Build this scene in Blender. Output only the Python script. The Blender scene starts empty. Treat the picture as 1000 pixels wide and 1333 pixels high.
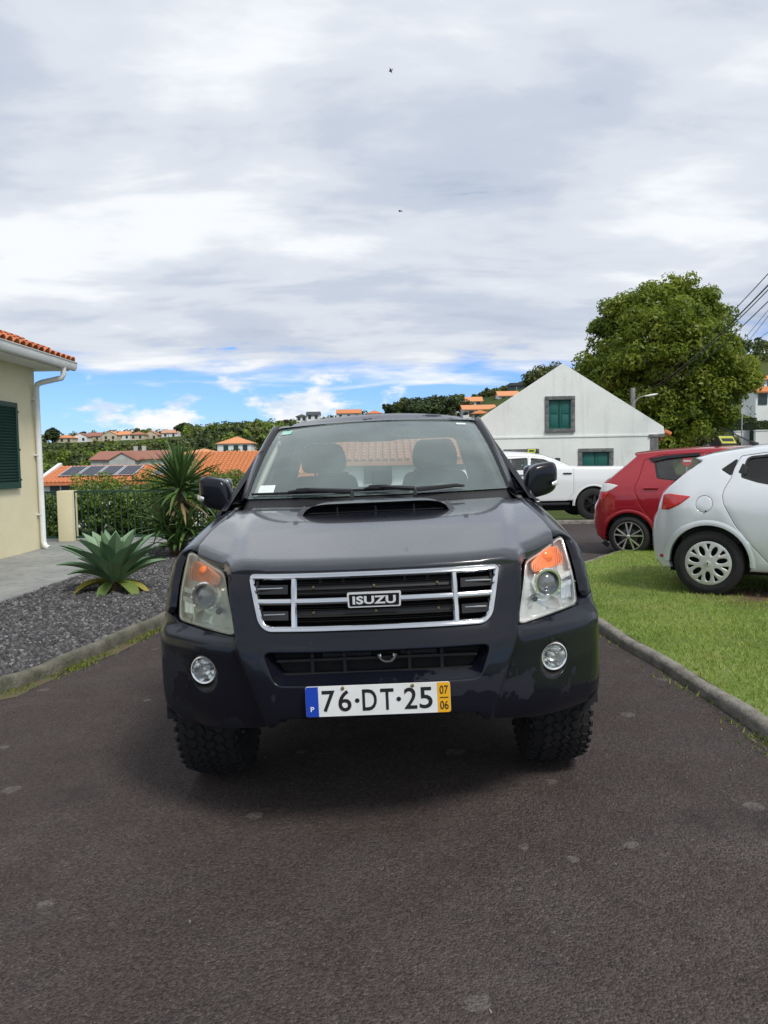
import bpy, bmesh, math, random
import numpy as np
from mathutils import Vector, Matrix
from mathutils.geometry import delaunay_2d_cdt
R = math.radians
random.seed(7); RNG = np.random.default_rng(7)
SC = bpy.context.scene
COL = SC.collection

# ---------------------------------------------------------------- camera
CAM_H = 1.43; PITCH = R(3.85); ROLL = R(1.0); FPX = 1000.0
cam_data = bpy.data.cameras.new('camera'); cam = bpy.data.objects.new('camera', cam_data); COL.objects.link(cam)
cam_data.sensor_fit = 'VERTICAL'; cam_data.sensor_height = 36.0; cam_data.sensor_width = 27.0
cam_data.lens = FPX / 1333.0 * 36.0; cam_data.clip_start = 0.05; cam_data.clip_end = 6000
cam.matrix_world = Matrix.Translation((0, 0, CAM_H)) @ Matrix.Rotation(R(90) - PITCH, 4, 'X') @ Matrix.Rotation(-ROLL, 4, 'Z')
SC.camera = cam
SC.render.resolution_x = 768; SC.render.resolution_y = 1024

# ---------------------------------------------------------------- sky, sun, exposure
SUN_EL = R(52); SUN_AZ = R(142)          # azimuth clockwise from +Y: behind the camera, to the right
world = bpy.data.worlds.new('World'); SC.world = world; world.use_nodes = True
wn = world.node_tree.nodes; wl = world.node_tree.links; wn.clear()
def WN(t, **k):
    n = wn.new(t)
    for a, b in k.items(): setattr(n, a, b)
    return n
def wmath(op, a, b=None, c=None, clamp=False):
    n = WN('ShaderNodeMath', operation=op, use_clamp=clamp)
    for i, v in enumerate((a, b, c)):
        if v is None: continue
        if isinstance(v, (int, float)): n.inputs[i].default_value = v
        else: wl.new(v, n.inputs[i])
    return n.outputs[0]
def wramp(fac, stops, interp='EASE'):
    n = WN('ShaderNodeValToRGB'); n.color_ramp.interpolation = interp
    els = n.color_ramp.elements
    while len(els) < len(stops): els.new(0.5)
    for e, (p, c) in zip(els, stops):
        e.position = p; e.color = c if len(c) == 4 else (*c, 1)
    wl.new(fac, n.inputs[0]); return n.outputs[0]
def wmix(fac, a, b):
    n = WN('ShaderNodeMix', data_type='RGBA')
    wl.new(fac, n.inputs[0])
    for i, v in ((6, a), (7, b)):
        if isinstance(v, tuple): n.inputs[i].default_value = (*v, 1)
        else: wl.new(v, n.inputs[i])
    return n.outputs[2]
def wnoise(vec, scale, detail=6, rough=.55, dist=0.0):
    n = WN('ShaderNodeTexNoise'); n.inputs['Scale'].default_value = scale; n.inputs['Detail'].default_value = detail
    n.inputs['Roughness'].default_value = rough; n.inputs['Distortion'].default_value = dist
    wl.new(vec, n.inputs['Vector']); return n.outputs['Fac']
def wmapping(vec, loc=(0, 0, 0), rot=(0, 0, 0), scale=(1, 1, 1)):
    n = WN('ShaderNodeMapping'); n.inputs['Location'].default_value = loc; n.inputs['Rotation'].default_value = rot
    n.inputs['Scale'].default_value = scale; wl.new(vec, n.inputs[0]); return n.outputs[0]
sky = WN('ShaderNodeTexSky', sky_type='NISHITA', sun_disc=False, sun_elevation=SUN_EL, sun_rotation=SUN_AZ)
sky.air_density = 1.0; sky.dust_density = 0.3; sky.ozone_density = 2.5
tc = WN('ShaderNodeTexCoord')
sep = WN('ShaderNodeSeparateXYZ'); wl.new(tc.outputs['Generated'], sep.inputs[0])
dz = wmath('MAXIMUM', sep.outputs['Z'], 0.0)
den = wmath('ADD', dz, 0.16)
cmb = WN('ShaderNodeCombineXYZ')
wl.new(wmath('DIVIDE', sep.outputs['X'], den), cmb.inputs[0]); wl.new(wmath('DIVIDE', sep.outputs['Y'], den), cmb.inputs[1])
deck = cmb.outputs[0]                      # the cloud deck as a flat layer overhead
n_big = wnoise(wmapping(deck, (3.1, 1.7, 0), (0, 0, R(-24)), (.85, 1.15, 1)), 1.0, 5, .5, .3)
n_mid = wnoise(wmapping(deck, (7.3, 2.2, 0), (0, 0, R(-16)), (1.1, 2.0, 1)), 1.6, 8, .55, .3)
n_fin = wnoise(wmapping(deck, (1.3, 9.2, 0), (0, 0, R(-10)), (2.2, 5.0, 1)), 1.6, 8, .6, .3)
shade = wmath('ADD', wmath('ADD', wmath('MULTIPLY', n_big, .58), wmath('MULTIPLY', n_mid, .34)), wmath('MULTIPLY', n_fin, .08))
deck_col = wramp(shade, [(.36, (2.35, 2.72, 3.35)), (.44, (2.95, 3.25, 3.80)), (.51, (3.65, 3.90, 4.30)), (.60, (4.75, 4.90, 5.1))])
# the deck thins out towards the horizon and leaves a band of open sky
elev = wmath('ADD', dz, wmath('MULTIPLY', wmath('SUBTRACT', wmath('ADD', wmath('MULTIPLY', n_mid, .5), wmath('MULTIPLY', n_big, .5)), .5), .20))
cover = wramp(wmath('MULTIPLY', elev, 2.5), [(.255, (0, 0, 0)), (.34, (1, 1, 1))])
holes = wramp(wmath('ADD', wmath('MULTIPLY', n_mid, .6), wmath('MULTIPLY', n_fin, .4)), [(.315, (0, 0, 0)), (.37, (1, 1, 1))])
cover = wmath('MULTIPLY', cover, holes)
# cumulus low over the horizon
lowv = wmapping(tc.outputs['Generated'], (.37, .1, .06), (0, 0, R(8)), (6.5, 6.5, 15))
n_cu = wnoise(lowv, 1.25, 9, .58, .15)
cu = wmath('SUBTRACT', n_cu, wmath('MULTIPLY', dz, 1.15))
cu_cov = wramp(cu, [(.43, (0, 0, 0)), (.53, (1, 1, 1))])
cu_col = wramp(wnoise(lowv, 3.1, 6, .55, .1), [(.35, (3.3, 3.9, 4.7)), (.6, (5.0, 5.05, 5.15))])
tint = WN('ShaderNodeMix', data_type='RGBA', blend_type='MULTIPLY'); tint.inputs[0].default_value = 1
wl.new(sky.outputs[0], tint.inputs[6]); tint.inputs[7].default_value = (.36, .51, .82, 1)
skyc = wmix(cu_cov, tint.outputs[2], cu_col)
skyc = wmix(cover, skyc, deck_col)
bgn = WN('ShaderNodeBackground'); bgn.inputs['Strength'].default_value = 0.10
wl.new(skyc, bgn.inputs[0]); wo = WN('ShaderNodeOutputWorld'); wl.new(bgn.outputs[0], wo.inputs[0])

sun_data = bpy.data.lights.new('sun', 'SUN'); sun = bpy.data.objects.new('sun', sun_data); COL.objects.link(sun)
sun_data.energy = 1.4; sun_data.angle = R(14); sun_data.color = (1.0, .95, .88)
sd = Vector((math.sin(SUN_AZ) * math.cos(SUN_EL), math.cos(SUN_AZ) * math.cos(SUN_EL), math.sin(SUN_EL)))
sun.rotation_euler = sd.to_track_quat('Z', 'Y').to_euler(); sun.location = (0, -5, 40)
SC.view_settings.view_transform = 'Standard'; SC.view_settings.look = 'None'
SC.view_settings.exposure = 1.0; SC.view_settings.gamma = 1.0; SC.view_settings.use_curve_mapping = False

# ---------------------------------------------------------------- helpers
def ray(u, v):
    """direction of a photograph pixel (1000 x 1333) in the world"""
    a = (u - 500) / FPX; b = (666.5 - v) / FPX
    c, s = math.cos(ROLL), math.sin(ROLL); a, b = a * c + b * s, -a * s + b * c
    return Vector((a, math.cos(PITCH) + b * math.sin(PITCH), b * math.cos(PITCH) - math.sin(PITCH)))
def atY(u, v, Y):
    r = ray(u, v); return Vector((0, 0, CAM_H)) + r * (Y / r.y)
def atX(u, v, X):
    r = ray(u, v); return Vector((0, 0, CAM_H)) + r * (X / r.x)
def atZ(u, v, Z):
    r = ray(u, v); return Vector((0, 0, CAM_H)) + r * ((Z - CAM_H) / r.z)

def sstep(a, b, x):
    t = min(1, max(0, (x - a) / (b - a))); return t * t * (3 - 2 * t)
def lerp(a, b, t): return a + (b - a) * t
class Interp:
    """monotone-ish cubic through points"""
    def __init__(self, pts):
        self.x = [p[0] for p in pts]; self.y = [p[1] for p in pts]; n = len(pts)
        d = [(self.y[i + 1] - self.y[i]) / (self.x[i + 1] - self.x[i]) for i in range(n - 1)]
        m = [d[0]] + [0 if d[i - 1] * d[i] <= 0 else 2 * d[i - 1] * d[i] / (d[i - 1] + d[i]) for i in range(1, n - 1)] + [d[-1]]
        self.m = m
    def __call__(self, v):
        x, y, m = self.x, self.y, self.m
        if v <= x[0]: return y[0]
        if v >= x[-1]: return y[-1]
        i = 0
        while v > x[i + 1]: i += 1
        h = x[i + 1] - x[i]; t = (v - x[i]) / h
        return (y[i] * (1 + 2 * t) * (1 - t) ** 2 + h * m[i] * t * (1 - t) ** 2 + y[i + 1] * t * t * (3 - 2 * t) + h * m[i + 1] * t * t * (t - 1))

def tag(o, label=None, cat=None, group=None, kind=None):
    if label: o['label'] = label
    if cat: o['category'] = cat
    if group: o['group'] = group
    if kind: o['kind'] = kind
    return o
def empty(name, loc=(0, 0, 0), rot=(0, 0, 0), label=None, cat=None, group=None):
    o = bpy.data.objects.new(name, None); COL.objects.link(o); o.empty_display_size = .1
    o.location = loc; o.rotation_euler = rot; tag(o, label, cat, group); return o
def copy_tree(o, parent=None):
    c = o.copy(); COL.objects.link(c); c.parent = parent
    for ch in o.children: copy_tree(ch, c)
    return c

def link_mesh(name, verts, faces, mats, parent=None, mi=None, smooth=40, colors=None, recalc=True, bevel=0, seg=2):
    me = bpy.data.meshes.new(name)
    me.from_pydata([tuple(v) for v in verts], [], [tuple(f) for f in faces])
    if not isinstance(mats, (list, tuple)): mats = [mats]
    for m in mats: me.materials.append(m)
    if mi is not None: me.polygons.foreach_set('material_index', mi)
    if recalc or bevel:
        bm = bmesh.new(); bm.from_mesh(me)
        if recalc: bmesh.ops.recalc_face_normals(bm, faces=bm.faces)
        if bevel:
            es = [e for e in bm.edges if len(e.link_faces) == 2 and e.calc_face_angle(0) > R(28)]
            bmesh.ops.bevel(bm, geom=es, offset=bevel, segments=seg, profile=.6, affect='EDGES', clamp_overlap=True)
        bm.to_mesh(me); bm.free()
    if colors is not None:
        at = me.attributes.new('tone', 'FLOAT', 'FACE'); at.data.foreach_set('value', colors)
    if smooth:
        me.shade_smooth(); me.set_sharp_from_angle(angle=R(smooth))
    o = bpy.data.objects.new(name, me); COL.objects.link(o)
    if parent: o.parent = parent
    return o

class MB:
    def __init__(self): self.v = []; self.f = []; self.m = []
    def add(self, v, f, mi=0):
        n = len(self.v); self.v += [tuple(p) for p in v]; self.f += [tuple(i + n for i in q) for q in f]; self.m += [mi] * len(f); return self
    def box(self, c, s, rot=None, mi=0):
        M = rot.to_matrix() if hasattr(rot, 'to_matrix') else rot
        hv = []
        for dx in (-.5, .5):
            for dy in (-.5, .5):
                for dz_ in (-.5, .5):
                    p = Vector((dx * s[0], dy * s[1], dz_ * s[2]))
                    if M: p = M @ p
                    hv.append(p + Vector(c))
        return self.add(hv, [(0, 1, 3, 2), (4, 6, 7, 5), (0, 4, 5, 1), (2, 3, 7, 6), (0, 2, 6, 4), (1, 5, 7, 3)], mi)
    def span(self, a, b, mi=0):
        return self.box([(a[i] + b[i]) / 2 for i in range(3)], [abs(b[i] - a[i]) for i in range(3)], None, mi)
    def tube(self, pts, r, n=8, cap=True, mi=0, closed=False):
        pts = [Vector(p) for p in pts]; k = len(pts)
        rs = r if isinstance(r, (list, tuple)) else [r] * k
        vs = []; up = None
        for i, p in enumerate(pts):
            if closed: t = (pts[(i + 1) % k] - pts[i - 1])
            else: t = (pts[min(i + 1, k - 1)] - pts[max(i - 1, 0)])
            t.normalize()
            if up is None:
                up = Vector((0, 0, 1)) if abs(t.z) < .9 else Vector((1, 0, 0))
            a = t.cross(up)
            if a.length < 1e-5: a = t.cross(Vector((1, 0, 0)))
            a.normalize(); b = a.cross(t).normalized(); up = b
            for j in range(n):
                w = 2 * math.pi * (j + .5) / n
                vs.append(p + (a * math.cos(w) + b * math.sin(w)) * rs[i])
        fs = []
        for i in range(k if closed else k - 1):
            i2 = (i + 1) % k
            for j in range(n): fs.append((i * n + j, i * n + (j + 1) % n, i2 * n + (j + 1) % n, i2 * n + j))
        if cap and not closed: fs += [tuple(range(n))[::-1], tuple(range((k - 1) * n, k * n))]
        return self.add(vs, fs, mi)
    def lathe(self, prof, M=None, n=24, mi=0, closed=False):
        """prof: (radius, height) pairs round the local z axis"""
        vs = []; k = len(prof)
        for (r_, h) in prof:
            for j in range(n):
                w = 2 * math.pi * j / n; p = Vector((r_ * math.cos(w), r_ * math.sin(w), h))
                vs.append(M @ p if M else p)
        fs = []
        for i in range(k if closed else k - 1):
            i2 = (i + 1) % k
            for j in range(n): fs.append((i * n + j, i * n + (j + 1) % n, i2 * n + (j + 1) % n, i2 * n + j))
        return self.add(vs, fs, mi)
    def prism(self, poly, fa, fb, mi=0):
        """poly 2-D; fa/fb map a 2-D point to the two end faces"""
        n = len(poly); vs = [fa(*p) for p in poly] + [fb(*p) for p in poly]
        return self.add(vs, [tuple(range(n)), tuple(range(2 * n - 1, n - 1, -1))] + [(i, i + n, (i + 1) % n + n, (i + 1) % n) for i in range(n)], mi)
    def grid(self, fn, nu, nv, mi=0, wrap=False):
        vs = [fn(i / nu, j / nv) for i in range(nu + 1) for j in range(nv + 1)]
        return self.add(vs, [(i * (nv + 1) + j, (i + 1) * (nv + 1) + j, (i + 1) * (nv + 1) + j + 1, i * (nv + 1) + j + 1) for i in range(nu) for j in range(nv)], mi)
    def quad(self, a, b, c, d, mi=0): return self.add([a, b, c, d], [(0, 1, 2, 3)], mi)
    def mirror(self, k=0):
        n = len(self.v); v2 = [tuple(-c if i == k else c for i, c in enumerate(p)) for p in self.v]
        self.f += [tuple(i + n for i in reversed(q)) for q in self.f]; self.v += v2; self.m += self.m; return self
    def flipped(self, k=0):
        b = MB(); b.v = [tuple(-c if i == k else c for i, c in enumerate(p)) for p in self.v]; b.f = [tuple(reversed(q)) for q in self.f]; b.m = list(self.m); return b
    def build(self, name, mats, parent=None, **kw):
        return link_mesh(name, self.v, self.f, mats, parent, mi=self.m, **kw)

def resample(poly, step):
    out = []
    n = len(poly)
    for i in range(n):
        a = poly[i]; b = poly[(i + 1) % n]; L = math.dist(a, b); k = max(1, int(math.ceil(L / step)))
        for j in range(k): out.append((lerp(a[0], b[0], j / k), lerp(a[1], b[1], j / k)))
    return out
def rounded(poly, r, n=5):
    """2-D polygon with its corners rounded; r a number or a list"""
    out = []; N = len(poly)
    for i in range(N):
        p0 = Vector(poly[i - 1]); p = Vector(poly[i]); p1 = Vector(poly[(i + 1) % N])
        rr = r[i] if isinstance(r, (list, tuple)) else r
        if rr <= 0: out.append(tuple(p)); continue
        a = (p0 - p); b = (p1 - p); rr = min(rr, a.length * .45, b.length * .45); a.normalize(); b.normalize()
        A = p + a * rr; B = p + b * rr
        for j in range(n + 1):
            t = j / n; out.append(tuple(A * (1 - t) ** 2 + p * 2 * t * (1 - t) + B * t * t))
    return out
def ellipse(cx, cy, rx, ry, n=32): return [(cx + rx * math.cos(2 * math.pi * i / n), cy + ry * math.sin(2 * math.pi * i / n)) for i in range(n)]
def in_poly(P, poly):
    x, y = P[:, 0], P[:, 1]; c = np.zeros(len(P), bool); n = len(poly)
    for i in range(n):
        x1, y1 = poly[i]; x2, y2 = poly[(i + 1) % n]
        if y1 == y2: continue
        c ^= ((y1 > y) != (y2 > y)) & (x < (x2 - x1) * (y - y1) / (y2 - y1) + x1)
    return c
def seg_dist(P, poly):
    A = np.array(poly); B = np.roll(A, -1, 0); d = np.full(len(P), 1e9)
    for a, b in zip(A, B):
        ab = b - a; L = (ab ** 2).sum()
        if L < 1e-14: continue
        t = np.clip(((P - a) @ ab) / L, 0, 1); q = P - a - t[:, None] * ab
        d = np.minimum(d, np.sqrt((q ** 2).sum(1)))
    return d
def panel(mb, outline, fn, holes=(), step=.04, rnd=.006, thick=.02, inward=None, mi=0, edge=None, hrnd=None, extra=None):
    """A curved sheet: a 2-D outline (with holes) filled with a fine net and laid on fn(u,v); edges rolled over by rnd and
    returned inwards by thick.  inward(u,v) gives the direction into the body."""
    edge = edge or step * .6
    loops = [resample(outline, edge)] + [resample(h, edge) for h in holes]
    hrnd = rnd if hrnd is None else hrnd; rn_ = [rnd] + [hrnd] * len(holes)
    allseg = loops
    pts = [p for l in loops for p in l]
    us = [p[0] for p in loops[0]]; vs_ = [p[1] for p in loops[0]]
    g = []
    nu = int((max(us) - min(us)) / step) + 1; nv = int((max(vs_) - min(vs_)) / (step * .87)) + 1
    for j in range(nv + 1):
        for i in range(nu + 1): g.append((min(us) + (i + (.5 if j % 2 else 0)) * step, min(vs_) + j * step * .87))
    cand = [np.array(g)]
    if rnd > 0:
        for l, rnl in zip(loops, rn_):
            if rnl <= 0: continue
            A = np.array(l); T = np.roll(A, -1, 0) - np.roll(A, 1, 0); T /= np.maximum(1e-9, np.linalg.norm(T, axis=1))[:, None]
            N = np.stack([-T[:, 1], T[:, 0]], 1)
            for k in (.22, .55, 1.0): cand += [A + N * rnl * k, A - N * rnl * k]
    def dist_all(P):
        d = np.full(len(P), 1e9)
        for l in loops: d = np.minimum(d, seg_dist(P, l))
        return d
    def inside(P):
        c = in_poly(P, loops[0])
        for l in loops[1:]: c &= ~in_poly(P, l)
        return c
    keep = []
    for ci, Cn in enumerate(cand):
        if not len(Cn): continue
        k = inside(Cn); Cn = Cn[k]
        if not len(Cn): continue
        d = dist_all(Cn)
        if ci == 0: Cn = Cn[d > max(max(rn_) * 1.2, step * .35)]
        else: Cn = Cn[d > min(r for r in rn_ if r > 0) * .18]
        keep.append(Cn)
    if extra is not None:
        Ex = np.array(extra); Ex = Ex[inside(Ex)]; Ex = Ex[dist_all(Ex) > rnd * 1.2]; keep.append(Ex)
        if len(keep[0]):
            dmin = np.array([np.hypot(*(Ex - p).T).min() for p in keep[0]]); keep[0] = keep[0][dmin > step * .4]
    inner = np.concatenate(keep) if keep else np.zeros((0, 2))
    ev = []; o = 0
    for l in loops: ev += [(o + i, o + (i + 1) % len(l)) for i in range(len(l))]; o += len(l)
    P2 = [Vector(p) for p in pts] + [Vector(p) for p in inner]
    vv, ee, ff, *_ = delaunay_2d_cdt(P2, ev, [], 0, 1e-6)
    V = np.array([(p.x, p.y) for p in vv])
    F = [f for f in ff if len(f) >= 3]
    cen = np.array([V[list(f)].mean(0) for f in F]); ok = inside(cen)
    F = [f for f, k in zip(F, ok) if k]
    DR = np.zeros(len(V)); e = 1e-3
    for l, rnl in zip(loops, rn_):
        if rnl > 0:
            d_ = np.minimum(rnl, seg_dist(V, l)); DR = np.maximum(DR, rnl - np.sqrt(np.maximum(0, rnl ** 2 - (rnl - d_) ** 2)))
    pos = []; inn = []
    for (u, v), d in zip(V, DR):
        p = Vector(fn(u, v))
        if inward: n = Vector(inward(u, v)).normalized()
        else:
            n = (Vector(fn(u + e, v)) - p).cross(Vector(fn(u, v + e)) - p).normalized()
        if d > 0: p = p + n * d
        pos.append(p); inn.append(n)
    # boundary return
    cnt = {}
    for f in F:
        for i in range(len(f)):
            a, b = f[i], f[(i + 1) % len(f)]; cnt.setdefault((min(a, b), max(a, b)), []).append((a, b))
    n0 = len(pos); new = {}; ex = []
    if thick:
        for k, l in cnt.items():
            if len(l) == 1:
                a, b = l[0]
                for q in (a, b):
                    if q not in new: new[q] = n0 + len(new)
                ex.append((b, a, new[a], new[b]))
        for q in new: pos.append(pos[q] + inn[q] * thick)
    mb.add(pos, [tuple(f) for f in F] + ex, mi); return mb
def loft(mb, loops, closed=True, mi=0, cap=False):
    """join equal-length loops of 3-D points"""
    n = len(loops[0]); vs = [p for l in loops for p in l]; fs = []
    for i in range(len(loops) - 1):
        for j in range(n if closed else n - 1): fs.append((i * n + j, i * n + (j + 1) % n, (i + 1) * n + (j + 1) % n, (i + 1) * n + j))
    if cap: fs += [tuple(range(n))[::-1], tuple(range((len(loops) - 1) * n, len(loops) * n))]
    return mb.add(vs, fs, mi)

_tc = {}
def text_polys(s, depth=.0, offset=0.0, spacing=1.0):
    """letters as a mesh, unit size, centred on x, standing on z=0 baseline of the XY plane"""
    key = (s, offset, spacing)
    if key not in _tc:
        cu = bpy.data.curves.new('t', 'FONT'); cu.body = s; cu.size = 1; cu.offset = offset; cu.space_character = spacing; cu.resolution_u = 4
        o = bpy.data.objects.new('t', cu); COL.objects.link(o); bpy.context.view_layer.update()
        me = bpy.data.meshes.new_from_object(o.evaluated_get(bpy.context.evaluated_depsgraph_get()))
        v = [tuple(p.co[:2]) for p in me.vertices]; f = [tuple(p.vertices) for p in me.polygons]
        bpy.data.objects.remove(o); bpy.data.curves.remove(cu); bpy.data.meshes.remove(me)
        _tc[key] = (v, f)
    return _tc[key]
def text_into(mb, s, fn, w, h, mi=0, offset=0.0, spacing=1.0):
    """letters fitted to a w x h box centred at 0,0 and laid on fn(a,b)"""
    v, f = text_polys(s, 0, offset, spacing)
    xs = [p[0] for p in v]; ys = [p[1] for p in v]
    q = [fn((p[0] - (min(xs) + max(xs)) / 2) * w / (max(xs) - min(xs)), (p[1] - (min(ys) + max(ys)) / 2) * h / (max(ys) - min(ys))) for p in v]
    mb.add(q, f, mi)

# ---------------------------------------------------------------- materials
MAT = {}
def nodemat(name):
    m = bpy.data.materials.new(name); m.use_nodes = True; nt = m.node_tree; b = nt.nodes['Principled BSDF']; MAT[name] = m
    return m, nt, b
def nz(nt, scale, detail=4, rough=.55, vec=None, dim='3D', w=0):
    n = nt.nodes.new('ShaderNodeTexNoise'); n.inputs['Scale'].default_value = scale; n.inputs['Detail'].default_value = detail; n.inputs['Roughness'].default_value = rough
    if vec is None:
        t = nt.nodes.get('TC') or nt.nodes.new('ShaderNodeTexCoord'); t.name = 'TC'; vec = t.outputs['Object']
    nt.links.new(vec, n.inputs['Vector']); return n.outputs['Fac']
def rampn(nt, fac, stops, interp='LINEAR'):
    n = nt.nodes.new('ShaderNodeValToRGB'); n.color_ramp.interpolation = interp; els = n.color_ramp.elements
    while len(els) < len(stops): els.new(.5)
    for e, (p, c) in zip(els, stops):
        e.position = p; e.color = (c, c, c, 1) if isinstance(c, (int, float)) else (*c[:3], 1)
    nt.links.new(fac, n.inputs[0]); return n.outputs[0]
def mixn(nt, fac, a, b, blend='MIX'):
    n = nt.nodes.new('ShaderNodeMix'); n.data_type = 'RGBA'; n.blend_type = blend
    for i, v in ((0, fac), (6, a), (7, b)):
        if isinstance(v, (int, float)): n.inputs[i].default_value = v
        elif isinstance(v, tuple): n.inputs[i].default_value = (*v[:3], 1)
        else: nt.links.new(v, n.inputs[i])
    return n.outputs[2]
def mathn(nt, op, a, b=0.0):
    n = nt.nodes.new('ShaderNodeMath'); n.operation = op
    for i, v in ((0, a), (1, b)):
        if isinstance(v, (int, float)): n.inputs[i].default_value = v
        else: nt.links.new(v, n.inputs[i])
    return n.outputs[0]
def bumpn(nt, b, height, strength=.3, dist=.01):
    n = nt.nodes.new('ShaderNodeBump'); n.inputs['Strength'].default_value = strength; n.inputs['Distance'].default_value = dist
    nt.links.new(height, n.inputs['Height']); nt.links.new(n.outputs[0], b.inputs['Normal'])
def pbr(name, col, rough=.5, metal=0.0, coat=0.0, col2=None, vscale=8, vlo=.4, vhi=.65, bump=None, spec=None, rvar=0.0, coatr=.03, alpha=None, trans=0):
    m, nt, b = nodemat(name)
    b.inputs['Base Color'].default_value = (*col, 1); b.inputs['Roughness'].default_value = rough; b.inputs['Metallic'].default_value = metal
    b.inputs['Coat Weight'].default_value = coat; b.inputs['Coat Roughness'].default_value = coatr
    if spec is not None: b.inputs['Specular IOR Level'].default_value = spec
    if trans: b.inputs['Transmission Weight'].default_value = trans
    if col2:
        f = rampn(nt, nz(nt, vscale, 6, .6), [(vlo, 0.0), (vhi, 1.0)]); nt.links.new(mixn(nt, f, col, col2), b.inputs['Base Color'])
    if rvar:
        f = nz(nt, vscale * 1.7, 5); n = nt.nodes.new('ShaderNodeMapRange'); n.inputs[3].default_value = rough - rvar; n.inputs[4].default_value = rough + rvar
        nt.links.new(f, n.inputs[0]); nt.links.new(n.outputs[0], b.inputs['Roughness'])
    if bump: bumpn(nt, b, nz(nt, bump[0], 5, .6), bump[1], bump[2] if len(bump) > 2 else .01)
    return m
def glassmat(name, tint, refl=.5, haze=0.0, hazecol=(.7, .72, .7), rough=.02):
    """thin pane: tinted see-through with a mirror coat by Fresnel, a little dust, and painted sky glare on the windscreen"""
    m, nt, b = nodemat(name); nt.nodes.remove(b)
    tr = nt.nodes.new('ShaderNodeBsdfTransparent'); tr.inputs[0].default_value = (*tint, 1)
    gl = nt.nodes.new('ShaderNodeBsdfGlossy'); gl.inputs['Roughness'].default_value = rough; gl.inputs[0].default_value = (1, 1, 1, 1)
    fr = nt.nodes.new('ShaderNodeFresnel'); fr.inputs[0].default_value = 1.45
    mul = mathn(nt, 'MULTIPLY', fr.outputs[0], refl)
    mx = nt.nodes.new('ShaderNodeMixShader'); nt.links.new(mul, mx.inputs[0]); nt.links.new(tr.outputs[0], mx.inputs[1]); nt.links.new(gl.outputs[0], mx.inputs[2])
    out = mx.outputs[0]
    if haze:
        df = nt.nodes.new('ShaderNodeBsdfDiffuse'); df.inputs[0].default_value = (*hazecol, 1)
        m2 = nt.nodes.new('ShaderNodeMixShader'); f = rampn(nt, nz(nt, 3.0, 5), [(.3, haze * .7), (.7, haze * 1.3)])
        nt.links.new(f, m2.inputs[0]); nt.links.new(out, m2.inputs[1]); nt.links.new(df.outputs[0], m2.inputs[2]); out = m2.outputs[0]
    nt.links.new(out, nt.nodes['Material Output'].inputs[0]); return m
# ---------------------------------------------------------------- terrain
def G(x, y):
    return .026 * max(-2.3, min(2.0, x)) - .018 * sstep(-1.5, 1.0, x) * max(0, min(y, 32) - 8)
SKYL = Interp([(-1.2, .030), (-.44, .030), (-.25, .036), (-.1, .042), (.0, .048), (.06, .058), (.15, .082), (.2, .090), (.35, .108), (.49, .128), (1.2, .14)])
RIDGE = Interp([(-1.2, 330), (-.1, 330), (.05, 270), (.2, 235), (.5, 200), (1.2, 200)])
def ZT(x, y):
    near = G(x, y) - .035
    if y <= 15.2: return near
    a = max(-1.2, min(1.2, x / y)); L = 1 - sstep(.03, .14, a)
    base = near - 3.6 * sstep(15.4, 27, y) * L - .25 * sstep(20, 45, y) * (1 - L)
    D = RIDGE(a); top = CAM_H + SKYL(a) * D
    t = (y - 62) / (D - 62) if a < .12 else (y - 40) / (D - 40)
    if t <= 0: return base
    if t < 1: return lerp(base, top, (t * t * (3 - 2 * t)) * .55 + .45 * t) + 1.0 * math.sin(x * .05 + y * .031) * math.sin(y * .045 - x * .013) * t * (1 - t) * 3
    return top - (y - D) * .03
def axis_pts(lo, hi, fine_lo, fine_hi, fine, grow):
    out = [fine_lo]
    while out[-1] < fine_hi: out.append(out[-1] + fine)
    st = fine
    while out[-1] < hi: st *= grow; out.append(out[-1] + st)
    st = fine; left = [fine_lo]
    while left[-1] > lo: st *= grow; left.append(left[-1] - st)
    return left[:0:-1] + out
gx = axis_pts(-1500, 1500, -12, 12, 1.0, 1.06); gy = axis_pts(-900, 2500, -6, 34, 1.0, 1.05)
def ground_mat():
    m, nt, b = nodemat('meadow')
    n1 = nz(nt, .035, 6, .6); n2 = nz(nt, .9, 6, .65)
    c = rampn(nt, n1, [(.30, (.040, .065, .016)), (.48, (.062, .090, .022)), (.60, (.10, .115, .035)), (.75, (.045, .070, .018))])
    c = mixn(nt, mathn(nt, 'MULTIPLY', n2, .7), c, (.035, .050, .014)); nt.links.new(c, b.inputs['Base Color']); b.inputs['Roughness'].default_value = .95; b.inputs['Specular IOR Level'].default_value = .1
    bumpn(nt, b, nz(nt, 1.5, 6), .8, .4); return m
ground_mat()
q = MB(); n = len(gy); q.add([(x, y, ZT(x, y)) for x in gx for y in gy], [(i * n + j, (i + 1) * n + j, (i + 1) * n + j + 1, i * n + j + 1) for i in range(len(gx) - 1) for j in range(n - 1)])
tag(q.build('ground', MAT['meadow'], smooth=80, recalc=False), kind='structure')

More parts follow.
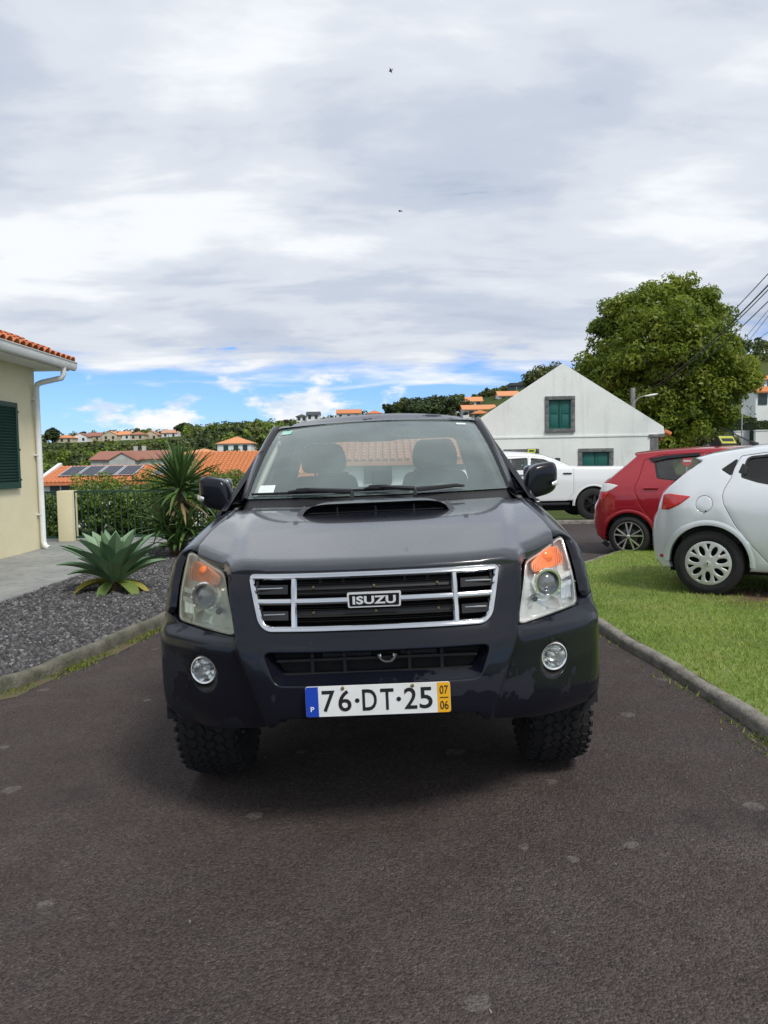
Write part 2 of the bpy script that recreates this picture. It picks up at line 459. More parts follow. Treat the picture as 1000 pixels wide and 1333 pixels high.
# ---------------------------------------------------------------- asphalt drive
def asphalt():
    m, nt, b = nodemat('asphalt')
    t = nt.nodes.new('ShaderNodeTexCoord'); t.name = 'TC'
    vo = nt.nodes.new('ShaderNodeTexVoronoi'); vo.inputs['Scale'].default_value = 135; nt.links.new(t.outputs['Object'], vo.inputs['Vector'])
    vb = nt.nodes.new('ShaderNodeTexVoronoi'); vb.inputs['Scale'].default_value = 42; nt.links.new(t.outputs['Object'], vb.inputs['Vector'])
    big = nz(nt, .45, 6, .6); mid = nz(nt, 3.2, 7, .65); fin = nz(nt, 46, 6, .7)
    c = rampn(nt, big, [(.34, (.045, .0375, .0360)), (.50, (.068, .0575, .0550)), (.68, (.094, .0805, .0770))])
    c = mixn(nt, rampn(nt, mid, [(.38, 0.0), (.62, .85)]), c, (.058, .0455, .0425))
    hue = rampn(nt, vo.outputs['Color'], [(.05, (.42, .40, .40)), (.45, (.95, .92, .92)), (.80, (1.45, 1.38, 1.33)), (.97, (2.3, 2.2, 2.1))])
    c = mixn(nt, .85, c, hue, 'MULTIPLY')
    c = mixn(nt, rampn(nt, fin, [(.60, 0.0), (.74, .7)]), c, (.020, .018, .018))
    # pale lichen spots
    wv = nt.nodes.new('ShaderNodeVectorMath'); wv.operation = 'ADD'
    nn = nt.nodes.new('ShaderNodeTexNoise'); nn.inputs['Scale'].default_value = 22; nt.links.new(t.outputs['Object'], nn.inputs['Vector'])
    sc = nt.nodes.new('ShaderNodeVectorMath'); sc.operation = 'SCALE'; sc.inputs['Scale'].default_value = .05; nt.links.new(nn.outputs['Color'], sc.inputs[0])
    nt.links.new(t.outputs['Object'], wv.inputs[0]); nt.links.new(sc.outputs[0], wv.inputs[1])
    vl = nt.nodes.new('ShaderNodeTexVoronoi'); vl.inputs['Scale'].default_value = 3.0; nt.links.new(wv.outputs[0], vl.inputs['Vector'])
    zone = rampn(nt, nz(nt, .8, 3), [(.34, .008), (.54, .125)])
    spot = mathn(nt, 'LESS_THAN', vl.outputs['Distance'], zone)
    c = mixn(nt, mathn(nt, 'MULTIPLY', spot, rampn(nt, fin, [(.38, .15), (.56, .75)])), c, (.165, .152, .138))
    # old oil drips and damp-dark blotches, and a paler dusty film
    oil = rampn(nt, nz(nt, 1.1, 5, .6), [(.60, 0.0), (.70, .55)]); c = mixn(nt, oil, c, (.022, .019, .019))
    dst = rampn(nt, nz(nt, .7, 7, .7), [(.50, 0.0), (.74, .45)]); c = mixn(nt, dst, c, (.088, .076, .070))
    nt.links.new(c, b.inputs['Base Color']); b.inputs['Roughness'].default_value = .88; b.inputs['Specular IOR Level'].default_value = .28
    h = mathn(nt, 'ADD', mathn(nt, 'MULTIPLY', vo.outputs['Distance'], -.9), mathn(nt, 'MULTIPLY', fin, .9)); h = mathn(nt, 'ADD', h, mathn(nt, 'MULTIPLY', vb.outputs['Distance'], -.5))
    bumpn(nt, b, h, .85, .010); return m
asphalt()
KL = [(-10, 1.0), (-6.2, 1.75), (-4.7, 2.4), (-3.7, 3.15), (-3.0, 4.0), (-2.53, 4.94), (-2.30, 5.72), (-2.08, 6.80), (-1.97, 7.7), (-1.92, 9), (-2.0, 12), (-2.2, 14.9)]
KR = [(1.70, -9), (1.80, -2), (1.83, 2.0), (1.83, 3.4), (1.80, 4.5), (1.69, 5.84), (1.68, 7.0), (1.80, 8.2), (2.12, 9.3), (2.74, 10.13), (3.28, 10.95), (4.1, 11.95), (5.6, 13.0), (9, 14.0), (22, 15.0)]
def smooth_line(L, k=4):
    P = [Vector((*p, 0)) for p in L]; out = []
    for i in range(len(P) - 1):
        a, b, c, d = P[max(0, i - 1)], P[i], P[i + 1], P[min(len(P) - 1, i + 2)]
        for j in range(k):
            t = j / k; out.append(.5 * ((2 * b) + (c - a) * t + (2 * a - 5 * b + 4 * c - d) * t * t + (3 * b - a - 3 * c + d) * t ** 3))
    out.append(P[-1]); return [(p.x, p.y) for p in out]
KLs = smooth_line(KL); KRs = smooth_line(KR)
verge = [(-2.2, 14.9), (-1.0, 17.6), (2, 17.8), (4.4, 17.75), (7, 17.6), (12, 17.7), (22, 18.6)]
road_ol = [(-10, -9)] + KLs + verge[1:] + KRs[::-1]
q = MB(); panel(q, road_ol, lambda x, y: (x, y, G(x, y)), step=.6, rnd=0, thick=.03, inward=lambda a, b: (0, 0, -1))
tag(q.build('road', MAT['asphalt'], smooth=80), kind='structure')
pbr('street_asphalt', (.06, .06, .062), .9, col2=(.045, .045, .047), vscale=3)

pbr('kerb_concrete', (.165, .155, .125), .92, col2=(.070, .074, .048), vscale=7, vlo=.38, vhi=.66, bump=(38, .7, .02))
pbr('kerb_pale', (.24, .225, .195), .92, col2=(.11, .102, .080), vscale=9, vlo=.42, vhi=.70, bump=(38, .7, .02))
def kerb(line, w, h, side, mat, name='kerb'):
    rows = []
    for i, p in enumerate(line):
        a = Vector(line[max(0, i - 1)]); b = Vector(line[min(len(line) - 1, i + 1)]); t = (b - a).normalized(); nrm = Vector((-t.y, t.x)) * side
        z0 = G(*p); wob = .006 * math.sin(i * 1.9) + .004 * math.sin(i * .7)
        prof = [(0, -.04), (0.004, h * .55), (.010, h - .014 + wob), (.026, h + wob), (w - .02, h + wob), (w, h - .015 + wob), (w, -.04)]
        rows.append([(p[0] + nrm.x * (d + wob * .6), p[1] + nrm.y * (d + wob * .6), z0 + e) for d, e in prof])
    q = MB(); loft(q, rows, closed=False, cap=False); return tag(q.build(name, mat, smooth=50), kind='structure')
kerb(KLs[6:], .085, .098, 1, MAT['kerb_concrete']); kerb(KRs, .095, .065, -1, MAT['kerb_pale'])
vk = smooth_line([(p[0], p[1]) for p in verge], 4); kerb(vk, .14, .09, 1, MAT['kerb_pale'], 'verge_kerb')

# ---------------------------------------------------------------- lawn with its grass
def lawnz(x, y):
    return G(x, y) + .058 + .012 * math.sin(x * 2.1 + y) * math.sin(y * 1.3 - x * .6) + .012 * sstep(1.9, 4, x)
off = []
for i, p in enumerate(KRs):
    a = Vector(KRs[max(0, i - 1)]); b = Vector(KRs[min(len(KRs) - 1, i + 1)]); t = (b - a).normalized(); off.append((p[0] + t.y * .088, p[1] - t.x * .088))
lawn_ol = off + [(24, 8), (24, -9)]
def lawn_mat():
    m, nt, b = nodemat('lawn_soil')
    n = nz(nt, 1.6, 6, .6); c = rampn(nt, n, [(.32, (.105, .14, .036)), (.5, (.145, .21, .042)), (.66, (.21, .225, .075))])
    t = nt.nodes['TC']; d = nt.nodes.new('ShaderNodeVectorMath'); d.operation = 'DISTANCE'; nt.links.new(t.outputs['Object'], d.inputs[0]); d.inputs[1].default_value = (3.85, 7.0, .1)
    mr = nt.nodes.new('ShaderNodeMapRange'); mr.inputs[1].default_value = .95; mr.inputs[2].default_value = 1.65; mr.inputs[3].default_value = 1; mr.inputs[4].default_value = 0
    nt.links.new(mathn(nt, 'ADD', d.outputs['Value'], mathn(nt, 'MULTIPLY', nz(nt, 4, 5), 1.1)), mr.inputs[0]); bare = mr.outputs[0]
    c = mixn(nt, bare, c, (.115, .062, .040)); nt.links.new(c, b.inputs['Base Color']); b.inputs['Roughness'].default_value = .95
    bumpn(nt, b, nz(nt, 30, 5), .8, .02); return m
lawn_mat()
q = MB(); panel(q, lawn_ol, lambda x, y: (x, y, lawnz(x, y)), step=.5, rnd=0, thick=.06, inward=lambda a, b: (0, 0, -1))
tag(q.build('lawn', MAT['lawn_soil'], smooth=80), kind='structure')
def leafmat(name, c0, c1, c2, rough=.55, trans=.25, spec=.3, dead=None, nscale=None):
    """leaf colour runs over a per-leaf tone; thin leaves let some light through"""
    m, nt, b = nodemat(name)
    at = nt.nodes.new('ShaderNodeAttribute'); at.attribute_name = 'tone'
    st = [(0.0, c0), (.5, c1), (1.0, c2)]
    if dead: st = [(0.0, c0), (.48, c1), (.93, c2), (.97, dead), (1.0, dead)]
    f = at.outputs['Fac']
    if nscale: f = mathn(nt, 'ADD', mathn(nt, 'MULTIPLY', f, .55), mathn(nt, 'SUBTRACT', mathn(nt, 'MULTIPLY', nz(nt, nscale, 5), 1.7), .62))
    c = rampn(nt, f, st); nt.links.new(c, b.inputs['Base Color']); b.inputs['Roughness'].default_value = rough; b.inputs['Specular IOR Level'].default_value = spec
    if trans:
        tl = nt.nodes.new('ShaderNodeBsdfTranslucent'); nt.links.new(c, tl.inputs[0]); mx = nt.nodes.new('ShaderNodeMixShader'); mx.inputs[0].default_value = trans
        nt.links.new(b.outputs[0], mx.inputs[1]); nt.links.new(tl.outputs[0], mx.inputs[2]); nt.links.new(mx.outputs[0], nt.nodes['Material Output'].inputs[0])
    return m
leafmat('grass_blade', (.14, .215, .036), (.235, .345, .058), (.38, .43, .115), .6, .3, .2, (.33, .27, .12), nscale=.9)
leafmat('weed_blade', (.08, .13, .02), (.16, .21, .03), (.28, .30, .08), .6, .3, .2, (.30, .24, .10))
def blades(name, pos, hgt, mat, lean=.5, wid=.0045, kind='stuff', label=None):
    """one triangle-pair blade for each position; pos (n,3)"""
    n = len(pos); pos = np.asarray(pos); a = RNG.uniform(0, 2 * np.pi, n); h = hgt * RNG.uniform(.55, 1.35, n); w = wid * RNG.uniform(.6, 1.4, n)
    ln = lean * RNG.uniform(.1, 1.2, n) * h; b = RNG.uniform(0, 2 * np.pi, n)
    dx = np.stack([np.cos(a) * w, np.sin(a) * w, np.zeros(n)], 1); tip = np.stack([np.cos(b) * ln, np.sin(b) * ln, h], 1)
    v = np.empty((n, 3, 3)); v[:, 0] = pos - dx; v[:, 1] = pos + dx; v[:, 2] = pos + tip
    v = v.reshape(-1, 3); me = bpy.data.meshes.new(name); me.vertices.add(3 * n); me.vertices.foreach_set('co', v.ravel()); me.loops.add(3 * n); me.loops.foreach_set('vertex_index', np.arange(3 * n, dtype=np.int32))
    me.polygons.add(n); me.polygons.foreach_set('loop_start', np.arange(0, 3 * n, 3, dtype=np.int32)); me.update()
    at = me.attributes.new('tone', 'FLOAT', 'FACE'); at.data.foreach_set('value', RNG.uniform(0, 1, n).astype(np.float32)); me.materials.append(mat)
    o = bpy.data.objects.new(name, me); COL.objects.link(o)
    if kind: o['kind'] = kind
    return o
cand = RNG.uniform([1.5, 2.6], [9.5, 13.5], (420000, 2))
cand = cand[in_poly(cand, [(a, b) for a, b in lawn_ol])]
dd = np.hypot(cand[:, 0], cand[:, 1]); cand = cand[RNG.uniform(0, 1, len(cand)) < np.clip((6.0 / dd) ** 1.3, .12, 1)]
bare = np.hypot((cand[:, 0] - 3.85) / .75, (cand[:, 1] - 7.0) / .42); cand = cand[(bare > 1) | (RNG.uniform(0, 1, len(cand)) < .12)]
cand = cand[(cand[:, 0] < 1.2 + .62 * cand[:, 1])]
gp = np.array([(x, y, lawnz(x, y) - .004) for x, y in cand])
tag(blades('grass', gp, .027, MAT['grass_blade'], 1.0, .0038), 'short mown green grass covering the lawn beside the drive', 'grass')
# weeds in the joint of the drive and its kerbs
wp = []
for L, sgn, rng_, dens in ((KLs, -1, (20, 37), 300), (KRs, 1, (10, 24), 55)):
    for i in range(*rng_):
        a = Vector(L[i]); b = Vector(L[i + 1]); t = (b - a).normalized(); nrm = Vector((-t.y, t.x))
        k = (.5 + .5 * math.sin(i * 1.7)) * (.6 + .4 * math.sin(i * .55 + 1)) + .08
        for _ in range(int(dens * k * (b - a).length / .3)):
            p = a.lerp(b, random.random()) + nrm * sgn * abs(random.gauss(0, .055)); wp.append((p.x, p.y, G(p.x, p.y)))
tag(blades('weeds', np.array(wp), .024, MAT['weed_blade'], 1.3, .005), 'low green weeds growing in the joint between drive and kerb', 'weeds')
gs = []
for L, sgn in ((KLs, -1), (KRs, 1)):
    for i in range(8, 40):
        a = Vector(L[i]); b = Vector(L[min(i + 1, len(L) - 1)]); t = (b - a)
        if t.length < 1e-4: continue
        t.normalize(); nrm = Vector((-t.y, t.x))
        for _ in range(26):
            p = a.lerp(b, random.random()) + nrm * sgn * (.01 + abs(random.gauss(0, .16))); gs.append((p.x, p.y, G(p.x, p.y) + .001))
for _ in range(420):
    x, y = random.uniform(-2.4, 1.75), random.uniform(1.2, 9); gs.append((x, y, G(x, y) + .001))
_loose = gs
pbr('joint_soil', (.11, .078, .050), .95, col2=(.085, .095, .030), vscale=9)
rows = []
for i in range(16, 44):
    p = KLs[i]; a = Vector(KLs[i - 1]); b = Vector(KLs[i + 1]); t = (b - a).normalized(); w = .075 + .055 * math.sin(i * 1.3) + .03 * math.sin(i * 2.9)
    rows.append([(p[0] + .01 * -t.y, p[1] + .01 * t.x, G(*p) + .005), (p[0] + t.y * w, p[1] - t.x * w, G(p[0] + t.y * w, p[1]) + .004)])
q = MB(); loft(q, rows, closed=False); tag(q.build('soil_strip', MAT['joint_soil'], recalc=False), kind='structure')

# ---------------------------------------------------------------- gravel bed and terrace
TZ = 0.0
TE = [(-5.2, 3.6), (-4.55, 5.6), (-4.06, 8.02), (-3.98, 9.83), (-3.95, 12), (-4.0, 14.9)]
TEs = smooth_line(TE, 4)
gb_in = [];
for i, p in enumerate(KLs[6:]):
    a = Vector(KLs[6:][max(0, i - 1)]); b = Vector(KLs[6:][min(len(KLs) - 7, i + 1)]); t = (b - a).normalized(); gb_in.append((p[0] - t.y * .077, p[1] + t.x * .077))
bed_ol = gb_in + TEs[::-1]
bedz = lambda x, y: .002 + .012 * math.sin(x * 3 + y * 2.1) * math.sin(y * 1.7)
pbr('gravel_base', (.045, .043, .046), .95, col2=(.09, .088, .094), vscale=30, bump=(40, .9, .02))
q = MB(); panel(q, bed_ol, lambda x, y: (x, y, bedz(x, y)), step=.3, rnd=0, thick=.1, inward=lambda a, b: (0, 0, -1)); tag(q.build('gravel_bed', MAT['gravel_base'], smooth=80), kind='structure')
def stone_mat():
    m, nt, b = nodemat('gravel_stone'); at = nt.nodes.new('ShaderNodeAttribute'); at.attribute_name = 'tone'
    c = rampn(nt, at.outputs['Fac'], [(0, (.020, .020, .021)), (.35, (.058, .057, .060)), (.7, (.135, .133, .137)), (1, (.32, .315, .32))])
    nt.links.new(mixn(nt, mathn(nt, 'MULTIPLY', nz(nt, 60, 3), .5), c, (.06, .058, .062)), b.inputs['Base Color']); b.inputs['Roughness'].default_value = .85
stone_mat()
def stones(name, P, size, mat):
    n = len(P); base = np.array([(1, 0, 0), (-.5, .87, 0), (-.5, -.87, 0), (.25, .43, .8), (.25, -.43, .8), (-.5, 0, .8)]) ; F = [(0, 1, 3), (1, 5, 3), (1, 2, 5), (2, 4, 5), (2, 0, 4), (0, 3, 4), (3, 5, 4)]
    s = size * RNG.uniform(.55, 1.5, (n, 1, 1)) * RNG.uniform(.65, 1.3, (n, 1, 3)); V = base[None] * s + RNG.normal(0, .12, (n, 6, 3)) * s
    a = RNG.uniform(0, 2 * np.pi, (n, 3)) * np.array([.18, .18, 1]); ca, sa = np.cos(a), np.sin(a)
    x, y, z = V[..., 0], V[..., 1], V[..., 2]
    x, y = x * ca[:, 2:] - y * sa[:, 2:], x * sa[:, 2:] + y * ca[:, 2:]; y, z = y * ca[:, :1] - z * sa[:, :1], y * sa[:, :1] + z * ca[:, :1]; x, z = x * ca[:, 1:2] + z * sa[:, 1:2], -x * sa[:, 1:2] + z * ca[:, 1:2]
    V = np.stack([x, y, z], -1) + P[:, None, :]; F = np.array(F)
    Fi = (np.arange(n) * 6)[:, None, None] + F[None]; nt_ = n * len(F)
    me = bpy.data.meshes.new(name); me.vertices.add(6 * n); me.vertices.foreach_set('co', V.ravel()); me.loops.add(3 * nt_); me.loops.foreach_set('vertex_index', Fi.ravel().astype(np.int32)); me.polygons.add(nt_); me.polygons.foreach_set('loop_start', np.arange(0, 3 * nt_, 3, dtype=np.int32)); me.update()
    at = me.attributes.new('tone', 'FLOAT', 'FACE'); at.data.foreach_set('value', np.repeat(RNG.beta(1.2, 1.7, n), len(F)).astype(np.float32)); me.materials.append(mat)
    o = bpy.data.objects.new(name, me); COL.objects.link(o); o['kind'] = 'stuff'; return o
c2 = RNG.uniform([-5.0, 4.0], [-1.8, 13.8], (110000, 2)); c2 = c2[in_poly(c2, bed_ol)]
d2 = np.hypot(c2[:, 0], c2[:, 1]); c2 = c2[RNG.uniform(0, 1, len(c2)) < np.clip((6.5 / d2) ** 1.4, .25, 1)]
c2 = c2[c2[:, 0] > -.62 * c2[:, 1]]
sp_ = np.array([(x, y, bedz(x, y) + random.uniform(-.004, .010)) for x, y in c2])
tag(stones('gravel', sp_, .0175, MAT['gravel_stone']), 'loose grey gravel filling the bed between kerb and terrace', 'gravel')
tag(stones('grit', np.array(_loose), .0042, MAT['gravel_stone']), 'loose grit and small stones scattered on the asphalt drive', 'grit')
def terrace_mat():
    m, nt, b = nodemat('terrace_cement'); n = nz(nt, 1.2, 7, .62); f = nz(nt, 9, 6, .6)
    c = rampn(nt, n, [(.3, (.18, .19, .185)), (.52, (.25, .26, .253)), (.7, (.31, .315, .305))]); c = mixn(nt, rampn(nt, f, [(.52, 0.0), (.72, .6)]), c, (.085, .092, .090))
    nt.links.new(c, b.inputs['Base Color']); b.inputs['Roughness'].default_value = .7; bumpn(nt, b, f, .3, .01); return m
terrace_mat()
t_ol = TEs + [(-10, 14.9), (-10, 3.6)]
q = MB(); panel(q, t_ol, lambda x, y: (x, y, TZ + .03), step=.5, rnd=.02, thick=.16, inward=lambda a, b: (0, 0, -1)); tag(q.build('terrace', MAT['terrace_cement'], smooth=60), kind='structure')
# ---------------------------------------------------------------- materials of the vehicles
def paint_worn():
    m, nt, b = nodemat('worn_dark_paint')
    t = nt.nodes.new('ShaderNodeTexCoord'); t.name = 'TC'
    sp = nt.nodes.new('ShaderNodeSeparateXYZ'); nt.links.new(t.outputs['Object'], sp.inputs[0])
    # clear coat lost in ragged patches, mostly low on the bumper
    low = rampn(nt, sp.outputs['Z'], [(.40, .10), (.62, .06), (.86, 0.0), (.95, -.02)])
    n1 = nz(nt, 4.2, 7, .55)
    peel = rampn(nt, mathn(nt, 'ADD', n1, low), [(.628, 0.0), (.642, 1.0)])
    dust = rampn(nt, nz(nt, 2.3, 4), [(.35, 0.0), (.75, 1.0)])
    c = mixn(nt, peel, (.0055, .0062, .0115), (.017, .0185, .026)); c = mixn(nt, mathn(nt, 'MULTIPLY', dust, .2), c, (.020, .021, .027))
    nt.links.new(c, b.inputs['Base Color'])
    r = mixn(nt, peel, (.24, .24, .24), (.62, .62, .62)); nt.links.new(r, b.inputs['Roughness'])
    coat = mixn(nt, peel, (.30, .30, .30), (0, 0, 0)); nt.links.new(coat, b.inputs['Coat Weight'])
    b.inputs['Coat Roughness'].default_value = .07; b.inputs['Specular IOR Level'].default_value = .22
    bumpn(nt, b, mathn(nt, 'MULTIPLY', peel, -1.0), .12, .001); return m
paint_worn()
def hood_paint():
    m, nt, b = nodemat('bonnet_dark_paint')  # bonnet copy of the dark paint: slightly paler base, full coat
    d = rampn(nt, nz(nt, 2.1, 5), [(.35, 0.0), (.7, 1.0)])
    nt.links.new(mixn(nt, d, (.010, .0115, .0175), (.018, .020, .027)), b.inputs['Base Color'])
    nt.links.new(mixn(nt, d, (.24, .24, .24), (.33, .33, .33)), b.inputs['Roughness'])
    b.inputs['Coat Weight'].default_value = 1.0; b.inputs['Coat Roughness'].default_value = .05; return m
hood_paint()
pbr('black_plastic', (.014, .014, .015), .5, bump=(220, .15, .002))
pbr('black_gloss', (.008, .008, .009), .18)
pbr('matte_black', (.006, .006, .007), .8)
pbr('grey_metal', (.10, .10, .11), .5, metal=.6)
pbr('chrome', (.60, .61, .62), .13, metal=1.0, rvar=.05, vscale=14)
pbr('bright_reflector', (.86, .87, .86), .16, metal=1.0)
pbr('rubber', (.010, .010, .011), .8, col2=(.017, .0165, .016), vscale=9, bump=(60, .3, .004))
pbr('rim_dark', (.02, .02, .022), .35, metal=.5)
pbr('plate_white', (.78, .79, .78), .45, col2=(.66, .66, .63), vscale=9, vlo=.45, vhi=.8)
pbr('plate_blue', (.010, .055, .42), .4)
pbr('plate_yellow', (.82, .42, .015), .4)
pbr('ink_black', (.012, .012, .014), .5)
pbr('ink_white', (.8, .8, .8), .5)
pbr('plaque_silver', (.80, .81, .82), .3, metal=.35)
pbr('brass', (.55, .42, .18), .35, metal=1.0)
pbr('amber', (.82, .23, .055), .22, bump=(160, .4, .004))
pbr('orange_bulb', (.85, .20, .04), .2)
pbr('seat_cloth', (.050, .055, .057), .9, bump=(150, .3, .004))
pbr('dash_plastic', (.10, .108, .108), .65)
pbr('trim_beige', (.62, .64, .60), .8)
pbr('sticker_green', (.20, .55, .42), .5, col2=(.55, .68, .60), vscale=60)
pbr('sticker_white', (.75, .80, .77), .5, col2=(.55, .66, .62), vscale=90)
pbr('yellowed_lens_back', (.84, .84, .76), .2, metal=.35)
pbr('lamp_house', (.82, .83, .83), .2, metal=.4)
glassmat('windscreen_glass', (.92, .97, .95), 1.9, .125, (.62, .80, .77))  # milky haze: slight dirt plus sky glare painted in as pale colour
glassmat('window_glass', (.82, .88, .87), 1.0, .03)
glassmat('dark_glass', (.12, .13, .14), 1.0, .02)
glassmat('lamp_glass', (.97, .98, .97), 1.0, .025, (.75, .78, .76))
glassmat('aged_lamp_glass', (.92, .94, .84), 1.0, .09, (.86, .86, .74))

# ---------------------------------------------------------------- the dark pick-up in front
def make_truck():
    T = empty('pickup_truck', (-.018, 2.715, 0), (0, R(-1.5), R(-.7)),
              'dark navy double cab pickup truck with chrome grille, parked on the asphalt drive', 'pickup truck')
    # --- plan of the nose, as arc length
    PC = Interp([(0, 0), (.2, .006), (.4, .03), (.53, .075), (.65, .14), (.75, .215), (.82, .275), (.868, .320), (.900, .368), (.919, .425), (.930, .53), (.937, .68)])
    xs = [i * .937 / 240 for i in range(241)]; ys = [PC(x) for x in xs]; ss = [0]
    for i in range(1, 241): ss.append(ss[-1] + math.dist((xs[i], ys[i]), (xs[i - 1], ys[i - 1])))
    ss = np.array(ss); XS = np.array(xs); YS = np.array(ys)
    sx = lambda x: math.copysign(float(np.interp(abs(x), XS, ss)), x)
    sy = lambda y: float(np.interp(y, YS, ss))
    xpl = lambda y: float(np.interp(y, YS, XS))
    P = Interp([(.34, .12), (.40, .06), (.45, .02), (.50, .004), (.56, 0), (.64, 0), (.70, .008), (.76, .022), (.83, .05), (.95, .085), (1.03, .122), (1.10, .162)])
    XE = Interp([(.46, .40), (.52, .422), (.60, .452), (.766, .520), (.83, .534), (1.03, .562)])
    def surf(x, y0, z):
        d = P(z); ax = abs(x); k = sstep(0, .022, ax - XE(z)); d += .042 * k
        if k > 0: d += .042 * k * sstep(.762, .798, z) - .014 * k * sstep(.66, .75, z) * (1 - sstep(.75, .775, z))
        return (x, y0 + d, z)
    def fB(s, z):
        a = abs(s); x = math.copysign(float(np.interp(a, ss, XS)), s); return surf(x, float(np.interp(a, ss, YS)), z)
    back = lambda u, v: (0, 1, 0)
    def inB(s, z):
        a = abs(s); x = float(np.interp(a, ss, XS)); k = sstep(.70, .91, x); return (-math.copysign(k, s), 1 - k * .9, 0)
    # --- bumper with grille surround
    ay, az, AR = .855, .385, .455
    arch = lambda z: ay - math.sqrt(max(0, AR * AR - (z - az) ** 2))
    half = [(sx(.30), .502), (sx(.355), .500), (sx(.385), .468), (sx(.43), .450), (sx(.60), .416), (sx(.75), .402), (sx(.84), .404), (sy(arch(.414)), .414)]
    half += [(sy(arch(z)), z) for z in (.46, .52, .58, .64, .70, .74)] + [(sy(.62), .80), (sy(.655), .835), (sy(.55), .834), (sx(.86), .830), (sx(.822), .806), (sx(.70), .795), (sx(.545), .782),
             (sx(.535), .786), (sx(.545), .85), (sx(.565), .93), (sx(.583), 1.000), (sx(.565), 1.022), (sx(.40), 1.023)]
    outline = [(0, .502)] + half + [(0, 1.023)] + [(-a, b) for a, b in reversed(half)]
    def gsym(pts, r):
        full = [(sx(a), b) for a, b in pts] + [(-sx(a), b) for a, b in reversed(pts)]; return rounded(full, r)
    grille_o = gsym([(.405, .822), (.432, .85), (.472, 1.018)], [.02, .03, .012, .012, .03, .02])
    # bottom edge dips a little to the middle
    intake_o = gsym([(.372, .628), (.416, .742)], .03)
    fog_c = (sx(.677), .637)
    fogs = [ellipse(sg * fog_c[0], fog_c[1], .072, .068, 36) for sg in (1, -1)]
    cl = []
    for sg in (1, -1):
        for i in range(44):
            z = .47 + i * .012
            for o_ in (-.004, .002, .011, .020, .026): cl.append((sg * sx(XE(z) + o_), z))
        for i in range(30):
            for z in (.745, .758, .770, .784, .797, .806): cl.append((sg * (sx(.56) + i * .014), z))
    mb = MB(); panel(mb, outline, fB, [grille_o, intake_o] + fogs, step=.03, rnd=.007, thick=.035, inward=inB, extra=cl)
    mb.build('front_bumper', MAT['worn_dark_paint'], T, smooth=50)
    # bezel of the lower intake, fog pits
    def inset_loop(loop, k, dy, ox=0, oz=0, mid=None):
        cx = sum(p[0] for p in loop) / len(loop); cz = sum(p[1] for p in loop) / len(loop); out = []
        for s, z in loop:
            p = fB(cx + (s - cx) * k[0] + ox, cz + (z - cz) * k[1] + oz); out.append((p[0], p[1] + dy, p[2]))
        return out
    io = resample(intake_o, .04)
    mb = MB(); loft(mb, [inset_loop(io, (1, 1), .004), inset_loop(io, (.985, .95), .018), inset_loop(io, (.955, .70), .045, 0, .006), inset_loop(io, (.94, .66), .09, 0, .006)])
    mb.build('intake_bezel', MAT['worn_dark_paint'], T)
    for sg in (1, -1):
        lp = ellipse(sg * fog_c[0], fog_c[1], .0715, .0675, 36)
        mb = MB(); loft(mb, [inset_loop(lp, (1, 1), .004), inset_loop(lp, (.93, .93), .012), inset_loop(lp, (.80, .80), .04, 0, .010), inset_loop(lp, (.76, .76), .06, 0, .010)])
        pit = mb.build('fog_lamp_pit', MAT['black_plastic'], T)
        c = Vector(fB(sg * fog_c[0], fog_c[1] + .010)); c.y += .020
        M = Matrix.Translation(c) @ Matrix.Rotation(R(90), 4, 'X') @ Matrix.Rotation(sg * R(14), 4, 'Y')
        fl = MB().lathe([(.052, -.03), (.054, .004), (.050, .012), (.046, .010), (.043, .0), (.036, -.018), (.02, -.032), (.001, -.036)], M, 32).build('fog_lamp', MAT['bright_reflector'], T)
        MB().lathe([(.047, .004), (.030, .011), (.012, .014), (.0005, .0145)], M, 32).build('lens', MAT['lamp_glass'], fl)
        MB().lathe([(.054, -.01), (.0555, .006), (.052, .0125), (.0485, .011), (.047, .006)], M, 32).build('rim', MAT['trim_beige'], fl)
        q = MB(); q.lathe([(.0005, .002), (.009, .0), (.011, -.008), (.011, -.03)], M, 12).build('bulb_cap', MAT['lamp_house'], fl)
        q = MB()
        for k in range(6):
            w = k * math.pi / 3 + .3
            q.box(M @ Vector((math.cos(w) * .029, math.sin(w) * .029, -.012)), (.020, .003, .010), (M.to_3x3() @ Matrix.Rotation(w, 3, 'Z')))
        q.build('reflector_rib', MAT['bright_reflector'], fl)
    # --- grille: dark box, slats, chrome
    def G(x, z, d=0): p = surf(x, PC(abs(x)), z); return Vector((p[0], p[1] + d, p[2]))
    gp = [(.398, .826), (.428, .853), (.464, 1.012)]
    gl = [(sx(a), b) for a, b in gp] + [(-sx(a), b) for a, b in reversed(gp)]
    gl = resample(rounded(gl, [.02, .03, .012, .012, .03, .02]), .03)
    mb = MB(); loft(mb, [[fB(s, z)[:1] + (fB(s, z)[1] + d, z) for s, z in gl] for d in (.008, .11)]); 
    mb.add([fB(s, z)[:1] + (fB(s, z)[1] + .11, z) for s, z in gl], [tuple(range(len(gl)))])
    gr = mb.build('grille', MAT['matte_black'], T)
    ch = MB()
    def chrome_loop(loop, w, proud, mi=0):
        n = len(loop); L = np.array(loop); Tn = np.roll(L, -1, 0) - np.roll(L, 1, 0); Tn /= np.linalg.norm(Tn, axis=1)[:, None]; N = np.stack([-Tn[:, 1], Tn[:, 0]], 1)
        rows = []
        for a, d in ((-1, .012), (-1, -.3 * proud), (-.55, -proud), (.35, -proud), (1, -.2 * proud), (1, .03)):
            q = L + N * a * w / 2; rows.append([(fB(s, z)[0], fB(s, z)[1] + d, z) for s, z in q])
        loft(ch, rows, mi=mi)
    chrome_loop(gl, .023, .011)
    ch.build('grille_frame', MAT['chrome'], gr)
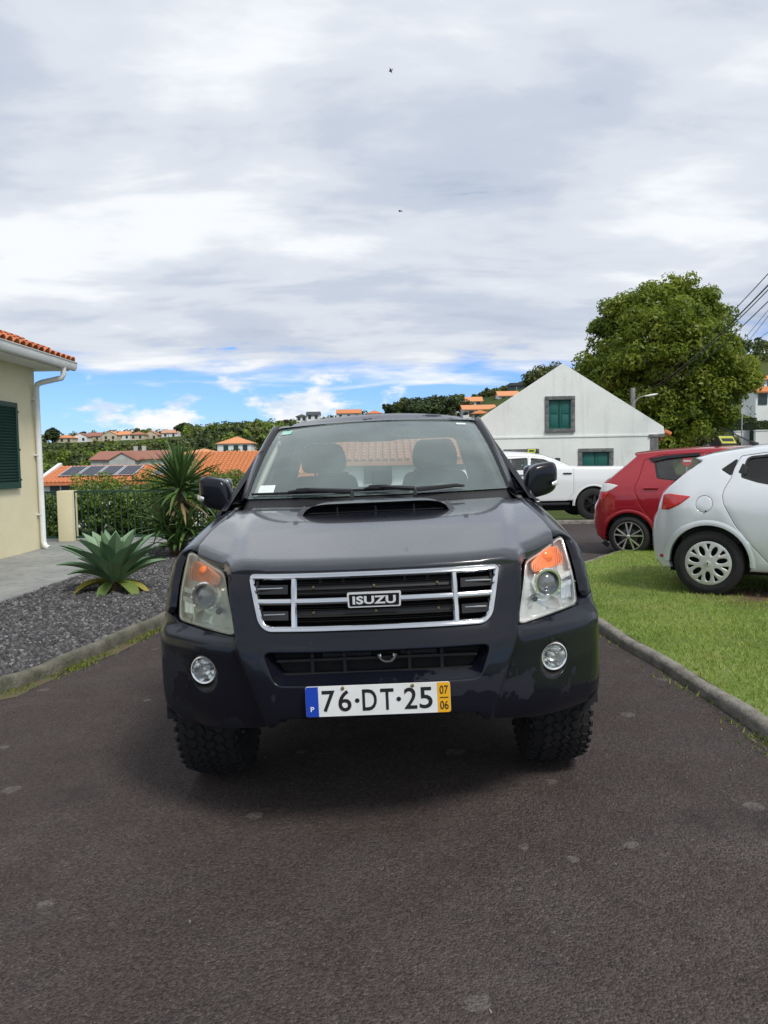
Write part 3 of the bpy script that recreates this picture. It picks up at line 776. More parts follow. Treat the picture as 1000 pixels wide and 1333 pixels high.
    for sg in (1, -1):
        b = MB(); rows = []
        for a, d in ((-1, .03), (-1, 0), (-.5, -.008), (.5, -.008), (1, 0), (1, .03)):
            rows.append([tuple(G(sg * (.30 - .006 * (z - .9)) + a * .013, z, d)) for z in (.830, .88, .93, .98, 1.008)])
        loft(b, rows, closed=False); b.build('grille_upright', MAT['chrome'], gr)
    def hbar(x0, x1, zf, w, proud, mat, name, n=12, depth=.02):
        b = MB(); rows = []
        for a, d in ((-1, depth), (-1, -.2 * proud), (-.5, -proud), (.5, -proud), (1, -.2 * proud), (1, depth)):
            rows.append([tuple(G(lerp(x0, x1, i / n), zf(lerp(x0, x1, i / n)) + a * w / 2, d)) for i in range(n + 1)])
        loft(b, rows, closed=False); return b.build(name, mat, gr)
    zm = .922
    for a, b_ in ((-.442, -.308), (-.294, -.098), (.098, .294), (.308, .442)):
        hbar(a, b_, lambda x: zm, .021, .004, MAT['chrome'], 'grille_crossbar')
    hbar(-.29, .29, lambda x: .952, .018, -.012, MAT['black_gloss'], 'grille_moulding')
    for z in (.968, .878):
        s = MB(); rows = []
        hbar(-.288, .288, lambda x, z=z: z, .026, -.020, MAT['black_plastic'], 'grille_slat', depth=.035)
        for x in (-.226, .0 if z > .95 else .005, .235):
            MB().box(G(x, z + .002, .0165), (.008, .006, .008)).build('clip', MAT['brass'], gr)
    for z in (.990, .942, .902, .853): hbar(-.288, .288, lambda x, z=z: z, .007, -.034, MAT['black_plastic'], 'grille_slat', depth=.05)
    for x in (-.20, -.115, .115, .20): 
        MB().box(G(x, .918, .055), (.010, .02, .17)).build('grille_rib', MAT['black_plastic'], gr)
    for sg in (1, -1):
        for z in (.965, .872):
            w = .052 if z > .9 else .040; xc = sg * (.385 if z > .9 else .372)
            b = MB(); rows = []
            for a, d in ((-1, .06), (-1, .004), (1, .004), (1, .06)):
                rows.append([tuple(G(xc + t * (w + .012), z + a * .016, d)) for t in (-1, -.5, 0, .5, 1)])
            loft(b, rows, closed=False); b.build('grille_blade', MAT['black_gloss'], gr)
            b = MB().box(G(xc, z + .004, .002), (w * 2, .008, .0075)); b.build('blade_trim', MAT['chrome'], gr, bevel=.002)
            b = MB(); b.box(G(xc + sg * .052, z - .004, .03), (.008, .05, .07)); b.build('grille_rib', MAT['black_plastic'], gr)
    # maker's plaque
    c = G(0, .924, -.016)
    pl = MB(); pl.prism(rounded([(-.096, -.027), (.096, -.027), (.099, .027), (-.099, .027)], .006), lambda a, b: (c.x + a, c.y, c.z + b), lambda a, b: (c.x + a, c.y + .018, c.z + b))
    pl = pl.build('maker_plaque', MAT['plaque_silver'], gr, smooth=30)
    q = MB(); q.prism(rounded([(-.090, -.022), (.090, -.022), (.092, .022), (-.092, .022)], .004), lambda a, b: (c.x + a, c.y - .0012, c.z + b), lambda a, b: (c.x + a, c.y + .002, c.z + b)); q.build('plaque_field', MAT['black_gloss'], pl)
    q = MB(); text_into(q, 'ISUZU', lambda a, b: (c.x + a, c.y - .0026, c.z + b), .158, .030, offset=.035, spacing=1.05); q.build('plaque_letters', MAT['plaque_silver'], pl, smooth=0, recalc=False)
    # things seen deep in the grille
    rad = MB().box((0, .155, .90), (.62, .02, .20)).build('radiator_frame', MAT['black_plastic'], T)
    # --- lower intake
    it = MB().span((-.40, .12, .615), (.40, .14, .755)).build('intake_back', MAT['matte_black'], T)
    q = MB()
    for z in (.652, .705): q.box((0, .085, z), (.74, .02, .010))
    q.build('intake_slat', MAT['black_plastic'], it)
    for x in (-.24, -.12, .12, .24): MB().box((x, .095, .685), (.012, .02, .085)).build('intake_rib', MAT['black_plastic'], it)
    q = MB()
    for i in range(40): q.box((-.20 + i * .0045, .108, .712), (.002, .012, .022))
    for i in range(30): q.box((.09 + i * .0045, .108, .712), (.002, .012, .022))
    q.build('radiator_fins', MAT['grey_metal'], it)['kind'] = 'stuff'
    q = MB(); q.tube([(.038 + .030 * math.cos(w), .062, .722 - .028 * math.sin(w)) for w in [math.pi * i / 12 for i in range(13)]], .0075, 8)
    q.build('tow_eye', MAT['bright_reflector'], T)
    # --- number plate
    cp = Vector((0, -.012, .5745))
    pm = lambda a, b, d: (cp.x + a, cp.y - d, cp.z + b)
    pl = MB(); pl.prism(rounded([(-.26, -.055), (.26, -.055), (.26, .055), (-.26, .055)], .010), lambda a, b: pm(a, b, 0), lambda a, b: pm(a, b, -.006)); pl = pl.build('number_plate', MAT['plate_white'], T, smooth=30)
    q = MB(); q.prism(rounded([(-.2595, -.0545), (-.214, -.0545), (-.214, .0545), (-.2595, .0545)], [.01, 0, 0, .01]), lambda a, b: pm(a, b, .0012), lambda a, b: pm(a, b, -.001)); q.build('country_band', MAT['plate_blue'], pl, smooth=30)
    q = MB(); q.prism(rounded([(.214, -.0545), (.2595, -.0545), (.2595, .0545), (.214, .0545)], [0, .01, .01, 0]), lambda a, b: pm(a, b, .0012), lambda a, b: pm(a, b, -.001)); q.build('date_band', MAT['plate_yellow'], pl, smooth=30)
    q = MB()
    for s, x, w in (('7', -.1775, .047), ('6', -.119, .047), ('D', -.030, .052), ('T', .033, .048), ('2', .117, .046), ('5', .172, .047)):
        text_into(q, s, lambda a, b, x=x: pm(x + a, b + .001, .0014), w, .078, offset=.012)
    for x in (-.0745, .0745): q.add([pm(x + .0085 * math.cos(w), .0085 * math.sin(w), .0014) for w in [i * math.pi / 6 for i in range(12)]], [tuple(range(12))])
    q.build('plate_characters', MAT['ink_black'], pl, smooth=0, recalc=False)
    q = MB(); text_into(q, '07', lambda a, b: pm(.2368 + a, b + .028, .0026), .030, .031, offset=.005); text_into(q, '06', lambda a, b: pm(.2368 + a, b - .028, .0026), .030, .031, offset=.005)
    q.box(pm(.2368, 0, .0024), (.030, .0008, .0028)); q.build('date_figures', MAT['ink_black'], pl, smooth=0, recalc=False)
    q = MB(); text_into(q, 'P', lambda a, b: pm(-.2365 + a, b - .026, .0026), .013, .018, offset=.02); q.build('country_letter', MAT['ink_white'], pl, smooth=0, recalc=False)
    for x in (-.125, .125): MB().lathe([(.0005, .004), (.006, .003), (.007, 0)], Matrix.Translation(pm(x, .047, .001)) @ Matrix.Rotation(R(90), 4, 'X'), 10).build('screw', MAT['brass'], pl)
    # --- headlights
    HL = [(.782, 1.080), (.765, 1.082), (.592, 1.008), (.542, .790), (.560, .786), (.817, .813), (.812, .90)]
    hr = [.012, .015, .02, .012, .01, .03, .06]
    def head(sg):
        ol = [(sg * sx(a), b) for a, b in (HL if sg > 0 else HL)]
        if sg < 0: ol = ol[::-1]
        rr = hr if sg > 0 else hr[::-1]
        ol = rounded(ol, rr)
        fH = lambda s, z: (lambda p: (p[0], p[1] + .0, p[2]))(fB(s, z))
        def bow(s, z, d=0.0):
            p = fH(s, z); return (p[0], p[1] - .006 - .010 * math.sin(math.pi * min(1, max(0, (z - .79) / .29))) + d, p[2])
        cs = sum(p[0] for p in ol) / len(ol); cz = sum(p[1] for p in ol) / len(ol)
        inl = lambda k, d: [bow(cs + (s - cs) * k, cz + (z - cz) * k, d) for s, z in resample(ol, .025)]
        hs = MB(); loft(hs, [inl(1.0, .002), inl(1.0, .03), inl(.985, .045), inl(.90, .055), inl(.55, .065)])
        hs.add(inl(.55, .065), [tuple(range(len(resample(ol, .025))))])
        hs = hs.build('headlight', MAT['lamp_house'] if sg > 0 else MAT['yellowed_lens_back'], T)
        pn = MB(); panel(pn, ol, lambda s, z: bow(s, z), step=.03, rnd=.006, thick=.01, inward=back); pn.build('lens', MAT['lamp_glass'] if sg > 0 else MAT['aged_lamp_glass'], hs)
        # frame seen through the lens edge
        fm = MB(); loft(fm, [inl(.985, .008), inl(.93, .012), inl(.91, .03), inl(.92, .06)]); fm.build('lamp_frame', MAT['lamp_house'] if sg > 0 else MAT['yellowed_lens_back'], hs)
        X = lambda x, z, d: Vector(bow(sg * sx(x), z, d))
        # amber turn signal on top
        am = rounded([(sg * sx(a), b) for a, b in ((.622, .962), (.616, .995), (.660, 1.030), (.715, 1.052), (.757, 1.040), (.765, .985), (.72, .970))][::sg], .014)
        q = MB(); panel(q, am, lambda s, z: bow(s, z, .022 - .012 * math.cos((s * sg - sx(.68)) * 14)), step=.02, rnd=.005, thick=.03, inward=back); tsg = q.build('turn_signal', MAT['amber'], hs)
        q = MB()
        for i in range(15):
            x = .628 + i * .0095; z0 = .966 + .004 * (i % 2) ; z1 = min(1.046, .985 + (x - .60) * .45)
            if i > 12: z1 -= .02
            if abs(x - .690) < .028: continue
            q.tube([X(x, z0 + .006, .012), X(x + .004, z1 - .006, .012)], .0028, 6)
        q.build('lens_flute', MAT['amber'], tsg)['kind'] = 'stuff'
        c = X(.690, 1.010, .016); M = Matrix.Translation(c) @ Matrix.Rotation(R(90), 4, 'X') @ Matrix.Rotation(sg * R(20), 4, 'Y')
        MB().lathe([(.026, -.01), (.025, .006), (.018, .012), (.0005, .015)], M, 20).build('signal_bulb', MAT['orange_bulb'], tsg)
        # projector
        c = X(.682, .915, .024); M = Matrix.Translation(c) @ Matrix.Rotation(R(90), 4, 'X') @ Matrix.Rotation(sg * R(14), 4, 'Y')
        MB().lathe([(.060, -.04), (.062, .004), (.056, .012), (.048, .012), (.044, -.004), (.038, -.012)], M, 36).build('projector_ring', MAT['bright_reflector'], hs)
        MB().lathe([(.040, -.016), (.038, .002), (.028, .012), (.014, .017), (.0005, .018)], M, 32).build('projector_lens', MAT['projector'], hs)
        q = MB()
        for k in range(10):
            w = k * math.pi / 5; q.box(M @ Vector((math.cos(w) * .058, math.sin(w) * .058, .012)), (.006, .006, .004), M.to_3x3() @ Matrix.Rotation(w, 3, 'Z'))
        q.build('ring_stud', MAT['lamp_house'], hs)['kind'] = 'stuff'
        # side shelves and lower reflector
        for z in (.925, .888):
            q = MB(); pts = [(.745, z + .012), (.800, z + .022), (.800, z + .002), (.745, z - .010)]
            q.prism([(a, b) for a, b in pts], lambda a, b: X(a, b, .018), lambda a, b: X(a, b, .07)); q.build('lamp_shelf', MAT['lamp_house'], hs, bevel=.003)
        q = MB()
        for i in range(7):
            x = .752 + i * .007; q.tube([X(x, .838, .040), X(x, .884, .040)], .0025, 6)
        q.build('lens_flute', MAT['bright_reflector'], hs)['kind'] = 'stuff'
        c = X(.650, .842, .022); 
        def bowl(u, v):
            w = u * math.pi * 1.0; r_ = .012 + v * .075
            return c + Vector((sg * math.cos(w) * r_ * 1.05, .050 - .045 * v * v, -.022 + math.sin(w) * r_ * .62))
        MB().grid(bowl, 20, 8).build('high_beam_reflector', MAT['bright_reflector'], hs)
        MB().lathe([(.012, -.03), (.012, .004), (.008, .010), (.0005, .012)], Matrix.Translation(X(.622, .862, .022)) @ Matrix.Rotation(R(90), 4, 'X'), 16).build('high_beam_cap', MAT['rim_dark'], hs)
        return hs
    pbr('projector', (.16, .17, .18), .05, metal=.3, coat=1.0)
    head(1); head(-1)
    MB().span((-.55, .20, .50), (.55, .235, 1.0)).build('crash_bar', MAT['matte_black'], T)
    # dark backing behind bumper corners so that nothing shines through gaps
    for sg in (1, -1):
        q = MB()
        rows = [[(sg * x, PC(x) + .115 + (.16 if z > .75 else 0), z) for x in (.40, .53, .65, .75, .80, .83)] for z in (.44, .6, .74, .78, 1.0)]
        loft(q, rows, closed=False); q.build('inner_panel', MAT['matte_black'], T)
    # --- bonnet
    ZL = Interp([(.05, 1.022), (.25, 1.060), (.42, 1.092), (.6, 1.126), (.85, 1.166), (1.05, 1.192), (1.35, 1.222)])
    HT = Interp([(.592, 1.008), (.69, 1.052), (.782, 1.080)])
    def yf(x):
        x = abs(x)
        if x < .555: return PC(x) + .116
        hx = lambda x: surf(min(x, .78), PC(min(x, .78)), HT(x) )[1] - .004
        if x < .592: return lerp(PC(.555) + .116, hx(.592), (x - .555) / .037)
        return hx(x)
    XC = Interp([(.15, .540), (.5, .585), (1.2, .680)])
    def ZH(x, y):
        ax = abs(x); z = ZL(y) + .007 - .014 * (ax / .75) ** 2
        z += .014 * (1 - sstep(-.055, .02, ax - XC(y))) + .012 * sstep(.03, .16, ax - XC(y)) * sstep(.2, .5, y)
        e = y - yf(x)
        if e < .06: z -= .021 * (1 - max(0, e) / .06) ** 2.2
        return z
    hh = [(x, yf(x)) for x in (.1, .2, .3, .4, .5, .55)] + [(x, yf(x)) for x in (.57, .592, .62, .66, .70, .732)] + [(.736, .47), (.736, .7), (.734, .9), (.728, 1.15), (.721, 1.235)] + [(.55, 1.185), (.35, 1.150), (.15, 1.135)]
    ho = [(0, yf(0))] + hh + [(0, 1.132)] + [(-a, b) for a, b in reversed(hh)]
    scoop_hole = rounded([(-.325, .872), (.325, .872), (.29, 1.06), (-.29, 1.06)], .02)
    mb = MB(); panel(mb, ho, lambda x, y: (x, y, ZH(x, y)), [scoop_hole], step=.022, rnd=.006, thick=.025, inward=lambda u, v: (0, .15, -1))
    mb.build('bonnet', MAT['bonnet_dark_paint'], T, smooth=60)
    # bonnet scoop
    SB = [0, .02, .08, .2, .35, .6, .8, .92, .98, 1]
    def scoop(k, j):
        # k along y 0..1, j across -1..1
        y = .850 + .27 * k + .025 * (j * j) * (1 - k) ; wb = lerp(.350, .300, k)
        edge = (1 - abs(j) ** 9.0)
        h = (.046 * (1 - k ** 2.2) + .004) * edge
        return (j * wb, y, ZH(j * wb, y) + h - .003 * (abs(j) > .985))
    q = MB(); q.grid(lambda a, b: scoop(a, b * 2 - 1), 14, 48)
    q.grid(lambda a, b: (lambda p, e: (p[0] * (1 - .06 * a), p[1] + .10 * a, max(ZH(p[0], .87) - .01, p[2] - .012 * a - .004 * (a > 0))))(scoop(0, b * 2 - 1), 0), 3, 48)
    q.build('bonnet_scoop', MAT['bonnet_dark_paint'], T, smooth=50)
    q = MB(); q.span((-.31, 1.02, 1.10), (.31, 1.04, 1.21)); q.span((-.31, .87, 1.135), (.31, 1.03, 1.145)); q.build('scoop_well', MAT['matte_black'], T)
    q = MB()
    for x in (-.18, 0, .18): q.box((x, .895, 1.185), (.006, .03, .07))
    q.box((0, .893, 1.194), (.64, .012, .004)); q.build('scoop_grid', MAT['black_plastic'], T)
    for sg in (1, -1):   # pale end trims of the scoop
        q = MB(); q.add([(sg * .345, .855, ZH(.345, .855) - .002), (sg * .372, .868, ZH(.37, .868) + .003), (sg * .338, .905, ZH(.34, .905) + .040), (sg * .322, .868, ZH(.32, .868) + .036)], [(0, 1, 2, 3)]); q.build('scoop_trim', MAT['bonnet_dark_paint'], T)
    # --- wings (fenders)
    hlx = lambda y, z: float(np.interp(y - P(z) - .062, YS, XS)) + .004
    def sect(y, zs):
        return [(.744, zs), (.775, zs - .006), (.815, zs - .028), (.850, zs - .070), (.876, zs - .135), (.890, zs - .20), (.906, .84), (.926, .76), (.920, .6), (.90, .42), (.86, .36)]
    SXc = {}
    def fF(y, t):
        zs = ZH(.739, y) - .002; S = sect(y, zs)
        n = len(S) - 1; f = min(n - 1e-6, max(0, t * n)); i = int(f); w = f - i
        p0 = S[max(0, i - 1)]; p1 = S[i]; p2 = S[i + 1]; p3 = S[min(n, i + 2)]
        cr = lambda a, b, c, d: .5 * (2 * b + (c - a) * w + (2 * a - 5 * b + 4 * c - d) * w * w + (3 * b - a - 3 * c + d) * w ** 3)
        x = cr(p0[0], p1[0], p2[0], p3[0]); z = cr(p0[1], p1[1], p2[1], p3[1])
        lim = hlx(y, max(.80, min(z, 1.09)))
        if y < .75 and z < 1.2:
            d = (lim - x) / .05; k = .05
            hmin = max(0, min(1, .5 + .5 * (lim - x) / k)); x2 = lim * (1 - hmin) + x * hmin - k * hmin * (1 - hmin) * .6
            x = lerp(x2, x, sstep(.5, .75, y))
        r_ = math.hypot(y - ay, z - az); x += .026 * (1 - sstep(0, .10, r_ - AR)) * sstep(.40, .50, y) * (1 if z > .5 else sstep(.42, .5, z))
        return (x, y, z)
    def tz(y, z):
        lo, hi = 0, 1
        for _ in range(30):
            m_ = (lo + hi) / 2
            if fF(y, m_)[2] > z: lo = m_
            else: hi = m_
        return (lo + hi) / 2
    def hly(z): # rear edge of the headlight
        x = .786 if z > 1.05 else .820 if z < .85 else lerp(.820, .790, (z - .85) / .2); return surf(x, PC(x), z)[1] + .006
    fo = [(.445, .0)] + [(y, 0) for y in (.55, .7, .85, 1.0, 1.15, 1.26)]
    fo += [(1.275, tz(1.275, z)) for z in (1.15, 1.0, .8, .6, .46)] + [(1.25, tz(1.25, .44))]
    for w in range(10, 158, 6):
        y = ay + AR * math.cos(R(w)); z = az + AR * math.sin(R(w))
        if y < .66: break
        fo.append((y, tz(y, z)))
    fo += [(.655, tz(.655, .842)), (.55, tz(.55, .842)), (.43, tz(.43, .838))]
    fo += [(hly(z), tz(hly(z), z)) for z in (.86, .92, .98, 1.03, 1.07)]
    mb = MB(); panel(mb, fo, fF, step=.04, rnd=.005, thick=.02, inward=lambda y, t: (-1, 0, -.35 if t < .5 else 0), edge=.02)
    mb.build('wing', MAT['worn_dark_paint'], T, smooth=55); mb.flipped().build('wing', MAT['worn_dark_paint'], T, smooth=55)
    for sg in (1, -1):  # wheel-arch liner
        q = MB(); loft(q, [[(sg * x, ay + (AR - .012) * math.cos(R(w)), az + (AR - .012) * math.sin(R(w))) for w in range(-8, 190, 11)] for x in (.895, .60, .58)], closed=False)
        q.build('arch_liner', MAT['matte_black'], T)
        q = MB(); loft(q, [[(sg * x, 3.85 + .47 * math.cos(R(w)), az + .47 * math.sin(R(w))) for w in range(-8, 190, 11)] for x in (.885, .60, .58)], closed=False); q.build('arch_liner', MAT['matte_black'], T)
    # --- body sides
    SX = Interp([(.38, .86), (.45, .885), (.6, .898), (.85, .902), (1.0, .892), (1.1, .872), (1.2, .842)])
    fS = lambda y, z: (SX(z), y, z)
    inS = lambda y, z: (-1, 0, 0)
    def side(name, ol, mat, r=.006, st=.08):
        mb = MB(); panel(mb, ol, fS, step=st, rnd=r, thick=.02, inward=inS); a = mb.build(name, mat, T); b = mb.flipped().build(name, mat, T); return a, b
    da = side('front_door', rounded([(1.283, .46), (2.25, .46), (2.27, .9), (2.27, 1.195), (1.283, 1.195)], .03), MAT['worn_dark_paint'])
    db = side('rear_door', rounded([(2.262, .46), (2.90, .46), (3.10, .75), (3.14, 1.195), (2.28, 1.195)], .03), MAT['worn_dark_paint'])
    side('cab_corner', [(2.91, .46), (3.36, .46), (3.36, 1.195), (3.15, 1.195), (3.11, .75)], MAT['worn_dark_paint'])
    ra = [(3.85 + .46 * math.cos(R(w)), az + .46 * math.sin(R(w))) for w in range(170, 9, -8)]
    side('bed_side', [(3.38, .47)] + ra + [(5.0, .47), (5.02, 1.12), (3.38, 1.12)], MAT['worn_dark_paint'])
    for ds, ys_ in ((da, 2.14), (db, 3.0)):
        for d, sg in zip(ds, (1, -1)):
            MB().box((sg * .905, ys_, 1.05), (.022, .17, .030)).build('handle', MAT['chrome'], d, bevel=.008)
    q = MB().span((-.80, 3.38, .62), (.80, 5.0, .65)); q.span((-.80, 3.38, .62), (.80, 3.42, 1.12)); q.build('bed_floor', MAT['black_plastic'], T)
    MB().span((-.84, 5.0, .55), (.84, 5.04, 1.12)).build('tailgate', MAT['worn_dark_paint'], T, bevel=.01)
    MB().span((-.86, 5.04, .42), (.86, 5.14, .55)).build('rear_bumper', MAT['chrome'], T, bevel=.015)
    for sg in (1, -1):
        MB().box((sg * .845, 5.03, .95), (.07, .05, .26)).build('tail_lamp', MAT['tail_red'], T, bevel=.01)
        q = MB().tube([(sg * .88, 1.35, .40), (sg * .93, 1.42, .40), (sg * .93, 3.2, .40), (sg * .88, 3.28, .40)], .035, 10); q.build('side_step', MAT['grey_metal'], T)
    # --- cab
    def WS(u, v):   # windscreen u -1..1, v 0..1
        x = u * lerp(.690, .585, v); y = lerp(1.355, 1.955, v) - lerp(.145, .105, v) * (1 - u * u); z = lerp(1.255, 1.643, v) + .018 * (1 - u * u) * v + .030 * math.sin(math.pi * v)
        return Vector((x, y, z))
    q = MB(); q.grid(lambda a, b: WS(a * 2 - 1, b), 24, 14); ws = q.build('windscreen', MAT['windscreen_glass'], T, smooth=60)
    # black rim of the glass
    q = MB()
    inn = Vector((0, .004, -.004))
    def rimgrid(u0, u1, v0, v1, nu, nv): q.grid(lambda a, b: WS(lerp(u0, u1, a), lerp(v0, v1, b)) + inn, nu, nv)
    rimgrid(-1, -.965, 0, 1, 1, 12); rimgrid(.965, 1, 0, 1, 1, 12); rimgrid(-.965, .965, 0, .035, 20, 1); rimgrid(-.965, .965, .955, 1, 20, 1)
    q.build('glass_border', MAT['black_gloss'], ws, smooth=60, recalc=False)
    def sticker(u0, u1, v0, v1, m):
        q = MB(); q.grid(lambda a, b: WS(lerp(u0, u1, a), lerp(v0, v1, b)) + Vector((0, -.002, .002)), 2, 2); q.build('sticker', MAT[m], ws, recalc=False)
    sticker(-.945, -.84, .86, .935, 'sticker_green'); sticker(-.93, -.80, .045, .135, 'sticker_white'); sticker(.80, .90, .905, .94, 'sticker_white')
    for sg in (1, -1):
        rows = []
        for i in range(13):
            v = i / 12; g = WS(sg, v)
            o_ = Vector((sg * lerp(.775, .640, v), lerp(1.50, 2.10, v), lerp(1.20, 1.650, v) + .034 * math.sin(math.pi * v) ))
            m_ = Vector((sg * lerp(.748, .628, v), lerp(1.405, 2.00, v), lerp(1.225, 1.668, v) + .036 * math.sin(math.pi * v)))
            s_ = o_ + Vector((-sg * .03, .02, -.03))
            rows.append([g + Vector((-sg * .012, .02, -.02)), g + Vector((0, -.003, .0)), g + Vector((sg * .010, -.008, .007)), lerp(g, m_, .6) + Vector((0, -.012, .010)), m_, lerp(m_, o_, .5) + Vector((sg * .006, 0, 0.006)), o_, s_])
        q = MB(); loft(q, rows, closed=True, cap=True); q.build('windscreen_pillar', MAT['worn_dark_paint'], T, smooth=60)
        q = MB(); rr = [[r_[1] + Vector((sg * .002, -.005, .004)), r_[2] + Vector((sg * .003, -.005, .003))] for r_ in rows]; loft(q, rr, closed=False); q.build('pillar_seal', MAT['black_plastic'], T)
    # cowl under the screen
    q = MB(); q.grid(lambda a, b: (lambda u: (lerp(u * .724, WS(u, 0).x, b), lerp(1.140 + .105 * u * u, WS(u, 0).y + .012, b), lerp(ZH(u * .72, 1.2) - .022, WS(u, 0).z - .003, b) - .012 * math.sin(math.pi * b)))(a * 2 - 1), 24, 5)
    cw = q.build('cowl', MAT['black_plastic'], T, smooth=60)
    for sg in (1, -1):
        q = MB(); q.add([(sg * .724, 1.24, ZH(.72, 1.24)), (sg * .80, 1.27, ZH(.739, 1.27) - .025), (sg * .775, 1.50, 1.195), (sg * .685, 1.36, 1.25)], [(0, 1, 2, 3)]); q.build('cowl_corner', MAT['black_plastic'], T)
    # roof
    def RF(a, b):
        u = a * 2 - 1; f = WS(u, 1) + Vector((0, -.004, .004)); x = u * .636; y = lerp(f.y, 3.20, b); k = sstep(0, .25, b)
        ez = 1.665 - .02 * sstep(.8, 1, b); z = lerp(f.z, ez + .050 * (1 - abs(u) ** 2.4), k) + .012 * math.sin(math.pi * min(1, b * 1.2)) * (1 - u * u)
        au = abs(x)
        if .535 < au < .565 and b > .02: z -= .012
        if au > .62: z -= .02
        return (lerp(f.x * 1.04, x, sstep(0, .08, b)), y, z)
    q = MB()
    cols = [0, .01, .025] + [.03 + i * .02 for i in range(6)] + [.15 + i * .7 / 14 for i in range(15)] + [.85 + i * .02 for i in range(1, 7)] + [.98, .99, 1]
    rws = [0, .01, .03, .06, .1, .15, .22, .3, .4, .5, .6, .7, .8, .9, 1]
    loft(q, [[RF(a, b) for a in cols] for b in rws], closed=False); q.build('roof', MAT['worn_dark_paint'], T, smooth=60)
    q = MB(); loft(q, [[(x, y, RF(x, .5)[2] - .05) for x, y in ()] for _ in ()] or [[(-.60, 1.93, 1.64), (0, 1.87, 1.665), (.60, 1.93, 1.64)], [(-.60, 3.15, 1.62), (0, 3.15, 1.66), (.60, 3.15, 1.62)]], closed=False); q.build('headlining', MAT['trim_beige'], T)
    for sg in (1, -1): MB().box((sg * .548, 2.02, 1.694), (.03, .10, .018)).build('roof_rail_foot', MAT['black_plastic'], T, bevel=.007)
    # doors above the belt: frames with side windows
    SW = lambda z: lerp(.842, .640, (z - 1.195) / .465)
    fW = lambda y, z: (SW(z), y, z)
    def upper(name, ol, hole, pane):
        mb = MB(); panel(mb, ol, fW, [hole], step=.08, rnd=.004, thick=.03, inward=inS)
        for sg, M_ in ((1, mb), (-1, mb.flipped())): M_.build(name, MAT['worn_dark_paint'], T)
        mb = MB(); panel(mb, hole, lambda y, z: (SW(z) - .012, y, z), step=.1, rnd=0, thick=0, inward=inS)
        for sg, M_ in ((1, mb), (-1, mb.flipped())): M_.build('side_window', MAT['window_glass'], T)
    upper('front_door_frame', [(1.36, 1.197), (2.27, 1.197), (2.29, 1.655), (2.10, 1.66)], rounded([(1.50, 1.215), (2.20, 1.215), (2.23, 1.61), (2.11, 1.615)], .02), 0)
    upper('rear_door_frame', [(2.275, 1.197), (3.14, 1.197), (3.10, 1.655), (2.295, 1.655)], rounded([(2.32, 1.215), (2.98, 1.215), (2.96, 1.61), (2.33, 1.61)], .02), 0)
    q = MB(); rows = [[(SW(z) * k, 3.15 + .20 * (1 - abs(k)) ** .4 - .16 * (z - 1.197), z) for k in (-1, -.93, -.85, -.6, 0, .6, .85, .93, 1)] for z in (1.197, 1.225)]
    def back_wall(x, z): 
        k = abs(x) / SW(max(1.197, z)); return (x, 3.35 - .16 * max(0, z - 1.197) - .16 * max(0, k - .7) / .3, z)
    bo = [(-.835, .9), (.835, .9), (.835, 1.2), (.635, 1.65), (-.635, 1.65), (-.835, 1.2)]; bh = rounded([(-.68, 1.225), (.68, 1.225), (.575, 1.585), (-.575, 1.585)], .05)
    mb = MB(); panel(mb, bo, back_wall, [bh], step=.1, rnd=.004, thick=.03, inward=lambda a, b: (0, -1, 0)); mb.build('cab_back', MAT['worn_dark_paint'], T)
    mb = MB(); panel(mb, [(-.80, 1.0), (.80, 1.0), (.80, 1.2), (.61, 1.63), (-.61, 1.63), (-.80, 1.2)], lambda x, z: (x, back_wall(x, z)[1] - .05, z), [bh], step=.1, rnd=0, thick=.012, inward=lambda a, b: (0, -1, 0)); mb.build('rear_lining', MAT['trim_beige'], T)
    mb = MB(); panel(mb, bh, lambda x, z: (x, back_wall(x, z)[1] - .01, z), step=.12, rnd=0, thick=0, inward=lambda a, b: (0, -1, 0)); mb.build('rear_window', MAT['window_glass'], T)
    for sg in (1, -1):   # pale inner pillar trims
        q = MB().tube([(sg * .80, 2.28, 1.18), (sg * .605, 2.29, 1.64)], .035, 8); q.build('pillar_trim', MAT['trim_beige'], T)
        q = MB().tube([(sg * .70, 1.50, 1.23), (sg * .585, 2.06, 1.63)], .022, 8); q.build('pillar_trim', MAT['trim_beige'], T)
        q = MB().span((sg * .80, 1.5, .7), (sg * .835, 3.1, 1.19)); q.build('door_lining', MAT['trim_beige'], T)
    # interior
    q = MB(); q.prism([(1.28, 1.17), (1.45, 1.215), (1.70, 1.215), (1.80, 1.15), (1.82, .85), (1.28, .85)], lambda a, b: (-.78, a, b), lambda a, b: (.78, a, b)); q.build('dashboard', MAT['dash_plastic'], T, bevel=.02)
    q = MB(); q.span((-.78, 1.8, .45), (.78, 3.3, .50)); q.build('cab_floor', MAT['matte_black'], T)
    for sx_ in (-.37, .37):
        q = MB(); q.prism(rounded([(-.24, .72), (.24, .72), (.25, 1.15), (.20, 1.345), (-.20, 1.345), (-.25, 1.15)], .05), lambda a, b: (sx_ + a, 2.28 + (b - .72) * .22, b), lambda a, b: (sx_ + a, 2.40 + (b - .72) * .22, b))
        st = q.build('front_seat', MAT['seat_cloth'], T, bevel=.03, seg=3)
        q = MB(); q.prism(rounded([(-.145, 1.365), (.145, 1.365), (.150, 1.47), (.115, 1.555), (-.115, 1.555), (-.150, 1.47)], .045), lambda a, b: (sx_ + a, 2.37, b), lambda a, b: (sx_ + a, 2.47, b))
        q.build('headrest', MAT['seat_cloth'], st, bevel=.028, seg=3)
        q = MB()
        for d in (-.06, .06): q.tube([(sx_ + d, 2.43, 1.32), (sx_ + d, 2.42, 1.38)], .007, 6)
        q.build('headrest_rod', MAT['grey_metal'], st)
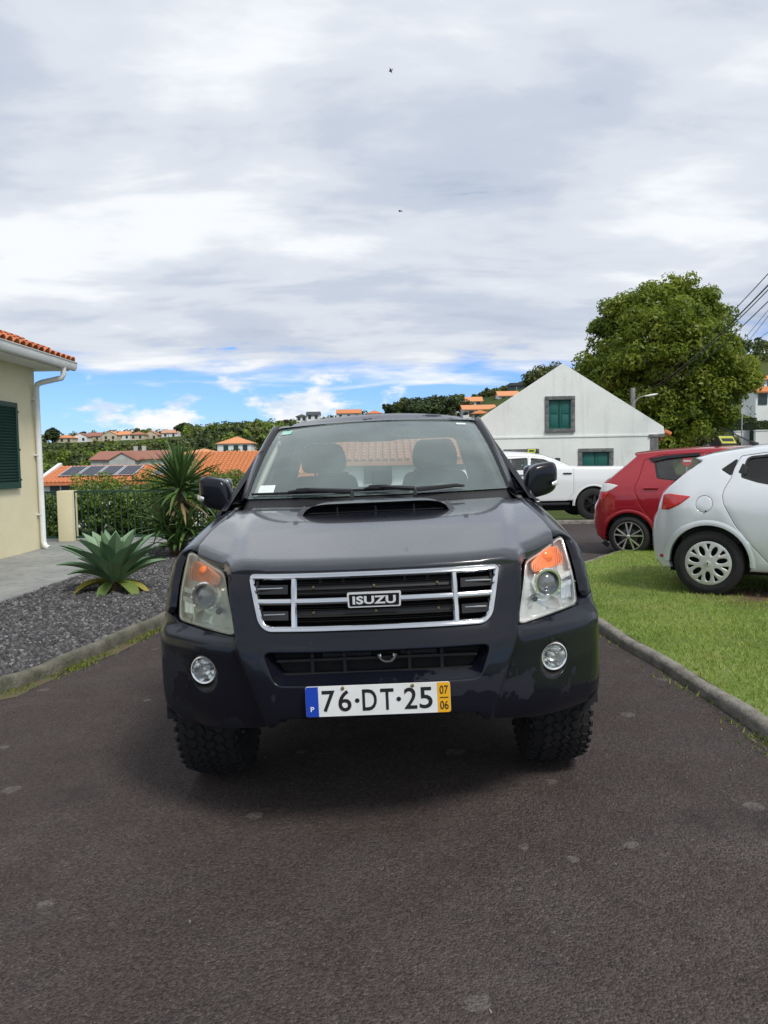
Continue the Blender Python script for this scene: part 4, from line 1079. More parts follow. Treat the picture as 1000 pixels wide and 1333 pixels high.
        MB().span((sx_ - .25, 1.98, .60), (sx_ + .25, 2.45, .76)).build('seat_cushion', MAT['seat_cloth'], st, bevel=.04)
    q = MB(); q.prism(rounded([(-.66, .72), (.66, .72), (.66, 1.24), (-.66, 1.24)], .06), lambda a, b: (a, 2.98, b), lambda a, b: (a, 3.10, b)); rs = q.build('rear_seat', MAT['seat_cloth'], T, bevel=.03)
    for x in (-.36, .36, 0): MB().box((x, 3.05, 1.30), (.24 if x else .16, .09, .12)).build('headrest', MAT['seat_cloth'], rs, bevel=.03)
    c = Vector((.37, 1.93, 1.10)); Mw = Matrix.Translation(c) @ Matrix.Rotation(R(-62), 4, 'X')
    q = MB(); q.tube([Mw @ Vector((.185 * math.cos(w), .185 * math.sin(w), 0)) for w in [i * math.pi / 14 for i in range(28)]], .016, 8, closed=True)
    for w in (0, 180, 270): q.tube([Mw @ Vector((0, 0, -.02)), Mw @ Vector((.18 * math.cos(R(w)), .18 * math.sin(R(w)), 0))], .016, 6)
    q.tube([Mw @ Vector((0, 0, 0)), Mw @ Vector((0, 0, -.25))], .035, 8); q.build('steering_wheel', MAT['dash_plastic'], T)
    q = MB(); q.prism(rounded([(-.125, -.032), (.125, -.032), (.118, .035), (-.118, .035)], .03), lambda a, b: (a, 1.965, 1.578 + b), lambda a, b: (a, 1.995, 1.578 + b)); q.build('inner_mirror', MAT['black_plastic'], T, bevel=.006)
    q = MB().tube([(0, 1.86, 1.645), (0, 1.975, 1.60)], .010, 6); q.box((-.012, 1.852, 1.640), (.036, .012, .036)); q.build('mirror_stem', MAT['black_plastic'], T)
    # --- wipers
    def wiper(pu, pv, eu, ev, nm):
        q = MB()
        piv = WS(pu, 0) + Vector((0, -.05, -.005)); tip = lambda u, v, h: WS(u, v) + Vector((0, -h * .8, h))
        mid = tip(lerp(pu, eu, .45), lerp(.02, ev, .6), .028)
        q.tube([piv, piv + Vector((0, 0, .03)), mid, tip(lerp(pu, eu, .62), ev * .9, .018)], [.014, .013, .010, .006], 6); q.box(mid, (.09, .02, .016))
        w = q.build(nm, MAT['black_plastic'], T)
        q = MB(); q.tube([tip(lerp(eu, pu, k * .95), lerp(ev, pv, k), .010) for k in (0, .2, .4, .6, .8, 1)], .0065, 6); q.build('wiper_blade', MAT['matte_black'], w)
    wiper(.28, .035, -.32, .035, 'wiper'); wiper(-.18, .03, -.97, .03, 'wiper'); 
    q = MB(); q.tube([WS(.30, 0) + Vector((0, -.03, .02)), WS(.60, .02) + Vector((0, -.02, .02)), WS(.66, .02) + Vector((0, -.02, .015))], [.013, .010, .006], 6); q.build('wiper_arm', MAT['black_plastic'], T)
    for x in (-.02, .22): MB().box((x, 1.16, ZH(x, 1.13) + .004), (.035, .03, .012)).build('washer_jet', MAT['black_plastic'], T, bevel=.003)
    # --- door mirrors
    for sg in (1, -1):
        q = MB()
        def shell(a, b):
            th = a * 2 * math.pi; ph = (b - .5) * math.pi
            e = .45; cp, sp_ = math.cos(ph), math.sin(ph); ct, st_ = math.cos(th), math.sin(th)
            f = lambda w, e: math.copysign(abs(w) ** e, w)
            X = f(cp, e) * f(ct, e); Z = f(sp_, .5); Y = f(cp, e) * f(st_, .8)
            wz = 1 - .10 * Z - .06 * Z * Z
            x = .896 + .094 * X * wz + .012 * Z; z = 1.290 + .088 * Z + .012 * X - .016 * max(0, -Z) * (1 - X) * .5
            y = 1.53 + .075 * Y + (.03 if Y < 0 else 0) * X
            return (sg * x, y, z)
        q.grid(shell, 36, 20); mr = q.build('door_mirror', MAT['worn_dark_paint'], T, smooth=70)
        q = MB(); loft(q, [[(sg * (cx + a * rx), cy + b * ry, cz + c_ * rz) for a, b, c_ in ((-1, 0, .7), (0, -1, .5), (1, 0, -.1), (0, 1, -.2), (-1, .2, -.8))] for cx, cy, cz, rx, ry, rz in ((.745, 1.47, 1.215, .03, .06, .035), (.80, 1.50, 1.21, .035, .05, .03), (.87, 1.53, 1.225, .06, .05, .02))], cap=True); q.build('mirror_foot', MAT['black_plastic'], mr, smooth=60)
        q = MB(); q.grid(lambda a, b: (sg * (.945 + .048 * a), 1.452 + .055 * a ** 2 - .006 * math.sin(math.pi * b), 1.262 + .030 * (b - .5) * (1.1 - .5 * (1 - a)) + .010 * a), 8, 6); q.build('mirror_indicator', MAT['lamp_house'], mr, smooth=60)
        q = MB(); q.prism(rounded([(-.08, -.07), (.08, -.07), (.085, .075), (-.08, .075)], .03), lambda a, b: (sg * (.897 + a), 1.595, 1.292 + b), lambda a, b: (sg * (.897 + a), 1.602, 1.292 + b)); q.build('mirror_glass', MAT['bright_reflector'], mr)
    # --- wheels
    def wheel(x, y, steer=0):
        sg = 1 if x > 0 else -1
        w = empty('wheel', (x, y, .381), (0, 0, R(steer))); w.parent = T
        M = Matrix.Rotation(R(90), 4, 'Y')
        ro = .372; hw = .122
        prof = [(.205, -.10), (.215, -.112), (.27, -.128), (.32, -.128), (.350, -.122), (ro - .008, -.105), (ro - .006, -.05), (ro - .005, 0), (ro - .006, .05), (ro - .008, .105), (.350, .122), (.32, .128), (.27, .128), (.215, .112), (.205, .10)]
        ty = MB().lathe(prof, M, 64).build('tyre', MAT['rubber'], w, smooth=50)
        q = MB(); n = 44
        for i in range(n):
            for r_, (cx, bw, ln, off, tw) in enumerate(((-.100, .036, .036, 0, .35), (-.058, .032, .038, .5, -.5), (-.019, .026, .040, .2, .5), (.019, .026, .040, .7, -.5), (.058, .032, .038, .1, .5), (.100, .036, .036, .6, -.35))):
                a = 2 * math.pi * (i + off) / n
                Mr = Matrix.Rotation(a, 3, 'X'); rr = ro - .005 - (.010 if abs(cx) > .09 else 0)
                loc = Mr @ Vector((cx, 0, rr)); rot = Mr @ Matrix.Rotation(tw, 3, 'Z') @ Matrix.Rotation((.28 if cx > .09 else -.28 if cx < -.09 else 0), 3, 'Y')
                q.box(loc, (bw, ln, .016), rot)
            a = 2 * math.pi * (i + .3) / n; Mr = Matrix.Rotation(a, 3, 'X')
            for s2 in (1, -1): q.box(Mr @ Vector((s2 * .124, 0, .345)), (.012, .026, .030), Mr @ Matrix.Rotation(s2 * .3, 3, 'Y'))
        q.build('tread_blocks', MAT['rubber'], ty, smooth=0, recalc=False)
        q = MB().lathe([(.205, -.10), (.195, -.09), (.19, .05), (.20, .10), (.207, .112), (.195, .104), (.185, .05), (.09, .06 ), (.0005, .065)] if sg > 0 else [(.205, .10), (.195, .09), (.19, -.05), (.20, -.10), (.207, -.112), (.195, -.104), (.185, -.05), (.09, -.06), (.0005, -.065)], M, 40)
        rim = q.build('rim', MAT['rim_dark'], w)
        q = MB()
        for k in range(6):
            a = k * math.pi / 3; q.box(Matrix.Rotation(a, 3, 'X') @ Vector((sg * .085, 0, .115)), (.03, .05, .17), Matrix.Rotation(a, 3, 'X'))
        q.build('spokes', MAT['grey_metal'], rim, bevel=.008)
    wheel(.764, .855, 0); wheel(-.764, .855, 0); wheel(.79, 3.85); wheel(-.79, 3.85)
    # --- underside
    q = MB(); q.span((-.50, .30, .40), (-.38, 4.9, .52)); q.span((.38, .30, .40), (.50, 4.9, .52)); q.span((-.5, .45, .38), (.5, .60, .48)); q.span((-.4, .9, .34), (.4, 1.6, .5)); q.build('chassis', MAT['matte_black'], T)
    q = MB(); q.add([(-.40, .14, .50), (.40, .14, .50), (.36, .55, .34), (-.36, .55, .34)], [(0, 1, 2, 3)]); q.build('skid_plate', MAT['matte_black'], T)
    q = MB(); q.tube([(-.68, 3.85, .38), (.68, 3.85, .38)], .05, 10); q.tube([(-.68, .80, .36), (.68, .80, .36)], .04, 10)
    for sg in (1, -1): q.tube([(sg * .40, .67, .40), (sg * .66, .855, .30), (sg * .40, 1.03, .40)], .03, 8); q.box((sg * .66, .72, .40), (.06, .12, .26))
    q.build('axles', MAT['matte_black'], T)
    q = MB(); q.span((-.6, .45, .55), (.6, 1.15, .98)); q.build('engine_block', MAT['matte_black'], T)
    q = MB(); q.box((-.455, .30, .425), (.022, .03, .06)); q.box((.47, .30, .43), (.022, .03, .05)); q.build('tow_hook', MAT['black_plastic'], T)
    return T
pbr('tail_red', (.55, .012, .012), .15, coat=1.0)
truck = make_truck()
# ---------------------------------------------------------------- foliage tools
def leaf_mesh(name, P, N, size, mat, parent=None, tone=None, fold=.25, aspect=.5, kind=None):
    """many small folded leaves: P (n,3) centres, N (n,3) facing directions"""
    n = len(P); N = N / np.maximum(1e-6, np.linalg.norm(N, axis=1))[:, None]
    ref = RNG.normal(0, 1, (n, 3)); A = np.cross(N, ref); A /= np.maximum(1e-6, np.linalg.norm(A, axis=1))[:, None]; B = np.cross(N, A)
    s = (size * RNG.uniform(.6, 1.4, n))[:, None]; w = s * aspect
    v = np.empty((n, 4, 3)); v[:, 0] = P - A * s; v[:, 1] = P + B * w + N * w * fold; v[:, 2] = P + A * s - N * s * .25; v[:, 3] = P - B * w + N * w * fold
    me = bpy.data.meshes.new(name); me.vertices.add(4 * n); me.vertices.foreach_set('co', v.ravel()); me.loops.add(4 * n); me.loops.foreach_set('vertex_index', np.arange(4 * n, dtype=np.int32)); me.polygons.add(n); me.polygons.foreach_set('loop_start', np.arange(0, 4 * n, 4, dtype=np.int32)); me.update()
    at = me.attributes.new('tone', 'FLOAT', 'FACE'); at.data.foreach_set('value', np.clip(RNG.uniform(0, 1, n) if tone is None else tone, 0, 1).astype(np.float32)); me.materials.append(mat)
    o = bpy.data.objects.new(name, me); COL.objects.link(o)
    if parent: o.parent = parent
    if kind: o['kind'] = kind
    return o
def clump_cloud(C, r, per, squash=.75):
    """leaf positions and facings in clumps: C (m,3) clump centres, r clump radius"""
    m = len(C); D = RNG.normal(0, 1, (m, per, 3)); D /= np.linalg.norm(D, axis=2)[..., None]
    rad = r * RNG.uniform(.35, 1.0, (m, per, 1)) ** .6; off = D * rad; off[..., 2] *= squash
    P = C[:, None] + off; N = D * 1.0 + RNG.normal(0, .55, (m, per, 3)); N[..., 2] += .35
    ct = np.repeat(RNG.uniform(0, 1, m), per); tone = .55 * ct + .45 * RNG.uniform(0, 1, m * per)
    return P.reshape(-1, 3), N.reshape(-1, 3), tone
def crown_centres(c, rad, m, inner=.45, low=-1.0, lump=.16, seed=0):
    out = []; rg = np.random.default_rng(seed + 5)
    ph = rg.uniform(0, 6.28, 6)
    while len(out) < m:
        d = rg.normal(0, 1, 3); d /= np.linalg.norm(d)
        if d[2] < low: continue
        k = 1 + lump * (math.sin(3 * d[0] + ph[0]) * math.sin(4 * d[2] + ph[1]) + .7 * math.sin(5 * d[1] + ph[2] + 3 * d[0]) + .5 * math.sin(9 * d[0] + ph[3]) * math.sin(8 * d[2] + ph[4]))
        q = rg.uniform(inner ** 3, 1) ** (1 / 3) * k
        out.append([c[i] + d[i] * rad[i] * q for i in range(3)])
    return np.array(out)
leafmat('plane_leaf', (.085, .130, .016), (.185, .250, .028), (.32, .37, .050), .45, .46, .35, (.17, .13, .05))
leafmat('dark_leaf', (.026, .046, .016), (.052, .084, .026), (.090, .125, .038), .5, .15, .35)
leafmat('hedge_leaf', (.048, .085, .016), (.105, .170, .030), (.19, .265, .050), .4, .2, .4)
leafmat('lime_leaf', (.075, .125, .016), (.155, .225, .032), (.26, .33, .055), .45, .25, .3)
leafmat('olive_leaf', (.060, .080, .026), (.115, .140, .044), (.185, .20, .075), .6, .2, .2)
pbr('bark', (.10, .075, .055), .9, col2=(.05, .040, .030), vscale=6, bump=(14, .9, .05))
def trunk_mesh(base, top, r, limbs, parent, mat=None, seed=1):
    rg = random.Random(seed); q = MB(); b = Vector(base); t = Vector(top)
    pts = [b.lerp(t, k / 5) + Vector((rg.uniform(-1, 1), rg.uniform(-1, 1), 0)) * r * .5 * (k > 0) for k in range(6)]
    q.tube(pts, [r * (1.25 - .75 * k / 5) for k in range(6)], 9)
    for L in limbs:
        s = b.lerp(t, rg.uniform(.45, .95)); e = Vector(L); mid = s.lerp(e, .5) + Vector((0, 0, (e - s).length * .08))
        q.tube([s, mid, e], [r * .42, r * .28, r * .1], 6)
    return q.build('trunk', mat or MAT['bark'], parent)
def bush(name, c, rad, m, r, per, size, mat, label, cat='shrub', group=None, seed=0, inner=.5, low=-.6, stem=True):
    t = empty(name, (c[0], c[1], c[2] - rad[2]), (0, 0, 0), label, cat, group)
    C = crown_centres((0, 0, rad[2]), rad, m, inner, low, .14, seed); P, N, tn = clump_cloud(C, r, per)
    leaf_mesh('foliage', P, N, size, mat, t, tn)
    if stem:
        q = MB(); rg = random.Random(seed)
        for k in range(5): q.tube([(rg.uniform(-.1, .1), rg.uniform(-.1, .1), -.1), (rg.uniform(-.5, .5) * rad[0], rg.uniform(-.5, .5) * rad[1], rad[2] * 1.1)], [.03, .01], 5)
        q.build('stems', MAT['bark'], t)
    return t

# ---------------------------------------------------------------- cream house on the left
pbr('cream_render', (.74, .68, .47), .9, col2=(.69, .625, .42), vscale=1.4, bump=(60, .25, .01))
pbr('white_render', (.76, .78, .77), .9, col2=(.69, .71, .70), vscale=.8, bump=(60, .2, .01))
pbr('white_paint', (.74, .76, .75), .45, col2=(.66, .68, .67), vscale=5)
pbr('green_paint', (.010, .052, .042), .45)
pbr('teal_paint', (.006, .105, .088), .5)
pbr('railing_green', (.012, .050, .036), .4)
def tile_mat(name, a, b, c):
    m, nt, bs = nodemat(name); oi = nt.nodes.new('ShaderNodeObjectInfo')
    f = mathn(nt, 'ADD', mathn(nt, 'MULTIPLY', oi.outputs['Random'], .6), mathn(nt, 'MULTIPLY', nz(nt, 3.5, 5, .6), .5))
    col = rampn(nt, f, [(.2, a), (.55, b), (.9, c)]); col = mixn(nt, rampn(nt, nz(nt, 11, 6, .65), [(.58, 0.0), (.75, .55)]), col, (.10, .065, .045))
    nt.links.new(col, bs.inputs['Base Color']); bs.inputs['Roughness'].default_value = .9; bumpn(nt, bs, nz(nt, 40, 4), .3, .01); return m
tile_mat('clay_tile', (.36, .095, .040), (.52, .155, .060), (.62, .23, .10))
tile_mat('old_tile', (.30, .13, .075), (.46, .21, .12), (.55, .30, .19))
tile_mat('bright_tile', (.50, .17, .060), (.60, .235, .095), (.66, .30, .14))
tile_mat('brown_tile', (.20, .085, .060), (.27, .115, .080), (.33, .15, .11))
def barrel_tile(L=.42, r0=.082, r1=.098, th=.014, n=7):
    """one convex clay tile lying along +x, narrow end up the slope"""
    q = MB(); rows = []
    for x, r in ((0, r1), (L, r0)):
        rows.append([(x, r * math.cos(math.pi * j / n), r * math.sin(math.pi * j / n) * .85) for j in range(n + 1)] + [(x, (r - th) * math.cos(math.pi * j / n), (r - th) * math.sin(math.pi * j / n) * .85) for j in range(n, -1, -1)])
    loft(q, rows, closed=True, cap=True); return q
WX = -5.86; WC = 13.08; EZ = 3.10; EX = -5.42; RE = 13.5    # wall plane, corner, eave height, eave line, roof end
LH = empty('cream_house', (WX, WC, .03), (0, 0, 0), 'cream rendered bungalow with red barrel tiles, white gutter and dark green shutter', 'house')
def loc(o): # children are given in world coordinates
    o.location = -Vector(LH.location); return o
q = MB(); q.span((-14, 3.0, -.1), (WX, WC, EZ - .02)); loc(q.build('wall', MAT['cream_render'], LH))
q = MB(); q.span((-14.3, 2.6, EZ - .03), (EX - .03, RE - .03, EZ + .01)); loc(q.build('soffit', MAT['white_paint'], LH))
q = MB(); q.span((EX - .03, 2.6, EZ - .03), (EX - .005, RE - .01, EZ + .13)); loc(q.build('fascia', MAT['white_paint'], LH))
SL = math.tan(R(23))
def roofz(x): return EZ + .145 + (EX - x) * SL
q = MB(); RX = -9.9
q.add([(EX + .02, 2.6, roofz(EX + .02)), (EX + .02, RE, roofz(EX + .02)), (RX, RE - (EX - RX) * .9, roofz(RX)), (RX, 2.6, roofz(RX)), (-14.4, RE, roofz(EX + .02)), (-14.4, 2.6, roofz(EX + .02))], [(0, 1, 2, 3), (1, 4, 2), (3, 2, 4, 5)])
rf = loc(q.build('roof', MAT['clay_tile'], LH, smooth=0))
tm = barrel_tile(); ang = math.atan(SL); t0 = None
for j in range(26):
    y = RE - .09 - j * .205
    for k in range(6):
        x = EX + .09 - k * .36 * math.cos(ang)
        if (RE - y) < (EX - x) * .9 - .1: continue
        if t0 is None: t0 = tm.build('tile', MAT['clay_tile'], rf, smooth=50); o = t0
        else: o = t0.copy(); COL.objects.link(o)
        o.location = Vector((x, y + random.uniform(-.006, .006), roofz(x) + .012 + random.uniform(0, .006)))
        o.rotation_euler = (Matrix.Rotation(math.pi, 3, 'Z') @ Matrix.Rotation(-ang + .035, 3, 'Y')).to_euler()
q = MB(); rows = []
for y in (2.6, RE + .02):
    rows.append([(EX + a, y, EZ + b) for a, b in ((.0, .115), (.0, .02), (.025, -.015), (.06, -.03), (.10, -.015), (.122, .03), (.122, .10), (.135, .108), (.135, .118), (.115, .115), (.112, .035), (.06, -.02), (.012, .03), (.010, .115))])
loft(q, rows, closed=True, cap=True); loc(q.build('gutter', MAT['white_paint'], LH, smooth=30))
g0 = Vector((EX + .06, RE - .42, EZ - .03)); px_ = WX + .075; py_ = WC - .10
q = MB(); q.tube([g0 + Vector((0, 0, .02)), g0 + Vector((0, 0, -.10)), g0 + Vector((-.03, 0, -.16)), Vector((px_ + .10, py_, EZ - .27)), Vector((px_ + .02, py_, EZ - .30)), Vector((px_, py_, EZ - .38)), Vector((px_, py_, 1.6)), Vector((px_, py_, .16)), Vector((px_ + .03, py_ - .01, .08)), Vector((px_ + .10, py_ - .03, .045))], .046, 12); loc(q.build('downspout', MAT['white_paint'], LH, smooth=60))
for z in (1.62, .62, 2.55): loc(MB().box((WX + .035, py_, z), (.09, .11, .022)).build('pipe_bracket', MAT['white_paint'], LH))
# louvred shutter
s0, s1, z0, z1 = 11.15, 12.32, 1.09, 2.44; sx0 = WX + .012
q = MB(); q.span((sx0, s0, z0), (sx0 + .045, s0 + .07, z1)); q.span((sx0, s1 - .07, z0), (sx0 + .045, s1, z1)); q.span((sx0 + .001, s0, z0), (sx0 + .044, s1, z0 + .10)); q.span((sx0 + .001, s0, z1 - .07), (sx0 + .044, s1, z1))
sh = loc(q.build('shutter', MAT['green_paint'], LH)); n = 26; sl0 = None
for i in range(n):
    z = lerp(z0 + .125, z1 - .09, i / (n - 1))
    if sl0 is None: sl0 = MB().box((0, 0, 0), (.010, s1 - s0 - .135, .050), Matrix.Rotation(R(34), 3, 'Y')).build('slat', MAT['green_paint'], sh); o = sl0
    else: o = sl0.copy(); COL.objects.link(o)
    o.location = (sx0 + .024, (s0 + s1) / 2, z)
for z in (1.22, 1.70, 2.30): MB().box((sx0 + .03, s1 + .012, z), (.03, .05, .03)).build('hinge', MAT['rim_dark'], sh)

# ---------------------------------------------------------------- gate post and railing
post = atZ(87, 705, .03)
FY = post.y + .10
o = MB().box((post.x, FY, .50), (.27, .27, .94)).build('gate_post', MAT['cream_render'], bevel=.012); tag(o, 'square cream post standing between two lengths of green railing', 'post')
def railing(x0, x1, y0, y1, label, z0=.03, h=.915):
    t = empty('railing', (x0, y0, z0), (0, 0, 0), label, 'railing', None); L = math.hypot(x1 - x0, y1 - y0); n = max(2, int(L / .122)); d = Vector((x1 - x0, y1 - y0, 0)) / L
    for z in (.07, h): MB().box(d * L / 2 + Vector((0, 0, z)), (L, .035, .035), Matrix.Rotation(math.atan2(d.y, d.x), 3, 'Z')).build('rail', MAT['railing_green'], t)
    b0 = None
    for i in range(n + 1):
        if b0 is None: b0 = MB().box((0, 0, (h - .09) / 2 + .08), (.018, .018, h - .10)).build('bar', MAT['railing_green'], t); o = b0
        else: o = b0.copy(); COL.objects.link(o)
        o.location = d * L * i / n
    return t
railing(post.x - .80, post.x - .14, FY, FY, 'short length of green railing between the cream house corner and the post')
railing(post.x + .14, -1.2, FY, FY, 'long green metal railing behind the spiky plants')

# ---------------------------------------------------------------- plants in the gravel bed
def agave_mat(name, a, b, c):
    m, nt, bs = nodemat(name); oi = nt.nodes.new('ShaderNodeObjectInfo')
    f = mathn(nt, 'ADD', mathn(nt, 'MULTIPLY', oi.outputs['Random'], .5), mathn(nt, 'MULTIPLY', nz(nt, 2.5, 4), .6)); nt.links.new(rampn(nt, f, [(.2, a), (.55, b), (.9, c)]), bs.inputs['Base Color'])
    bs.inputs['Roughness'].default_value = .5; bs.inputs['Specular IOR Level'].default_value = .35; return m
agave_mat('agave_green', (.085, .170, .085), (.145, .245, .130), (.22, .33, .20))
agave_mat('agave_yellow', (.085, .15, .045), (.15, .20, .050), (.36, .27, .03))
agave_mat('yucca_green', (.035, .080, .022), (.065, .130, .034), (.115, .180, .050))
agave_mat('dry_leaf', (.12, .085, .045), (.20, .15, .08), (.28, .21, .11))
pbr('leaf_spine', (.06, .035, .025), .6)
def sword(L, W, elev, droop, chan=.22, n=9, belly=.45, twist=0.0, tip=.02, neck=.45):
    """one leaf from the origin along +x, rising at elev and bending by droop"""
    q = MB(); x = z = 0.0; a = elev; rows = []
    for i in range(n + 1):
        t = i / n
        w = W * ((neck + (1 - neck) * (t / belly) ** .8) if t < belly else max(tip, (1 - ((t - belly) / (1 - belly)) ** 1.7))) / 2
        up = Vector((-math.sin(a), 0, math.cos(a))); s = Vector((0, 1, 0)); tw = twist * t; s, up = s * math.cos(tw) + up * math.sin(tw), up * math.cos(tw) - s * math.sin(tw)
        p = Vector((x, 0, z)); th = .014 * W / .2 * (1 - .7 * t)
        rows.append([p - s * w + up * w * chan * 1.6, p - s * w * .5 + up * w * chan * .55, p, p + s * w * .5 + up * w * chan * .55, p + s * w + up * w * chan * 1.6, p - up * th * 1.6])
        x += math.cos(a) * L / n; z += math.sin(a) * L / n; a -= droop / n
    loft(q, rows, closed=True, cap=True); return q
def agave(loc_, scale, label, seed=3, nl=40):
    rg = random.Random(seed); t = empty('agave_plant', loc_, (0, 0, rg.uniform(0, 6)), label, 'agave'); t.scale = (scale,) * 3
    for i in range(nl):
        k = i / (nl - 1); az_ = i * 2.39996; el = lerp(R(20), R(84), k ** .8) + rg.uniform(-.10, .10); L = lerp(.54, .70, math.sin(math.pi * min(1, k * 1.15)) ) * rg.uniform(.9, 1.08) * (1 - .28 * max(0, k - .75) / .25); W = lerp(.150, .190, math.sin(math.pi * k)) * rg.uniform(.9, 1.1) * (1 - .3 * max(0, k - .8) / .2)
        dr = lerp(.75, .12, k) + rg.uniform(-.2, .25)
        m = 'agave_green'
        if i < 8: el = R(rg.uniform(-2, 14)); dr = 1.0; m = 'agave_yellow'; L *= .82
        o = sword(L, W, el, dr, .30, 10, .5, rg.uniform(-.25, .25), .02, .62).build('leaf', MAT[m], t, smooth=60)
        o.rotation_euler = (0, 0, az_); o.location = (math.cos(az_) * .05, math.sin(az_) * .05, .09 + .10 * k if i >= 8 else .09)
    q = MB().lathe([(.08, -.05), (.08, .06), (.06, .16), (.0005, .2)], None, 14); q.build('stem', MAT['dry_leaf'], t)
    return t
agave(atZ(150, 768, .03), .93, 'large blue green agave rosette with broad leaves on the gravel', 5, 50)
agave(Vector((-4.10, 6.80, .03)), 1.12, 'agave partly out of view, one dark leaf tip before the cream wall', 11, 26)
def yucca(base, label):
    rg = random.Random(4); t = empty('yucca_plant', base, (0, 0, 0), label, 'yucca')
    for x, y, h, r in ((0.06, 0, 1.02, .06), (-.16, -.06, .42, .05), (.16, -.10, .34, .05), (.02, -.18, .14, .05)):
        MB().tube([(x * .3, y * .3, -.05), (x * .7, y * .7, h * .5), (x, y, h)], [r * 1.2, r, r * .8], 8).build('stem', MAT['bark'], t)
    heads = (((.06, 0, 1.00), 96, .80, R(-20), R(88), 1), ((-.16, -.06, .42), 50, .56, R(-10), R(75), 1), ((.16, -.10, .34), 50, .54, R(-15), R(70), 1), ((.02, -.18, .14), 34, .50, R(-8), R(70), 1), ((.06, 0, .78), 22, .55, R(-60), R(-10), 0))
    for (hx, hy, hz), cnt, L0, e0, e1, live in heads:
        for i in range(cnt):
            k = i / (cnt - 1); a = i * 2.39996 + rg.uniform(-.2, .2); el = lerp(e0, e1, k ** .8) + rg.uniform(-.12, .12); L = L0 * rg.uniform(.8, 1.12) * (1 - .15 * k)
            m = 'yucca_green' if live or rg.random() < .5 else 'dry_leaf'
            o = sword(L, .062, el, rg.uniform(.15, .6) * (1.2 - k), .35, 6, .35, rg.uniform(-.5, .5), .06, .5).build('leaf', MAT[m], t, smooth=60); o.location = (hx + math.cos(a) * .025, hy + math.sin(a) * .025, hz + rg.uniform(-.05, .06) + .08 * k); o.rotation_euler = (0, 0, a)
    return t
yucca(atZ(233, 722, .03), 'tall yucca with stiff sword leaves beside the railing')

# ---------------------------------------------------------------- garden shrubs behind the railing
for i, (u, v, Y, rx, mt, lb) in enumerate((
        (62, 640, 15.9, .60, 'hedge_leaf', 'dark glossy shrub behind the short railing by the cream house'),
        (125, 634, 16.2, .95, 'hedge_leaf', 'clipped green shrub behind the railing beside the cream post'),
        (150, 615, 18.4, 1.15, 'lime_leaf', 'bright yellow green bush rising behind the railing below the solar panels'),
        (190, 634, 16.3, .80, 'hedge_leaf', 'dense green shrub behind the agave and railing'),
        (203, 619, 18.8, .75, 'lime_leaf', 'pale green bush between solar roof and yucca'),
        (262, 607, 16.9, .80, 'lime_leaf', 'leafy light green bush behind the yucca below the orange roof'),
        (300, 612, 17.3, .85, 'hedge_leaf', 'green shrub beside the truck mirror below the orange roof'),
        (335, 606, 19.5, .80, 'lime_leaf', 'twiggy green shrub behind the pickup windscreen pillar'))):
    c = atY(u, v, Y); g = -.04 if Y < 17.5 else ZT(c.x, Y); rz = (c.z - g) / 2
    bush('garden_shrub', (c.x, Y, g + rz), (rx, .6, rz), int(85 * max(1, rz / .6)), .20, 110, .032, MAT[mt], lb, 'shrub', seed=i, low=-.9)
q = MB(); q.span((-12, 15.15, -1.2), (-1.0, 17.6, -.02)); tag(q.build('planting_bank', MAT['meadow']), kind='structure')
c = atY(285, 690, 13.4); bush('leafy_plant', (c.x + .35, 13.2, .35), (.45, .4, .38), 30, .16, 60, .05, MAT['hedge_leaf'], 'low leafy green plant between yucca and pickup wing', 'plant', seed=31)
# ---------------------------------------------------------------- white gabled house
def wall_mat():
    m, nt, b = nodemat('limewashed_wall'); t = nt.nodes.new('ShaderNodeTexCoord'); t.name = 'TC'
    n = nz(nt, .6, 6, .6); st = nz(nt, 2.6, 7, .65)
    c = rampn(nt, n, [(.3, (.70, .72, .70)), (.6, (.79, .81, .79))]); c = mixn(nt, rampn(nt, st, [(.60, 0.0), (.76, .5)]), c, (.50, .51, .46))
    mp = nt.nodes.new('ShaderNodeMapping'); mp.inputs['Scale'].default_value = (3.2, 3.2, .28); nt.links.new(t.outputs['Object'], mp.inputs[0])
    c = mixn(nt, rampn(nt, nz(nt, 1.0, 7, .65, mp.outputs[0]), [(.55, 0.0), (.80, .45)]), c, (.46, .47, .43))
    nt.links.new(c, b.inputs['Base Color']); b.inputs['Roughness'].default_value = .92; bumpn(nt, b, nz(nt, 14, 5), .25, .02); return m
wall_mat()
pbr('basalt', (.115, .115, .118), .9, col2=(.20, .20, .20), vscale=7, bump=(18, .6, .02))
HY = 27.0
ap = atY(733, 473, HY); ev = atY(864, 556, HY)
WHB = ZT(6.5, HY) - .1
WH = empty('white_house', (ap.x, HY, WHB), (0, 0, 0), 'white gabled house with teal shutters in dark stone frames', 'house')
def wch(o): o.location = -Vector(WH.location); return o
hw_ = ev.x - ap.x; xr = ap.x + hw_ - .22; xl = 2 * ap.x - xr
gz = lambda x: ap.z - abs(x - ap.x) * (ap.z - ev.z) / hw_
wins = [((709.5, 516), (748.5, 562.5)), ((753, 584), (798.5, 621)), ((655.5, 585), (702, 622))]
wr = []
for (a, b) in wins:
    A = atY(*a, HY); B = atY(*b, HY); wr.append((A.x, B.x, A.z, B.z if b[1] < 600 else A.z - 1.35))
sill = ev.z - .24
poly = [(xl, WHB), (xr, WHB), (xr, sill), (xr + .26, sill + .02), (ev.x, ev.z + .02), (ap.x, ap.z), (2 * ap.x - ev.x, ev.z + .02), (2 * ap.x - xr - .26, sill + .02), (xl, sill)]
fr = .125
holes = [[(x0 + fr, z1 + fr), (x1 - fr, z1 + fr), (x1 - fr, z0 - fr), (x0 + fr, z0 - fr)] for x0, x1, z0, z1 in wr]
